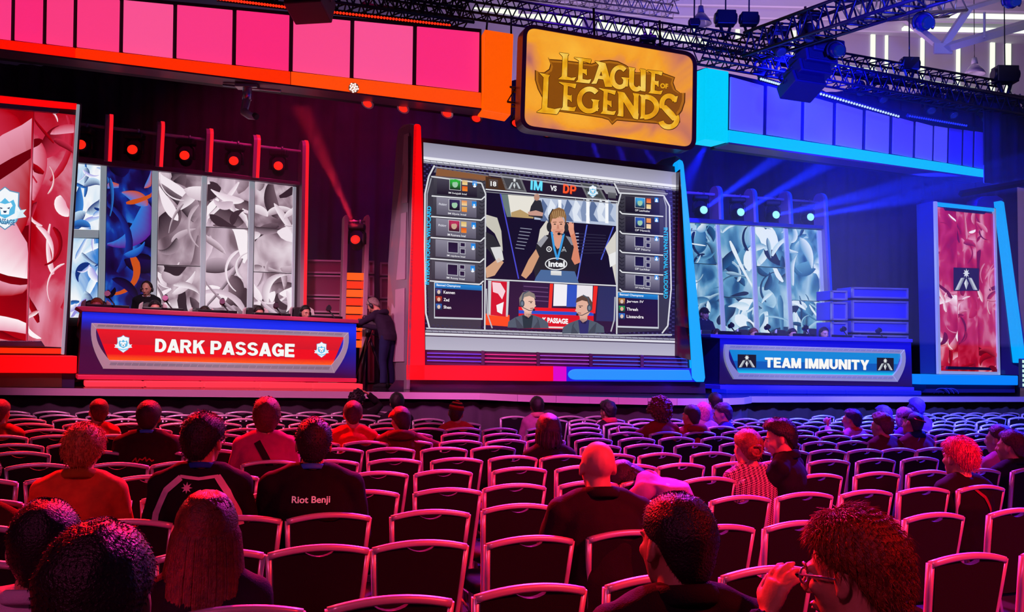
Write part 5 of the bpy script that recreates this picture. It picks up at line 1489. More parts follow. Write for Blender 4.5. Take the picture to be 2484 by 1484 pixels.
        q = MB(); q.ball(Mh @ Vector((0, .096, -.064)), (.021, .008, .0045), 12, 6, Mh.to_3x3()); q.ball(Mh @ Vector((0, .094, -.074)), (.018, .009, .0055), 12, 6, Mh.to_3x3()); child('lips', q.mesh('lips'), mat('lip_rose', (.36, .11, .10), .4))
    bvh = None
    for a in acc:
        k = a[0]
        if k in ('text', 'strip', 'star'):
            bvh = bvh or BVHTree.FromPolygons([v.co for v in sm.vertices], [tuple(p.vertices) for p in sm.polygons])
            def onback(x, z, lift=.007):
                z += H - 1.38
                h = bvh.ray_cast(Vector((x, -2, z)), Vector((0, 1, 0)))
                return (h[0] if h[0] else Vector((x, -.15, z))) - Vector((0, lift, 0))
            q = MB()
            if k == 'text':
                vs, fs = text_geo(a[1], .02, 4)
                vs3 = [onback(a[2] + u * a[4] - u * 0, a[3] + v * a[5]) for u, v in vs]; q.add(vs3, fs)
            elif k == 'star':
                cx_, cz_, r_ = a[1:4]; pt = [(cx_ + (r_ if i % 2 == 0 else r_ * .45) * math.sin(PI * i / 8), cz_ + (r_ if i % 2 == 0 else r_ * .45) * math.cos(PI * i / 8)) for i in range(16)]
                q.add([onback(cx_, cz_)] + [onback(*p) for p in pt], [(0, 1 + i, 1 + (i + 1) % 16) for i in range(16)])
            else:
                pl_, w_ = a[1], a[2]; L1, L2 = [], []
                dense = []
                for (x0, z0), (x1, z1) in zip(pl_, pl_[1:]): dense += [(x0 + (x1 - x0) * i / 10, z0 + (z1 - z0) * i / 10) for i in range(10)]
                dense.append(pl_[-1])
                for i, p in enumerate(dense):
                    p0, p1 = dense[max(0, i - 1)], dense[min(len(dense) - 1, i + 1)]; dx, dz = p1[0] - p0[0], p1[1] - p0[1]; l = math.hypot(dx, dz) or 1
                    L1.append(onback(p[0] - dz / l * w_ / 2, p[1] + dx / l * w_ / 2)); L2.append(onback(p[0] + dz / l * w_ / 2, p[1] - dx / l * w_ / 2))
                n_ = len(L1); q.add(L1 + L2, [(i, i + 1, i + 1 + n_, i + n_) for i in range(n_ - 1)], True)
            c = link(a[-2], q.mesh(a[-2]), a[-1]); c.parent = o
        elif k == 'lanyard':
            q = MB(); q.tube([nb + Vector((.072 * math.sin(t), .066 * math.cos(t) + .004, .022 - .018 * math.cos(t))) for t in [2 * PI * i / 20 for i in range(21)]], .016, 8, flat=(.95, .3), ref=(0, 0, 1)); child('lanyard', q.mesh('lanyard'), a[1])
        elif k == 'collar':
            q = MB(); q.tube([nb + Vector(((.074 + a[2]) * math.sin(t), (.068 + a[2]) * math.cos(t), .02 - .02 * math.cos(t))) for t in [2 * PI * i / 20 for i in range(21)]], a[3], 8, flat=(1.2, .55), ref=(0, 0, 1)); child('collar', q.mesh('collar'), cloth(a[1]))
        elif k == 'hood':
            q = MB(); q.tube([nb + Vector((.12 * math.sin(t), -.045 + .085 * math.cos(t), -.005 - .02 * math.cos(t))) for t in [PI * .45 + 1.1 * PI * i / 14 for i in range(15)]], [.012 + .04 * math.sin(PI * i / 14) for i in range(15)], 10, flat=(1.0, .8)); child('hood', q.mesh('hood'), cloth(a[1]))
        elif k == 'headset':
            q = MB(); q.tube([Mh @ Vector((.092 * math.cos(t), -.01, .02 + .112 * math.sin(t))) for t in [PI * i / 14 for i in range(15)]], .008, 8)
            for s in (-1, 1): q.ball(Mh @ Vector((s * .09, 0, -.012)), (.02, .034, .042), 12, 8, Mh.to_3x3())
            q.tube([Mh @ Vector((-.09, .02, -.03)), Mh @ Vector((-.06, .1, -.07)), Mh @ Vector((-.02, .122, -.07))], .004, 6); q.ball(Mh @ Vector((-.02, .122, -.07)), .01, 8, 6)
            child('headset', q.mesh('headset'), mat('headset_black', (.02, .02, .024), .35))
        elif k == 'glasses':
            q = MB()
            for s in (-1, 1):
                q.tube([Mh @ Vector((s * .033 + .023 * math.cos(t), .098, .001 + .017 * math.sin(t))) for t in [2 * PI * i / 14 for i in range(15)]], .003, 6); q.tube([Mh @ Vector((s * .056, .096, .006)), Mh @ Vector((s * .082, .03, .006)), Mh @ Vector((s * .082, -.012, 0))], .0028, 6)
            q.tube([Mh @ Vector((-.01, .1, .004)), Mh @ Vector((.01, .1, .004))], .0028, 6); child('glasses', q.mesh('glasses'), mat('glasses_frame', (.35, .3, .4), .2, .5))
        elif k == 'cap':
            q = MB(); rot = Mh @ Matrix.Rotation(math.radians(a[2]), 4, 'Z'); rg = []
            for i in range(9):
                ph = 1.42 * (i + .03) / 8; rg.append([rot @ (Vector((0, -.012, .036)) + Vector((.083 * math.sin(ph) * math.sin(t), .103 * math.sin(ph) * math.cos(t), .098 * math.cos(ph)))) for t in [2 * PI * k_ / 28 for k_ in range(28)]])
            q.loft(rg); child('cap', q.mesh('cap'), cloth(a[1]))
            q = MB(); bt = []
            for i in range(11):
                t = -.95 + 1.9 * i / 10; bt.append(Vector((.086 * math.sin(t), .088 * math.cos(t), .062)))
            ft = [v + Vector((v.x * .1, .055 * math.cos(v.x * 14), -.022)) for v in bt]
            q.prism([rot @ v for v in bt] + [rot @ v for v in reversed(ft)], Mh.to_3x3() @ Vector((0, 0, -.006))); child('cap_brim', q.mesh('cap_brim'), cloth(a[3] if len(a) > 3 else a[1]))
        elif k == 'flatcap':
            q = MB(); rg = []
            for i in range(9):
                ph = 1.45 * (i + .03) / 8; rg.append([Mh @ (Vector((0, .01 * i / 8, .05)) + Vector((.094 * math.sin(ph) * math.sin(t), (.108 + .02 * max(0, math.cos(t))) * math.sin(ph) * math.cos(t), .066 * math.cos(ph) - .02 * math.sin(ph) * (1 if math.cos(t) > 0 else .2)))) for t in [2 * PI * k_ / 28 for k_ in range(28)]])
            q.loft(rg); child('flat_cap', q.mesh('flat_cap'), cloth(a[1]))
        elif k == 'beanie':
            for bi, c_ in enumerate(a[1]):
                q = MB(); rg = []
                ph0, ph1 = 1.55 * bi / len(a[1]) + .01, 1.55 * (bi + 1) / len(a[1])
                for i in range(6):
                    ph = ph0 + (ph1 - ph0) * i / 5; bl_ = .006 * math.sin(PI * i / 5)
                    rg.append([Mh @ (Vector((0, -.012, .04)) + Vector(((.088 + bl_) * math.sin(ph) * math.sin(t), (.107 + bl_) * math.sin(ph) * math.cos(t), (.105 + bl_) * math.cos(ph)))) for t in [2 * PI * k_ / 26 for k_ in range(26)]])
                q.loft(rg); child('beanie_band' if bi else 'beanie', q.mesh('beanie'), cloth(c_))
        elif k == 'bag_strap':
            pass
    return o


TAKEN = set()


def px_person(label, px, py, yaw=18, H=None, zr=(1.1, 1.45), D=None, **kw):
    """head top at photo point (px,py); takes the seat whose distance suits, unless H is given"""
    d = ray(px, py); bestq = None
    if D:
        p = CAM + d * (D / d.y)
        return person(label, Vector((p.x, p.y, 0)), math.radians(yaw), p.z, **kw)
    if H is None:
        for si, (c, ya) in enumerate(SEATS):
            if si in TAKEN: continue
            f = Vector((-math.sin(ya), math.cos(ya), 0)); S = c + f * .20
            p = CAM + d * (S.y / d.y)
            if not zr[0] < p.z < zr[1]: continue
            sc = abs(p.x - S.x) * 2 + abs(p.z - 1.28) * 2.2
            if bestq is None or sc < bestq[0]: bestq = (sc, p, si)
        if bestq is None: H = 1.36
    if H is not None:
        p = CAM + d * ((H - CAM.z) / d.z); p = Vector((p.x, p.y, H))
        f = Vector((-math.sin(math.radians(18)), math.cos(math.radians(18)), 0)); q = p - f * .20
        put_chair(q.x, q.y, math.radians(18), 'black banquet chair under ' + kw.pop('under'))
    else: p = bestq[1]; TAKEN.add(bestq[2])
    return person(label, Vector((p.x, p.y, 0)), math.radians(yaw), p.z, **kw)
# ------------------------------------------------------------------ the audience
SHORT = lambda c, **k: dict(dict(c=c, t=.014, n=.004, tufts=300, tl=.010, tw=.0014), **k)
D_, B_, G_, R_ = '1a0f0c', '3a2418', 'a8845a', '6a2c14'
STR_W = cloth('e8dce0')
# row nearest the camera
px_person('person with short dark hair in a black collared shirt, lowest right of centre', 1640, 1190, 14, 1.37, under='the dark-haired person lowest right of centre', skin_c='b07a5a', hair=SHORT('0c0808', t=.012, back=124, tufts=4500, tl=.005, tw=.0007, up=.9), shirt='0d0b0e', sw=.205, bulk=1.1, voxel=.009, hy=16, acc=[('collar', '0b090c', .012, .022)])
px_person('person in glasses with tousled reddish hair, hand raised to the face, lower right', 2068, 1246, 16, 1.36, under='the glasses-wearing person at lower right', skin_c='c88c6a', hair=SHORT('8a3a1c', t=.018, n=.008, tufts=5000, tl=.026, tw=.0011, top=.25, up=.35, back=122), shirt='0e0b10', sw=.2, voxel=.0065, hy=34, hp=8, face=True,
          arms=(((-.25, .12, .90), (-.115, .19, 1.075)), None), hands=(((.38, -.02, .95), (.75, .2, -.2), .5), None), acc=[('glasses',), ('collar', '0c0a0e', .012, .02)])
px_person('person with cropped dark hair and white shirt at the left edge', 115, 1206, 4, 1.30, under='the white-shirted person at the left edge', skin_c='c08a70', hair=SHORT('0e0808', t=.012, back=122, tufts=4500, tl=.005, tw=.0007, up=.9), shirt='d8ccd8', sw=.2, voxel=.01, hy=14, acc=[('collar', 'd8ccd8', .01, .016)])
px_person('person with thick dark brown hair, lowest at left, head filling the bottom corner', 247, 1266, 6, 1.40, under='the dark-brown-haired person lowest at left', skin_c='c08a70', hair=SHORT('160c0a', t=.018, n=.007, f=28, tufts=6000, tl=.007, tw=.0006, up=.3, back=130), shirt='14101c', sw=.19, voxel=.010)
px_person('person with long straight brown hair over a navy top, lower left', 505, 1190, 14, D=3.06, skin_c='c89078', hair=dict(c='5a3018', t=.018, n=.003, long=.52, strands=260, w=1.03, side=100, back=130), shirt='0c0c22', sw=.165, voxel=.011)
# second row of people
px_person('person with a side-parted dark head in a black jersey with white stripes and star', 497, 1004, 12, D=4.62, skin_c='c89070', hair=SHORT('120a08', t=.018, n=.007, tufts=2500, tl=.018, tw=.0012, up=.4, top=.3, back=118), shirt='0c0a10', sw=.195, voxel=.010, hy=-22, sleeve=0,
          acc=[('glasses',), ('strip', [(-.085, 1.08), (-.15, 1.02), (-.20, .90), (-.215, .80)], .03, 'stripe', STR_W), ('strip', [(.085, 1.085), (.14, 1.01), (.19, .9), (.21, .8)], .03, 'stripe', STR_W), ('strip', [(-.09, 1.085), (0, 1.075), (.09, 1.085)], .014, 'collar_band', STR_W), ('star', -.05, 1.035, .027, 'star', STR_W), ('lanyard', cloth('1446a8'))])
px_person('person in a black sweater with lettering on the back and a blue lanyard', 763, 1012, 10, D=4.82, skin_c='c8906c', hair=SHORT('1a0e0a', t=.012, tufts=500, tl=.009, tw=.004, back=124, top=.3), shirt='0b0a0e', sw=.215, bulk=1.16, voxel=.010,
          acc=[('lanyard', mat('lanyard_blue', (.02, .22, .75), .6)), ('text', 'Riot Benji', -.092, .952, .19, .044, 'lettering', mat('print_white', (.8, .76, .8), .6, emit='8a7a86', es=.35))])
px_person('person with a blond bowl-shaped haircut in an orange shirt with a tan collar', 206, 1030, 12, D=4.95, skin_c='d89878', hair=SHORT('c8823c', t=.020, n=.006, tufts=1800, tl=.03, tw=.0018, up=.12, back=128, side=100, front=70), shirt='e8642c', sw=.19, voxel=.012, hp=8, acc=[('collar', '9a6a14', .014, .022)])
px_person('person with a bald head and a dark suit jacket, right of centre', 1450, 1062, 14, D=4.45, skin_c='d8a088', hair=None, shirt='1e0c18', sw=.215, bulk=1.15, voxel=.010, hp=4, acc=[('collar', '1c0a16', .014, .022)])
_p = U(1514, 1108, 6.25)
person('person bent forward in a lavender sweater beside the bald person', Vector((_p.x, _p.y, 0)), math.radians(72), 1.04, 'c88c70', dict(c='1a0c10', t=.018, n=.004, long=.16, side=100, back=130), 'a878b8', sw=.18, voxel=.012, hp=60, hy=10,
       spine=((0, -.16, .93), (0, -.30, .90), (0, -.44, .57)), arms=(((-.2, .0, .72), (-.12, .16, .55)), ((.2, .0, .72), (.12, .16, .55))))
px_person('person with hair in a bun, wearing a houndstooth jacket', 1812, 1040, 20, D=6.6, skin_c='d8a088', hair=dict(c='8a5030', t=.018, n=.005, front=52, side=88, back=112, bun=(-.02, -.115, -.005), tufts=90, tl=.03, tw=.002), shirt='c8a0a0', sw=.165, voxel=.012)
px_person('person in a dark coat turned left and grinning, hand at the chin', 1893, 1016, 58, D=6.7, skin_c='d89878', hair=SHORT('140a0c', t=.013, n=.005, tufts=2500, tl=.011, tw=.001, up=.5, quiff=1.6, top=.5, back=124, front=62), shirt='120e1c', sw=.205, bulk=1.08, voxel=.009, hy=18, hp=14, face=True, arms=(((-.24, .12, .76), (-.10, .17, .97)), None), hands=(((.15, -.1, .8), (.4, -.8, .2), .8), None), acc=[('collar', '100c18', .016, .026)])
px_person('person with bright pink cropped hair and a black top with a red strap', 2325, 1062, 14, D=6.35, skin_c='d8987c', hair=SHORT('e83a6a', t=.022, n=.008, tufts=1800, tl=.03, tw=.0018, up=.2, back=112, side=96), shirt='0c0910', sw=.17, voxel=.011, hy=12, acc=[('strip', [(-.02, 1.06), (.05, 1.0), (.10, .9)], .022, 'strap', cloth('8a1c3a'))])
px_person('person in a dark coat with short brown hair at the far right edge', 2452, 1043, 18, D=7.6, skin_c='d09070', hair=SHORT('5a2418', t=.015, tufts=1800, tl=.014, tw=.0012, up=.4, top=.4, back=120), shirt='0d0a12', sw=.2, voxel=.012, hy=25, acc=[('collar', '0c0a10', .014, .022)])
px_person('person in a pink shirt half hidden by the dark coat at far right', 2422, 1028, 22, D=8.2, skin_c='c88c70', hair=SHORT('4a1a1c', t=.014), shirt='c86a9a', sw=.185, hy=20)
px_person('person in a dark tee with red script on the back, sitting left of centre', 363, 970, 12, D=7.4, skin_c='c8906c', hair=SHORT('2a100c', t=.015, tufts=900, tl=.010, tw=.001, back=124), shirt='2a0c10', sw=.20, bulk=1.12, voxel=.013, sleeve=0,
          acc=[('lanyard', mat('lanyard_blue', (.02, .22, .75), .6)), ('strip', [(-.075, .905), (-.05, .935), (-.04, .895), (-.02, .93), (0, .92), (.02, .94), (.03, .91), (.05, .93), (.07, .91), (.085, .92)], .010, 'script_print', cloth('d82c3a'))])
px_person('person with a long oval brown haircut and a dark strap across a pink shirt', 648, 968, 14, D=7.0, skin_c='d09878', hair=SHORT('5a241c', t=.022, n=.004, back=140, side=118, front=60, top=.5, tufts=200, tl=.015, tw=.004), shirt='c03a78', sw=.185, bulk=1.05, voxel=.013, acc=[('strip', [(-.06, 1.07), (.0, .97), (.06, .86), (.10, .78)], .05, 'strap', cloth('22101c'))])
px_person('person with close-cropped hair in a red tee, two rows from the front at left', 241, 965, 8, D=9.3, skin_c='e0906c', hair=SHORT('5a1a10', t=.010, n=.003, tufts=80, tl=.008, side=84), shirt='e83024', sw=.175, hy=24)
px_person('person with spotted short hair cut off by the left edge of the picture', 2, 966, 10, D=8.8, skin_c='d08060', hair=SHORT('5a1a10', t=.010), shirt='7a1c14', sw=.19, hy=-10)
px_person('person in dark brown leaning in at the left edge, below the spotted-hair person', -44, 1098, 10, D=4.6, skin_c='c88060', hair=SHORT('2a0c08'), shirt='4a1410', sw=.19)
px_person('person with a thinning crown in a bright red shirt near the stage', 857, 970, 14, D=8.7, skin_c='e08a6a', hair=SHORT('3a1410', t=.010, n=.003, front=10, side=92, back=124), shirt='f02a1c', sw=.19, bulk=1.05, hp=10)
px_person('person with curly dark hair and leather jacket, hand on the head near the stage', 866, 948, 16, D=12.6, skin_c='d8886a', hair=dict(c='140a0c', t=.022, n=.012, f=40, curls=160, back=132, side=104), shirt='1a1018', sw=.18, voxel=.009, hy=-20, hr=6, arms=(None, ((.34, .14, 1.02), (.17, .09, 1.19))), hands=(None, ((-.75, -.1, .35), (-.3, 0, -.9), .4)))
px_person('person with dark hair sitting behind the flat cap, near the stage', 963, 953, 14, D=12.4, skin_c='c08068', hair=SHORT('120a0c', t=.018, top=.4), shirt='1e1020', sw=.17)
px_person('person in a light flat cap and brown hoodie with an arm along the next chair', 972, 983, 12, D=8.75, skin_c='d08c6c', hair=SHORT('2a140c', t=.010), shirt='5a2014', sw=.20, bulk=1.15, voxel=.012, hy=24, hr=-8, arms=(None, ((.34, -.02, .86), (.50, .18, .80))), acc=[('flatcap', 'c83a24'), ('hood', '541c12')])
px_person('person in a striped knit beanie and red jacket, left of the aisle', 1106, 974, 20, D=11.2, skin_c='d08c6c', hair=SHORT('3a1410', t=.010), shirt='d83a34', sw=.18, hy=-18, hr=8, acc=[('beanie', ('d8402c', '28100c', 'd8502c', '30100c', 'd8402c', '6a1810'))])
px_person('person with dark hair and pale scarf collar, right of the aisle near the stage', 1302, 961, 18, D=12.6, skin_c='b87860', hair=SHORT('1a0a0e', t=.016, n=.006, back=126), shirt='a85a8c', sw=.17, acc=[('collar', 'c86a7a', .02, .03)])
px_person('person with a wavy dark bob and dark top, right of the aisle', 1330, 1005, 16, D=7.85, skin_c='c08070', hair=dict(c='200c16', t=.024, n=.010, f=24, long=.13, w=1.0, strands=50, side=104, back=132), shirt='100a16', sw=.18)
px_person('person with a tuft of dark hair and red scarf, centre front', 1474, 974, 30, D=12.5, skin_c='c08070', hair=SHORT('1c0a18', t=.018, n=.008, quiff=1.2, top=.8, tufts=60, tl=.03), shirt='2a1020', sw=.17, hy=14, acc=[('collar', 'd83048', .022, .032)])
px_person('person with a big halo of curly auburn hair and a dark red top', 1600, 970, 14, D=10.6, skin_c='d08c74', hair=dict(c='6a2418', t=.045, n=.016, f=26, curls=420, back=140, side=118, front=62), shirt='8a1c16', sw=.17, arms=(((-.34, .08, .80), (-.40, .25, .86)), None), hands=(((0, .6, .5), (1, 0, 0), .7), None), voxel=.011)
px_person('person in a red hooded jacket holding up a phone, right of the curly halo', 1676, 980, 26, D=10.75, skin_c='e08060', hair=SHORT('3a1010', t=.011, n=.003, tufts=100, tl=.008, front=48), shirt='b8241c', sw=.19, voxel=.010, hy=12, arms=(((-.24, .16, .90), (-.17, .30, 1.10)), None), hands=(((.1, .1, 1), (.2, 1, 0), .25), None), acc=[('hood', 'a8201c')])
px_person('person with pale blond hair behind the red hooded jacket', 1706, 975, 14, D=12.2, skin_c='e08cb0', hair=SHORT('e860c0', t=.020, n=.004, back=140, side=112), shirt='b87ac8', sw=.16)  # pink stage light painted into the blond hair and skin colours
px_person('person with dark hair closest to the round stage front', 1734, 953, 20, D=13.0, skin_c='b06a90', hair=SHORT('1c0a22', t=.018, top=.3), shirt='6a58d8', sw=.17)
px_person('person with purple-lit wavy hair turned left beside the round stage front', 1752, 977, 62, D=11.8, skin_c='d070a8', hair=SHORT('3a1440', t=.02, n=.008, tufts=120), shirt='4a20a0', sw=.175, hy=14, hp=10, face=True)  # purple stage light is part of the hair and skin colours
px_person('person in a white shirt eating from a wrapper, right block', 2066, 991, 26, D=11.5, skin_c='e07858', hair=SHORT('24102c', t=.015, tufts=800, tl=.014, tw=.0012, quiff=.6, back=120), shirt='c890e0', sw=.18, hy=22, voxel=.010, arms=(((-.25, .12, .75), (-.10, .30, .92)), None), hands=(((.2, .2, .8), (.6, -.5, 0), .6), None), acc=[('collar', 'd8402c', .012, .02)])  # white shirt coloured lavender: stage light painted in
px_person('person with violet-lit smooth hair, partly behind the auburn head', 2140, 984, 28, D=12.8, skin_c='b070d0', hair=SHORT('6a30a0', t=.02, n=.003, top=.3), shirt='5a30a8', sw=.17, hy=20)  # violet light put into the hair and skin base colours
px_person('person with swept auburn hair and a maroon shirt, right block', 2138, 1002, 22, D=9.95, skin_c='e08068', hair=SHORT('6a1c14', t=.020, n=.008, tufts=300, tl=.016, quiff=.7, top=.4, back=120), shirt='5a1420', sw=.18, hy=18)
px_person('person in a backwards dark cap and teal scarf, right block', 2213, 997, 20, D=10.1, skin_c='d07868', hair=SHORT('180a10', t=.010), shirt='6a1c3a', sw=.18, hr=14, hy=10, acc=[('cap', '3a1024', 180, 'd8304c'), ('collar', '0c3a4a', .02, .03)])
px_person('person with a blue-lit pale head nearest the right part of the stage', 2220, 964, 24, D=12.5, skin_c='7a50e0', hair=SHORT('5a3ae0', t=.016, n=.003, back=120), shirt='7a40d8', sw=.18, hy=14)  # blue stage light painted straight into skin and hair
px_person('person with pale shoulder-length hair, right of the auburn head and behind the cap', 2192, 987, 30, D=11.5, skin_c='d070c0', hair=dict(c='b878e0', t=.018, long=.13, side=104), shirt='6a30c8', sw=.16)  # pale hair and skin tinted with painted violet light
# small things the audience holds
ph = MB(); pp = bpy.data.objects
for o in [o for o in bpy.data.objects if o.get('label', '').startswith('person in a red hooded')]:
    Mo = o.matrix_world; c = Mo @ Vector((-.15, .345, 1.285 - .10)); ph.box(c, (.075, .009, .15), Mo.to_3x3() @ Matrix.Rotation(.2, 3, 'Y'))
    q = ph.build('phone', mat('phone_black', (.02, .02, .025), .2), bevel=.004); local(q); tag(q, 'dark phone held up by the person in the red hooded jacket', 'phone')
for o in [o for o in bpy.data.objects if o.get('label', '').startswith('person in a white shirt eating')]:
    c = o.matrix_world @ Vector((-.05, .36, 1.00)); q = MB()
    q.ball(c, (.05, .04, .045), 14, 9)
    for v in q.v: v += Vector((noise.noise(v * 40), noise.noise(v * 40 + Vector((9, 0, 0))), noise.noise(v * 40 + Vector((0, 7, 0))))) * .014
    q = q.build('food_wrapper', mat('wrapper_paper', (.75, .6, .8), .5)); local(q); tag(q, 'crumpled pale food wrapper in the hand of the person in the white shirt', 'wrapper')
a = atz(2081, 1142, .46); cup = MB(); cup.tube([a, a + Vector((0, 0, .04)), a + Vector((0, 0, .11))], [.03, .034, .042], 16)
q = cup.build('drink_cup', mat('cup_red', (.7, .12, .04), .4), bevel=.004); local(q); tag(q, 'small red drink cup standing on a seat in the right block', 'cup')

for q_ in QUEUE: make_chair(*q_)
# houndstooth for the bun-haired person's jacket
hm = bpy.data.materials.new('houndstooth'); hm.use_nodes = True
nt = hm.node_tree; b = nt.nodes['Principled BSDF']; tc = nt.nodes.new('ShaderNodeTexCoord'); mp = nt.nodes.new('ShaderNodeMapping'); mp.inputs['Rotation'].default_value = (.5, .6, .78); mp.inputs['Scale'].default_value = (1, .05, 1)
ck = nt.nodes.new('ShaderNodeTexChecker'); ck.inputs['Scale'].default_value = 95; ck.inputs[1].default_value = (.62, .42, .45, 1); ck.inputs[2].default_value = (.04, .03, .04, 1)
nt.links.new(tc.outputs['Object'], mp.inputs['Vector']); nt.links.new(mp.outputs['Vector'], ck.inputs['Vector']); nt.links.new(ck.outputs['Color'], b.inputs['Base Color']); b.inputs['Roughness'].default_value = .9
for o in bpy.data.objects:
    if o.get('label', '').startswith('person with hair in a bun'):
        for c in o.children:
            if c.name.startswith(('shirt', 'jacket')): c.data.materials.clear(); c.data.materials.append(hm)
HAZE = .045
# ================================================================== STAGE KIT
def in_front(pl, px, py, off): return pl.at(px, py, off)


def kit(name, loc, label, cat, group=None, rz=0.0): t = empty(name, loc, rz); return tag(t, label, cat, group)


def moving_head(loc, aim, lens_m, label, group, rail=None, silver=False):
    """yoke fixture hung from a rail: clamps, base, yoke, head, lens"""
    loc = Vector(loc); body = CHROME if silver else RIG
    t = kit('moving_head_light', loc, label, 'stage light', group)
    for dx in (-.06, .06):
        m = MB(); m.tube([loc + Vector((dx, 0, .04)), loc + Vector((dx, 0, -.05))], .022, 8); m.build('clamp', CHROME, t)
    m = MB(); m.box(loc + Vector((0, 0, -.10)), (.34, .22, .11)); m.build('base', body, t, bevel=.03)
    m = MB()
    for s in (-1, 1): m.tube([loc + Vector((s * .08, 0, -.15)), loc + Vector((s * .155, 0, -.22)), loc + Vector((s * .16, 0, -.42))], .028, 8)
    m.build('yoke', body, t)
    c = loc + Vector((0, 0, -.40)); d = (Vector(aim) - c).normalized()
    m = MB(); m.tube([c - d * .17, c - d * .12, c, c + d * .14, c + d * .17], [.07, .115, .125, .105, .10], 16); m.build('head', body, t)
    m = MB(); m.tube([c + d * .165, c + d * .18, c + d * .19], [.088, .085, .05], 16); m.build('lens', lens_m, t)
    return t


RL, BLN = glow('lens_red', 'ff2010', 1.3), glow('lens_ice', '9af0ff', 1.3)
EYE = CAM
ordn = ('first', 'second', 'third', 'fourth', 'fifth')
for i, (x, y) in enumerate(((203, 305), (327, 318), (452, 333), (570, 347), (677, 360))):
    p = BLW.at(x, y, 0); moving_head(p, p + Vector((.25, -1, -.25)), RL, 'moving head light with red lens above the left banner wall, %s from the left' % ordn[i], 'red lights over the left banner wall')
for i, (x, y) in enumerate(((1700, 469), (1789, 475), (1874, 482), (1957, 488))):
    p = BRW.at(x, y, 0); moving_head(p, p + Vector((.2, -1, -.35)), BLN, 'moving head light with icy lens above the right banner wall, %s from the left' % ordn[i], 'icy lights over the right banner wall')
# light ladder between red desk and screen
LT = Plane(U(830, 900, 17.0), U(905, 900, 17.2))
t = kit('light_ladder', LT.at(862, 905), 'upright light ladder with orange glowing steps beside the red desk', 'light tower')
for x0, x1 in ((838, 826), (890, 878)):
    m = MB(); slab(LT, [(x0 - 3, 528), (x0, 521), (x0 + 5, 521), (x0 + 8, 528), (x1 + 8, 936), (x1 - 3, 936)], .05, .25, m); m.build('upright', mat('ladder_pink', (.5, .3, .36), .35), t, bevel=.01)
m = MB(); m.tube([LT.at(842, 537), LT.at(893, 537)], .02, 8); m.build('crossbar', CHROME, t)
for k in range(9):
    y = 661 + k * 20.5; d = -12 * (y - 521) / 384
    m = MB(); slab(LT, [(846 + d, y), (888 + d, y + 1), (888 + d, y + 18), (846 + d, y + 17)], .02, .12, m); m.build('glow_step', glow('step_orange', 'ff5a08', 1.1) if k % 2 == 0 else glow('step_orange2', 'ff3000', 1.1), t, bevel=.008)
p = LT.at(866, 538, 0); moving_head(p, p + Vector((.05, -1, -.15)), RL, 'moving head light with red lens hanging inside the light ladder', 'ladder light')

# stacked framed cases behind the desks
def case(pl, q, label, group, fm, pm):
    t = kit('flight_case', pl.at((q[0] + q[2]) / 2, q[3]), label, 'case', group, math.atan2(pl.r.y, pl.r.x))
    x0, y0, x1, y1 = q; s = .02; b = 4
    m = MB(); slab(pl, [(x0, y0), (x1, y0 + s * (x1 - x0)), (x1, y1 + s * (x1 - x0)), (x0, y1)], 0, .5, m); m.build('shell', pm, t, bevel=.01)
    for e in ([(x0, y0), (x1, y0 + s * (x1 - x0)), (x1, y0 + b + s * (x1 - x0)), (x0, y0 + b)], [(x0, y1 - b), (x1, y1 - b + s * (x1 - x0)), (x1, y1 + s * (x1 - x0)), (x0, y1)], [(x0, y0), (x0 + b, y0), (x0 + b, y1), (x0, y1)], [(x1 - b, y0 + s * (x1 - x0)), (x1, y0 + s * (x1 - x0)), (x1, y1 + s * (x1 - x0)), (x1 - b, y1 + s * (x1 - x0))]):
        m = MB(); slab(pl, e, .03, .05, m); m.build('edge_rail', fm, t)


KL, KR = Plane(U(740, 800, 18.3), U(930, 800, 18.6)), Plane(U(2020, 800, 18.9), U(2210, 800, 19.6))
fr1, fr2 = mat('case_rail', (.6, .5, .55), .3, .6), mat('case_rail2', (.5, .5, .62), .3, .6)
sh1, sh2 = mat('case_plum', (.3, .06, .16), .35), mat('case_blue', (.06, .06, .6), .3)
for i, y in enumerate(((629, 662), (666, 717), (721, 757), (761, 928))):
    case(KL, (742, y[0], 832, y[1]), 'framed dark case behind the light ladder, %s from the top of its stack' % ordn[i], 'cases left of the screen', fr1, sh1)
for i, y in enumerate(((632, 664), (668, 720), (724, 928))):
    case(KL, (893, y[0], 908, y[1]), 'narrow framed case right of the light ladder, %s from the top' % ordn[i], 'narrow cases beside the ladder', fr1, sh1)
    case(KL, (922, y[0] + 4, 948, y[1] + 4), 'framed case next to the screen cheek, %s from the top' % ordn[i], 'cases beside the screen cheek', fr1, sh1)
for i, y in enumerate(((704, 727), (732, 776), (781, 952))):
    case(KR, (2018, y[0], 2056, y[1]), 'small framed blue case right of the cyan banner wall, %s from the top' % ordn[i], 'small cases at right', fr2, sh2)
for i, y in enumerate(((696, 722), (728, 773), (778, 806), (811, 952))):
    case(KR, (2068, y[0], 2204, y[1]), 'wide framed blue case behind the blue desk, %s from the top' % ordn[i], 'wide cases at right', fr2, sh2)

# ------------------------------------------------------------------ players, monitors, chairs behind the desks
MONM = mat('monitor_black', (.012, .012, .015), .3)


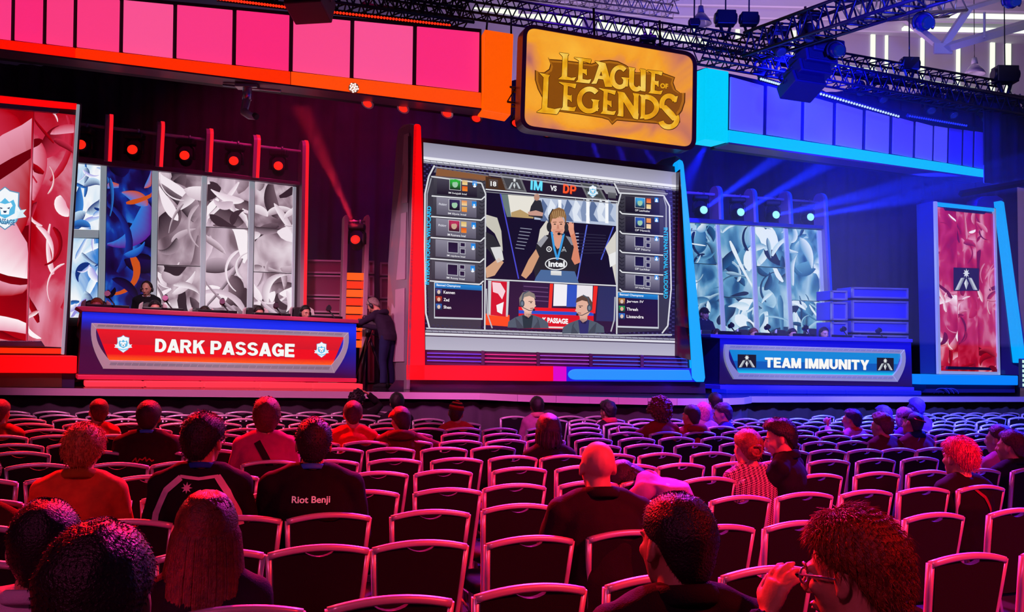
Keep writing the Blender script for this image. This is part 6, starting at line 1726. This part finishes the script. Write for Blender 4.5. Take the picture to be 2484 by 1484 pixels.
def monitor(pl, px, py, w, label):
    c = pl.at(px, py, -.32); t = kit('monitor', Vector((c.x, c.y, c.z - .42)), label, 'monitor', 'monitors on the team desks', math.atan2(pl.r.y, pl.r.x))
    R = Matrix((pl.r, -pl.n, Vector((0, 0, 1)))).transposed()
    m = MB(); m.box(c + Vector((0, 0, -.17)), (w, .035, .34), R); m.build('panel', MONM, t, bevel=.01)
    m = MB(); m.tube([c + Vector((0, 0, -.2)) + pl.n * -.0, c + Vector((0, 0, -.40))], .03, 8); m.box(c + Vector((0, 0, -.41)), (.24, .2, .02), R); m.build('stand', MONM, t)


def cam_arm(pl, px, py, label):
    c = pl.at(px, py, -.2); t = kit('webcam_arm', Vector((c.x, c.y, c.z - .45)), label, 'webcam', 'small cameras on arms')
    m = MB(); m.tube([c + Vector((.12, 0, -.42)), c + Vector((.10, 0, -.14)), c + Vector((0, 0, -.02))], .012, 6); m.build('arm', MONM, t)
    m = MB(); m.tube([c + Vector((-.02, .05, .0)), c + Vector((.01, -.05, .02))], .045, 10); m.ball(c + Vector((0, 0, .05)), .03, 8, 6); m.build('camera', MONM, t)


def gaming_chair(loc, yaw, top, label):
    t = kit('gaming_chair', loc, label, 'chair', 'gaming chairs at the team desks', yaw)
    M = Matrix.Translation(loc) @ Matrix.Rotation(yaw, 4, 'Z'); h = top - loc.z
    wh, bk = mat('chair_white_leather', (.7, .66, .62), .45), mat('chair_black_leather', (.02, .02, .022), .4)
    m = MB(); m.prism([M @ Vector(p) for p in ((-.20, -.22, .52), (.20, -.22, .52), (.26, -.27, h - .45), (.20, -.33, h - .05), (.10, -.34, h), (-.10, -.34, h), (-.20, -.33, h - .05), (-.26, -.27, h - .45))], M.to_3x3() @ Vector((0, -.09, 0))); m.build('backrest', bk, t, bevel=.03)
    for s in (-1, 1):
        m = MB(); m.prism([M @ Vector(p) for p in ((s * .21, -.2, .6), (s * .27, -.15, h - .4), (s * .22, -.22, h - .04), (s * .15, -.27, h + .01), (s * .17, -.25, h - .3))], M.to_3x3() @ Vector((0, -.06, 0))); m.build('wing', wh, t, bevel=.02)
    m = MB(); m.box(M @ Vector((0, .02, .47)), (.5, .5, .1), M.to_3x3()); m.build('seat', bk, t, bevel=.04)
    m = MB(); m.tube([M @ Vector((0, 0, .42)), M @ Vector((0, 0, .1))], .03, 8); m.build('column', CHROME, t)
    m = MB()
    for k in range(5): m.tube([M @ Vector((0, 0, .1)), M @ Vector((.28 * math.cos(k * 1.2566), .28 * math.sin(k * 1.2566), .05))], .025, 6)
    m.build('star_base', bk, t)


def player(pl, px, py, label, hair, shirt, turn=0, D=-.98, gc=True, skin_c='d8a088'):
    p = pl.at(px, py, D); yaw = math.atan2(-pl.n.x, pl.n.y) + 0
    fy = math.atan2(-pl.n.x, pl.n.y)
    o = person(label, Vector((p.x, p.y, 0)), fy, p.z - ST, skin_c, hair, shirt, hy=turn, hp=10, base=ST, voxel=.014, face=True, acc=[('headset',)], group='players at the team desks')
    if gc:
        f = Vector((pl.n.x, pl.n.y, 0)); b = Vector((p.x, p.y, ST)) - f * .02
        gaming_chair(b, fy, p.z - .02, 'black and white gaming chair ' + label.replace('person in a headset seated', '').strip())
    return o


for i, (x, y, hx, c_) in enumerate(((236, 722, 'a8743a', '2a2a38'), (376, 728, '1a1010', '1a1a28'), (497, 742, '2a1810', '181828'), (628, 741, '1a0e0a', '1a1a2a'), (741, 740, '120a08', '16161f'))):
    player(BL, x, y, 'person in a headset seated at the red desk, %s from the left' % ordn[i], SHORT(hx), c_, turn=(-8, 6, 5, 20, 14)[i])
for i, (x, y, hx, c_) in enumerate(((1738, 797, '4a2414', '20202c'), (1828, 795, '7a3a1c', '20202c'), (1922, 796, '2a1210', '1c1c28'), (1999, 793, '2a100c', '1c1c28'), (2078, 802, '6a2c14', '1c1c28'))):
    player(BR, x, y, 'person in a headset seated at the blue desk, %s from the left' % ordn[i], SHORT(hx), c_, turn=(10, 0, -6, -8, 16)[i])
for i, (x, y, w) in enumerate(((262, 739, .62), (396, 746, .62), (528, 752, .62), (662, 759, .60), (790, 766, .60))):
    monitor(BL, x, y, w, 'thin black monitor on the red desk, %s from the left' % ordn[i])
    cam_arm(BL, x - 2 + (2, 8, 14, 10, 10)[i], y - 20 + (-4, 0, 2, 4, 4)[i], 'small black camera on an arm above the red desk, %s from the left' % ordn[i])
for i, (x, y, w) in enumerate(((1770, 803, .52), (1858, 807, .52), (1950, 809, .52), (2042, 812, .5), (2128, 815, .5))):
    monitor(BR, x, y, w, 'thin black monitor on the blue desk, %s from the left' % ordn[i])
    cam_arm(BR, x + 4, y - 12, 'small black camera on an arm above the blue desk, %s from the left' % ordn[i])
p = BL.at(357, 681, -1.95)
person('person standing behind the red desk in a black polo and headset', Vector((p.x, p.y, 0)), math.atan2(-BL.n.x, BL.n.y) - .25, p.z - ST if p.z - ST > 1.6 else 1.7, 'd8a088', SHORT('2a140e', t=.008, front=30), '10101a', sit=False, sleeve=0, hy=-12, hp=14, base=p.z - 1.72 if p.z - ST < 1.6 else ST, face=True, voxel=.012, acc=[('headset',), ('lanyard', mat('lanyard_blue', (.02, .22, .75), .6)), ('collar', 'd8d8dc', .01, .016)], group='people standing on stage')
p = BRW.at(1709, 745, .5)
person('person in a cap and navy shirt standing with arms crossed behind the blue desk', Vector((p.x, p.y, 0)), math.atan2(-BRW.n.x, BRW.n.y), max(1.62, p.z - ST), 'd8a088', SHORT('1a0e0a'), '10143a', sit=False, sleeve=0, hp=6, base=ST, face=True, voxel=.011,
       arms=(((-.25, .06, 1.16), (.06, .17, 1.18)), ((.25, .06, 1.14), (-.06, .20, 1.13))), hands=(((.9, .1, .1), (0, -1, 0), .4), ((-.9, .1, .1), (0, -1, 0), .4)), acc=[('cap', '10121c', 0), ('collar', 'c8c8d0', .01, .014)], group='people standing on stage')
# camera operator with tripod
p = atz(921, 941, ST)
op = person('person operating a camera, stooped in a dark hoodie and jeans, right of the red desk', Vector((p.x - .16, p.y + .02, 0)), math.radians(62), 1.60, 'c89070', SHORT('8a7a70', t=.016, tufts=160), '2a1c34', sit=False, lean=.16, hp=46, hy=8, base=ST, voxel=.011, trousers='1c1e48', shoes='14101a', acc=[('headset',), ('hood', '261830')], group='people standing on stage',
            spine=((0, -.14, 1.33), (0, -.24, 1.18), (0, -.34, .92)), arms=(((-.30, .10, 1.10), (-.10, .36, 1.16)), ((.28, .02, 1.05), (.12, .34, 1.12))))
q = atz(884, 938, ST) + Vector((.02, .12, 0))
t = kit('camera_tripod', Vector((q.x, q.y, ST)), 'black tripod under the broadcast camera, right of the red desk', 'tripod')
b = Vector((q.x, q.y, ST)); h = b + Vector((0, 0, 1.0))
for k in range(3):
    a = k * 2.094 + .4; m = MB(); m.tube([h + Vector((0, 0, -.05)), b + Vector((.33 * math.cos(a), .33 * math.sin(a), .45)) * 1 + Vector((0, 0, 0)) if False else h.lerp(b + Vector((.36 * math.cos(a), .36 * math.sin(a), 0)), .5), b + Vector((.36 * math.cos(a), .36 * math.sin(a), .0))], [.03, .026, .016], 8); m.build('leg', RIG, t)
m = MB(); m.tube([h + Vector((0, 0, -.08)), h + Vector((0, 0, .06))], .06, 12); m.build('fluid_head', RIG, t)
m = MB(); m.tube([h, h + Vector((.25, .05, -.12)), h + Vector((.42, .08, -.15))], .012, 6); m.build('pan_handle', RIG, t)
t = kit('broadcast_camera', h + Vector((0, 0, .06)), 'broadcast video camera on its tripod, aimed at the players of the red desk', 'camera')
m = MB(); m.box(h + Vector((-.02, .04, .16)), (.36, .14, .17)); m.build('body', RIG, t, bevel=.02)
m = MB(); m.tube([h + Vector((-.2, .04, .16)), h + Vector((-.34, .06, .16)), h + Vector((-.4, .06, .16))], [.05, .055, .065], 14); m.build('lens', RIG, t)
m = MB(); m.tube([h + Vector((-.12, .04, .25)), h + Vector((-.1, .04, .3)), h + Vector((.1, .04, .3)), h + Vector((.12, .04, .25))], .014, 6); m.build('top_handle', RIG, t)
m = MB(); m.tube([h + Vector((.1, -.06, .2)), h + Vector((.1, -.06, .32))], .03, 10); m.build('viewfinder', RIG, t)
m = MB(); pts = [h + Vector((.1, 0, .08)), h + Vector((.02, -.1, -.2)), h + Vector((-.1, -.2, -.6)), b + Vector((-.16, -.25, .15)), b + Vector((-.05, -.1, .02))]
m.tube(pts, .008, 6); o = m.build('camera_cable', mat('cable_red', (.4, .05, .08), .5)); local(o); tag(o, 'thin cable looping from the broadcast camera down to the stage', 'cable')

# ================================================================== RIGGING
def truss(p0, p1, size, bays, label, m=None, tri=False, group='black lighting trusses'):
    p0, p1 = Vector(p0), Vector(p1); d = (p1 - p0).normalized(); up = Vector((0, 0, 1)); up = (up - d * up.dot(d)).normalized(); sd = d.cross(up); h = size / 2
    t = kit('truss', (p0 + p1) / 2 - up * h, label, 'truss', group)
    cor = [(-h, -h), (h, -h), (h, h), (-h, h)] if not tri else [(-h, -h), (h, -h), (0, h)]
    C_ = [(lambda u, a=a, b=b: p0.lerp(p1, u) + sd * a + up * b) for a, b in cor]
    for f in C_:
        q = MB(); q.tube([f(0), f(1)], size * .075, 6); q.build('chord', m or STEEL, t)
    n = len(cor)
    q = MB()
    for k in range(n):
        A, B = C_[k], C_[(k + 1) % n]
        for i in range(bays):
            u0, u1, u2 = i / bays, (i + .5) / bays, (i + 1) / bays
            q.tube([A(u0), B(u1)], size * .04, 5); q.tube([B(u1), A(u2)], size * .04, 5)
    q.build('bracing', m or STEEL, t)
    return t


T1 = (U(1040, -16, 16.6), U(2500, 234, 21.6))
truss(U(880, -22, 16.4), U(1700, 97, 18.3), .34, 22, 'black box truss running behind the orange sign')
truss(U(1700, 97, 18.3), U(2440, 224, 21.6), .36, 24, 'black box truss on the right under the hall windows')
truss(U(1690, 125, 16.6), U(2490, 268, 20.0), .34, 26, 'lower black truss above the violet fascia')
truss(U(2060, 196, 18.6), U(2500, 262, 20.5), .34, 14, 'black truss between the two right hand trusses')
truss(U(1826, 112, 16.2), U(2330, -60, 12.2), .42, 12, 'black truss slanting up over the blue speaker stack')
truss(U(500, -60, 14.0), U(1135, 36, 16.6), .40, 18, 'dark truss above the pink fascia')
truss(U(1236, 234, 15.35), U(1292, 242, 15.3), .26, 2, 'short truss end between the pink fascia and orange sign')
truss(U(1694, 330, 16.6), U(1694, 170, 16.6), .26, 8, 'upright truss at the right edge of the orange sign')
truss(U(1160, -40, 24), U(1640, 22, 25.5), .4, 16, 'pale aluminium truss far behind the orange sign', mat('truss_alu', (.6, .58, .62), .35, .7), group='pale trusses')
truss(U(2060, 22, 20.5), U(2320, 8, 22.5), .5, 8, 'pink lit truss below the roof at upper right', mat('truss_alu', None), group='pale trusses')


def led_bar(p0, p1, n, m, label, dots):
    p0, p1 = Vector(p0), Vector(p1); t = kit('led_bar', (p0 + p1) / 2 - Vector((0, 0, .05)), label, 'LED bar', 'LED bars along the trusses'); d = (p1 - p0).normalized()
    q = MB(); q.tube([p0, p1], .05, 4, smooth=False); q.build('housing', RIG, t)
    for i in range(n):
        c = p0.lerp(p1, (i + .5) / n) + Vector((0, -.045, -.02)); q = MB(); q.ball(c, .024, 8, 6); q.build('diode', m, t)


led_bar(U(526, -4, 14.3), U(696, 17, 14.8), 24, glow('diode_red', 'ff2a10', 1.3), 'red LED bar above the pink fascia, left of the speaker box', 24)
led_bar(U(800, 28, 15.0), U(1094, 61, 16.0), 40, glow('diode_red', None), 'red LED bar above the pink fascia, right of the speaker box', 40)
led_bar(U(1842, 190, 16.4), U(1912, 210, 16.8), 14, glow('diode_ice', 'bcd8ff', 1.2), 'ice white LED bar left of the blue speaker stack', 14)
led_bar(U(1986, 226, 17.0), U(2180, 282, 18.2), 30, glow('diode_ice', None), 'ice white LED bar right of the blue speaker stack', 30)
led_bar(U(2202, 280, 18.4), U(2344, 304, 19.4), 26, glow('diode_blue', '2030ff', 1.2), 'blue LED bar over the right end of the violet fascia', 26)


def speaker_box(c, w, d, h, tilt, m, grill, label, group, yaw=0):
    t = kit('speaker', Vector(c) - Vector((0, 0, h / 2)), label, 'speaker', group)
    R = (Matrix.Rotation(yaw, 4, 'Z') @ Matrix.Rotation(tilt, 4, 'X')).to_3x3()
    q = MB(); q.box(c, (w, d, h), R); q.build('cabinet', m, t, bevel=.02)
    q = MB(); q.box(Vector(c) + R @ Vector((0, -d / 2 - .012, 0)), (w * .86, .02, h * .8), R); q.build('grille', grill, t, bevel=.008)
    for s in (-1, 1):
        q = MB(); q.tube([Vector(c) + R @ Vector((s * (w / 2 + .012), -.05, .06)), Vector(c) + R @ Vector((s * (w / 2 + .03), 0, .06)), Vector(c) + R @ Vector((s * (w / 2 + .012), .05, .06))], .012, 6); q.build('handle', RIG, t)


SPB, SPG = mat('speaker_navy', (.02, .02, .10), .5), mat('speaker_grille', (.015, .015, .06), .6, bump=.5, bscale=500)
for i, (x, y, tl_) in enumerate(((1990, 122, -.08), (1972, 150, -.2), (1958, 180, -.32), (1944, 210, -.44))):
    speaker_box(U(x, y, 15.6 + .03 * i), .66, .5, .25, tl_, SPB, SPG, 'navy line array speaker cabinet, %s from the top of the hanging stack' % ordn[i], 'line array speakers at right', .35)
speaker_box(U(752, 8, 13.9), .62, .5, .4, -.35, mat('speaker_maroon', (.07, .01, .03), .5), mat('speaker_grille_red', (.05, .005, .015), .6, bump=.5, bscale=500), 'maroon lit speaker box hanging above the pink fascia', 'line array speakers at left', -.2)


def hoist(px, py, D, s, label, hook=True):
    c = U(px, py, D); t = kit('chain_hoist', c - Vector((0, 0, .2 * s)), label, 'hoist', 'chain hoists on the trusses')
    q = MB(); q.box(c, (.34 * s, .22 * s, .26 * s)); q.tube([c + Vector((-.2 * s, 0, 0)), c + Vector((.2 * s, 0, 0))], .10 * s, 12); q.build('motor', RIG, t, bevel=.02)
    q = MB(); q.tube([c + Vector((0, 0, .13 * s)), Vector((c.x, c.y, 13.9))], .015, 6); q.build('chain', RIG, t)
    q = MB(); q.tube([c + Vector((-.1 * s, 0, -.1 * s)), c + Vector((-.02 * s, 0, -.38 * s))], .03 * s, 6); q.tube([c + Vector((.1 * s, 0, -.1 * s)), c + Vector((.02 * s, 0, -.38 * s))], .03 * s, 6); q.build('hook_block', RIG, t)


hoist(1760, 45, 18.4, 1.15, 'black chain hoist with hook, first right of the orange sign')
hoist(1817, 47, 18.2, 1.0, 'black chain hoist beside the slanting truss')
hoist(2206, 156, 20.2, 1.1, 'black chain hoist above the right truss, under the white roof brace')
hoist(2438, 182, 21.2, 1.5, 'black chain hoist at the upper right corner')
hoist(1684, 55, 18.0, .6, 'small reddish hoist right of the orange sign by the bay lamp')


def bay_lamp(px, py, D, label):
    c = U(px, py, D); t = kit('bay_lamp', c - Vector((0, 0, .35)), label, 'pendant lamp', 'glass bay lamps under the roof')
    q = MB(); q.tube([c + Vector((0, 0, .25)), c + Vector((0, 0, .05))], [.07, .1], 12); q.build('ballast', mat('lamp_grey', (.4, .4, .42), .4), t)
    q = MB(); q.loft([[c + Vector((r * math.cos(2 * PI * k / 20), r * math.sin(2 * PI * k / 20), z)) for k in range(20)] for r, z in ((.09, .05), (.14, .0), (.25, -.14), (.31, -.26), (.29, -.26), (.13, -.01))], False)
    q.build('glass_shade', mat('ribbed_glass', (.7, .66, .72), .15, 0, trans=.5), t)
    q = MB(); q.tube([c + Vector((0, 0, .25)), Vector((c.x, c.y, 14.2))], .012, 5); q.build('cord', RIG, t)


bay_lamp(1700, 36, 25, 'ribbed glass bay lamp right of the orange sign'); bay_lamp(2364, 160, 27, 'ribbed glass bay lamp under the white roof brace')


def globe(px, py, D, r, label):
    c = U(px, py, D); t = kit('globe_light', c - Vector((0, 0, r)), label, 'stage light', 'round black stage lights')
    q = MB(); q.ball(c, r * .86, 20, 14); q.build('globe', mat('globe_blue_black', (.02, .03, .12), .2, .4, coat=.5), t)
    q = MB(); q.tube([c + Vector((r * 1.02 * math.cos(a), 0, r * 1.02 * math.sin(a))) for a in [-.6 + (PI + 1.2) * k / 16 for k in range(17)]], r * .14, 8); q.build('yoke', RIG, t)
    q = MB(); d = Vector((.2, -.9, -.35)).normalized(); q.tube([c + d * r * .6, c + d * r * 1.0], [r * .62, r * .5], 16); q.build('lens', mat('globe_lens', (.01, .012, .03), .08, 0, emit='0a2a90', es=.5), t)
    q = MB(); q.tube([c + Vector((0, 0, r * 1.0)), Vector((c.x, c.y, 14.25))], r * .10, 6); q.build('hanger', RIG, t)


globe(2240, 55, 13.4, .155, 'round black stage light hanging highest at upper right'); globe(2028, 122, 15.2, .15, 'round black stage light beside the blue speaker stack'); globe(2453, 2, 12.8, .13, 'round black stage light cut off by the top edge at right')
# par cans under the pink fascia, camera robot, cluster lamp
for i, (x, y) in enumerate(((898, 240), (984, 252), (1090, 264), (1160, 276), (1257, 288), (1330, 312))):
    c = U(x, y, 15.2 + .2 * i); t = kit('par_can', c - Vector((0, 0, .12)), 'chrome lamp can with red lens hanging under the fascia, %s from the left' % ('first', 'second', 'third', 'fourth', 'fifth', 'sixth')[i], 'stage light', 'lamp cans under the pink fascia')
    d = Vector((-.25, -.55, -.8)).normalized()
    q = MB(); q.tube([c - d * .10, c, c + d * .12, c + d * .13], [.06, .105, .105, .112], 16); q.build('can', CHROME if i < 4 else RIG, t)
    q = MB(); q.tube([c + d * .125, c + d * .14], [.085, .07], 14); q.build('lens', RL, t)
    q = MB(); q.tube([c + Vector((-.12, 0, 0)), c + Vector((-.1, 0, .16)), c + Vector((.1, 0, .16)), c + Vector((.12, 0, 0))], .012, 6); q.build('bracket', RIG, t)
c = U(600, 210, 14.5); t = kit('camera_robot', c - Vector((0, 0, .5)), 'silver robotic camera arm hanging under the pink fascia', 'camera')
q = MB(); q.box(c, (.36, .2, .06)); q.tube([c + Vector((-.4, 0, .02)), c + Vector((.55, 0, -.06))], .025, 6); q.build('mount_plate', CHROME, t, bevel=.01)
q = MB(); q.tube([c, c + Vector((0, 0, -.22))], .075, 14); q.build('collar', CHROME, t)
q = MB(); q.tube([c + Vector((0, 0, -.2)), c + Vector((-.03, -.02, -.40)), c + Vector((-.02, -.04, -.44))], [.07, .06, .065], 12); q.build('upper_arm', mat('robot_white', (.6, .56, .6), .3, .3), t)
q = MB(); q.tube([c + Vector((-.03, -.04, -.42)), c + Vector((.08, -.08, -.5)), c + Vector((.17, -.1, -.52))], [.07, .06, .05], 12); q.build('camera_head', mat('robot_white', None), t)
q = MB(); q.tube([c + Vector((.16, -.1, -.50)), c + Vector((.21, -.12, -.53))], [.055, .05], 12); q.build('lens', RIG, t)
c = LF.at(858, 214, .14); t = kit('cluster_lamp', c - Vector((0, 0, .1)), 'round cluster of white diodes shining on the orange light strip', 'stage light')
q = MB(); q.tube([c + LF.n * .0, c + LF.n * .03], .085, 16); q.build('plate', mat('cluster_plate', (.6, .3, .2), .4), t)
for k in range(16):
    a = k * 2.4; r = .019 * math.sqrt(k + .4); q = MB(); q.ball(c + LF.n * .04 + LF.r * (r * math.cos(a)) + Vector((0, 0, r * math.sin(a))), .0125, 8, 6); q.build('diode', glow('diode_white', 'fff4f0', 2.0), t)
# white roof brace
t = kit('roof_truss', U(2285, 124, 24), 'white painted steel roof truss with a V joint at upper right', 'roof truss')
for a, b_, w in (((2287, 118, 24), (2520, 50, 22), .26), ((2287, 118, 24), (2190, 40, 25), .22), ((2284, 118, 24), (2350, 20, 23.5), .24), ((2190, 40, 25), (2350, 20, 23.5), .14), ((2350, 20, 23.5), (2520, -30, 22), .14), ((2388, 30, 23), (2388, 92, 23), .07)):
    q = MB(); q.tube([U(*a), U(*b_)], w / 2, 4, smooth=False); q.build('member', ROOFW, t)
q = MB(); q.box(U(2287, 118, 23.9), (.5, .1, .3)); q.build('gusset', ROOFW, t, bevel=.02)
for i, (a, b_) in enumerate((((1240, 40, 17.3), (1240, 92, 15.6)), ((1183, 40, 16.5), (1180, 74, 15.4)), ((1690, 90, 18), (1690, 126, 16.6)))):
    q = MB(); q.tube([U(*a), U(*b_)], .02, 6); o = q.build('rigging_cable', RIG); local(o); tag(o, 'black rigging strap ' + ('between the pink fascia and orange sign', 'holding up the right end of the pink fascia', 'right of the orange sign')[i], 'strap')
for i, (x, y, D) in enumerate(((1572, 82, 18.0), (1850, 128, 18.0), (1902, 138, 18.2), (2086, 168, 18.8), (2136, 186, 19.0), (2256, 214, 19.4), (2306, 226, 19.8), (2388, 236, 20.2), (2428, 228, 20.6), (2468, 232, 20.8), (1888, 60, 15.6), (1962, 22, 15.0))):
    p = U(x, y, D); moving_head(p, p + Vector((.1 * (-1) ** i, -.5, -1)), mat('lens_off_painted_glow', (.02, .03, .1), .1, 0, emit='101a50', es=.6), 'unlit black moving head on the right hand trusses, ' + ORD[i + 1] + ' counted from the left' if i < 10 else 'unlit black moving head on the slanting truss, ' + ('lower', 'upper')[i - 10], 'unlit moving heads on the trusses')  # unlit lenses carry a faint painted blue glow
# small things at the stage edge on the right
c = atz(2290, 958, ST) + Vector((0, -.1, 0))
q = MB()
for k in range(3):
    q.tube([c + Vector((.16 * math.cos(a) - .1 + .12 * k, .05 * k, .03 + .11 * math.sin(a))) for a in [PI * i / 10 for i in range(11)]], .014, 6)
o = q.build('cable_coil', mat('cable_blue', (.05, .06, .4), .4)); local(o); tag(o, 'coil of cable on the stage under the right banner tower', 'cable')
c = U(2483, 905, 15.5); q = MB(); q.box(c, (.12, .1, .5)); t = kit('cell_lamp', c - Vector((0, 0, .25)), 'small lamp panel with white cells cut off by the right edge', 'light'); q.build('frame', mat('panel_dark', (.02, .05, .05), .4), t, bevel=.01)
for k in range(6):
    q = MB(); q.box(c + Vector((-.02, -.056, -.2 + .08 * k)), (.06, .01, .05)); q.build('cell', glow('cell_white', 'c8f0e0', 1.0), t)

# ------------------------------------------------------------------ theatre haze and the beams in it
hz = bpy.data.materials.new('theatre_haze'); hz.use_nodes = True; nt = hz.node_tree
nt.nodes.remove(nt.nodes['Principled BSDF'])
vs_ = nt.nodes.new('ShaderNodeVolumeScatter'); vs_.inputs['Color'].default_value = (1, 1, 1, 1); vs_.inputs['Density'].default_value = HAZE; vs_.inputs['Anisotropy'].default_value = .2
nt.links.new(vs_.outputs[0], nt.nodes['Material Output'].inputs['Volume'])
mb = MB(); mb.box((2.2, 18.85, 4.55), (21, 4.9, 4.7)); o = mb.build('stage_haze', hz); local(o); tag(o, 'thin theatre haze hanging over the back of the stage', 'haze', kind='stuff')
for (x, y), (tx, ty) in zip(((1703, 510), (1792, 518), (1876, 523), (1960, 527)), ((1960, 330), (2120, 330), (2330, 420), (2420, 440))):
    p = BRW.at(x, y, .3); q = U(tx, ty, 19.6); lamp('SPOT', p, q, (.006, .02, 1), 42000, .04, 9, .5)
p = LT.at(866, 560, .25); lamp('SPOT', p, U(735, 270, 18.6), (1, .02, .06), 14000, .04, 7, .5)
for (x, y), (tx, ty) in zip(((1430, 322), (1490, 332), (1552, 338)), ((1466, 430), (1536, 440), (1612, 440))):
    lamp('SPOT', U(x, y, 17.4), U(tx, ty, 18.4), (.03, .02, 1), 4500, .04, 9, .5)
lamp('SPOT', U(1712, 352, 17.0), U(1560, 640, 20.5), (.004, .01, 1), 6000, .05, 20, .6)
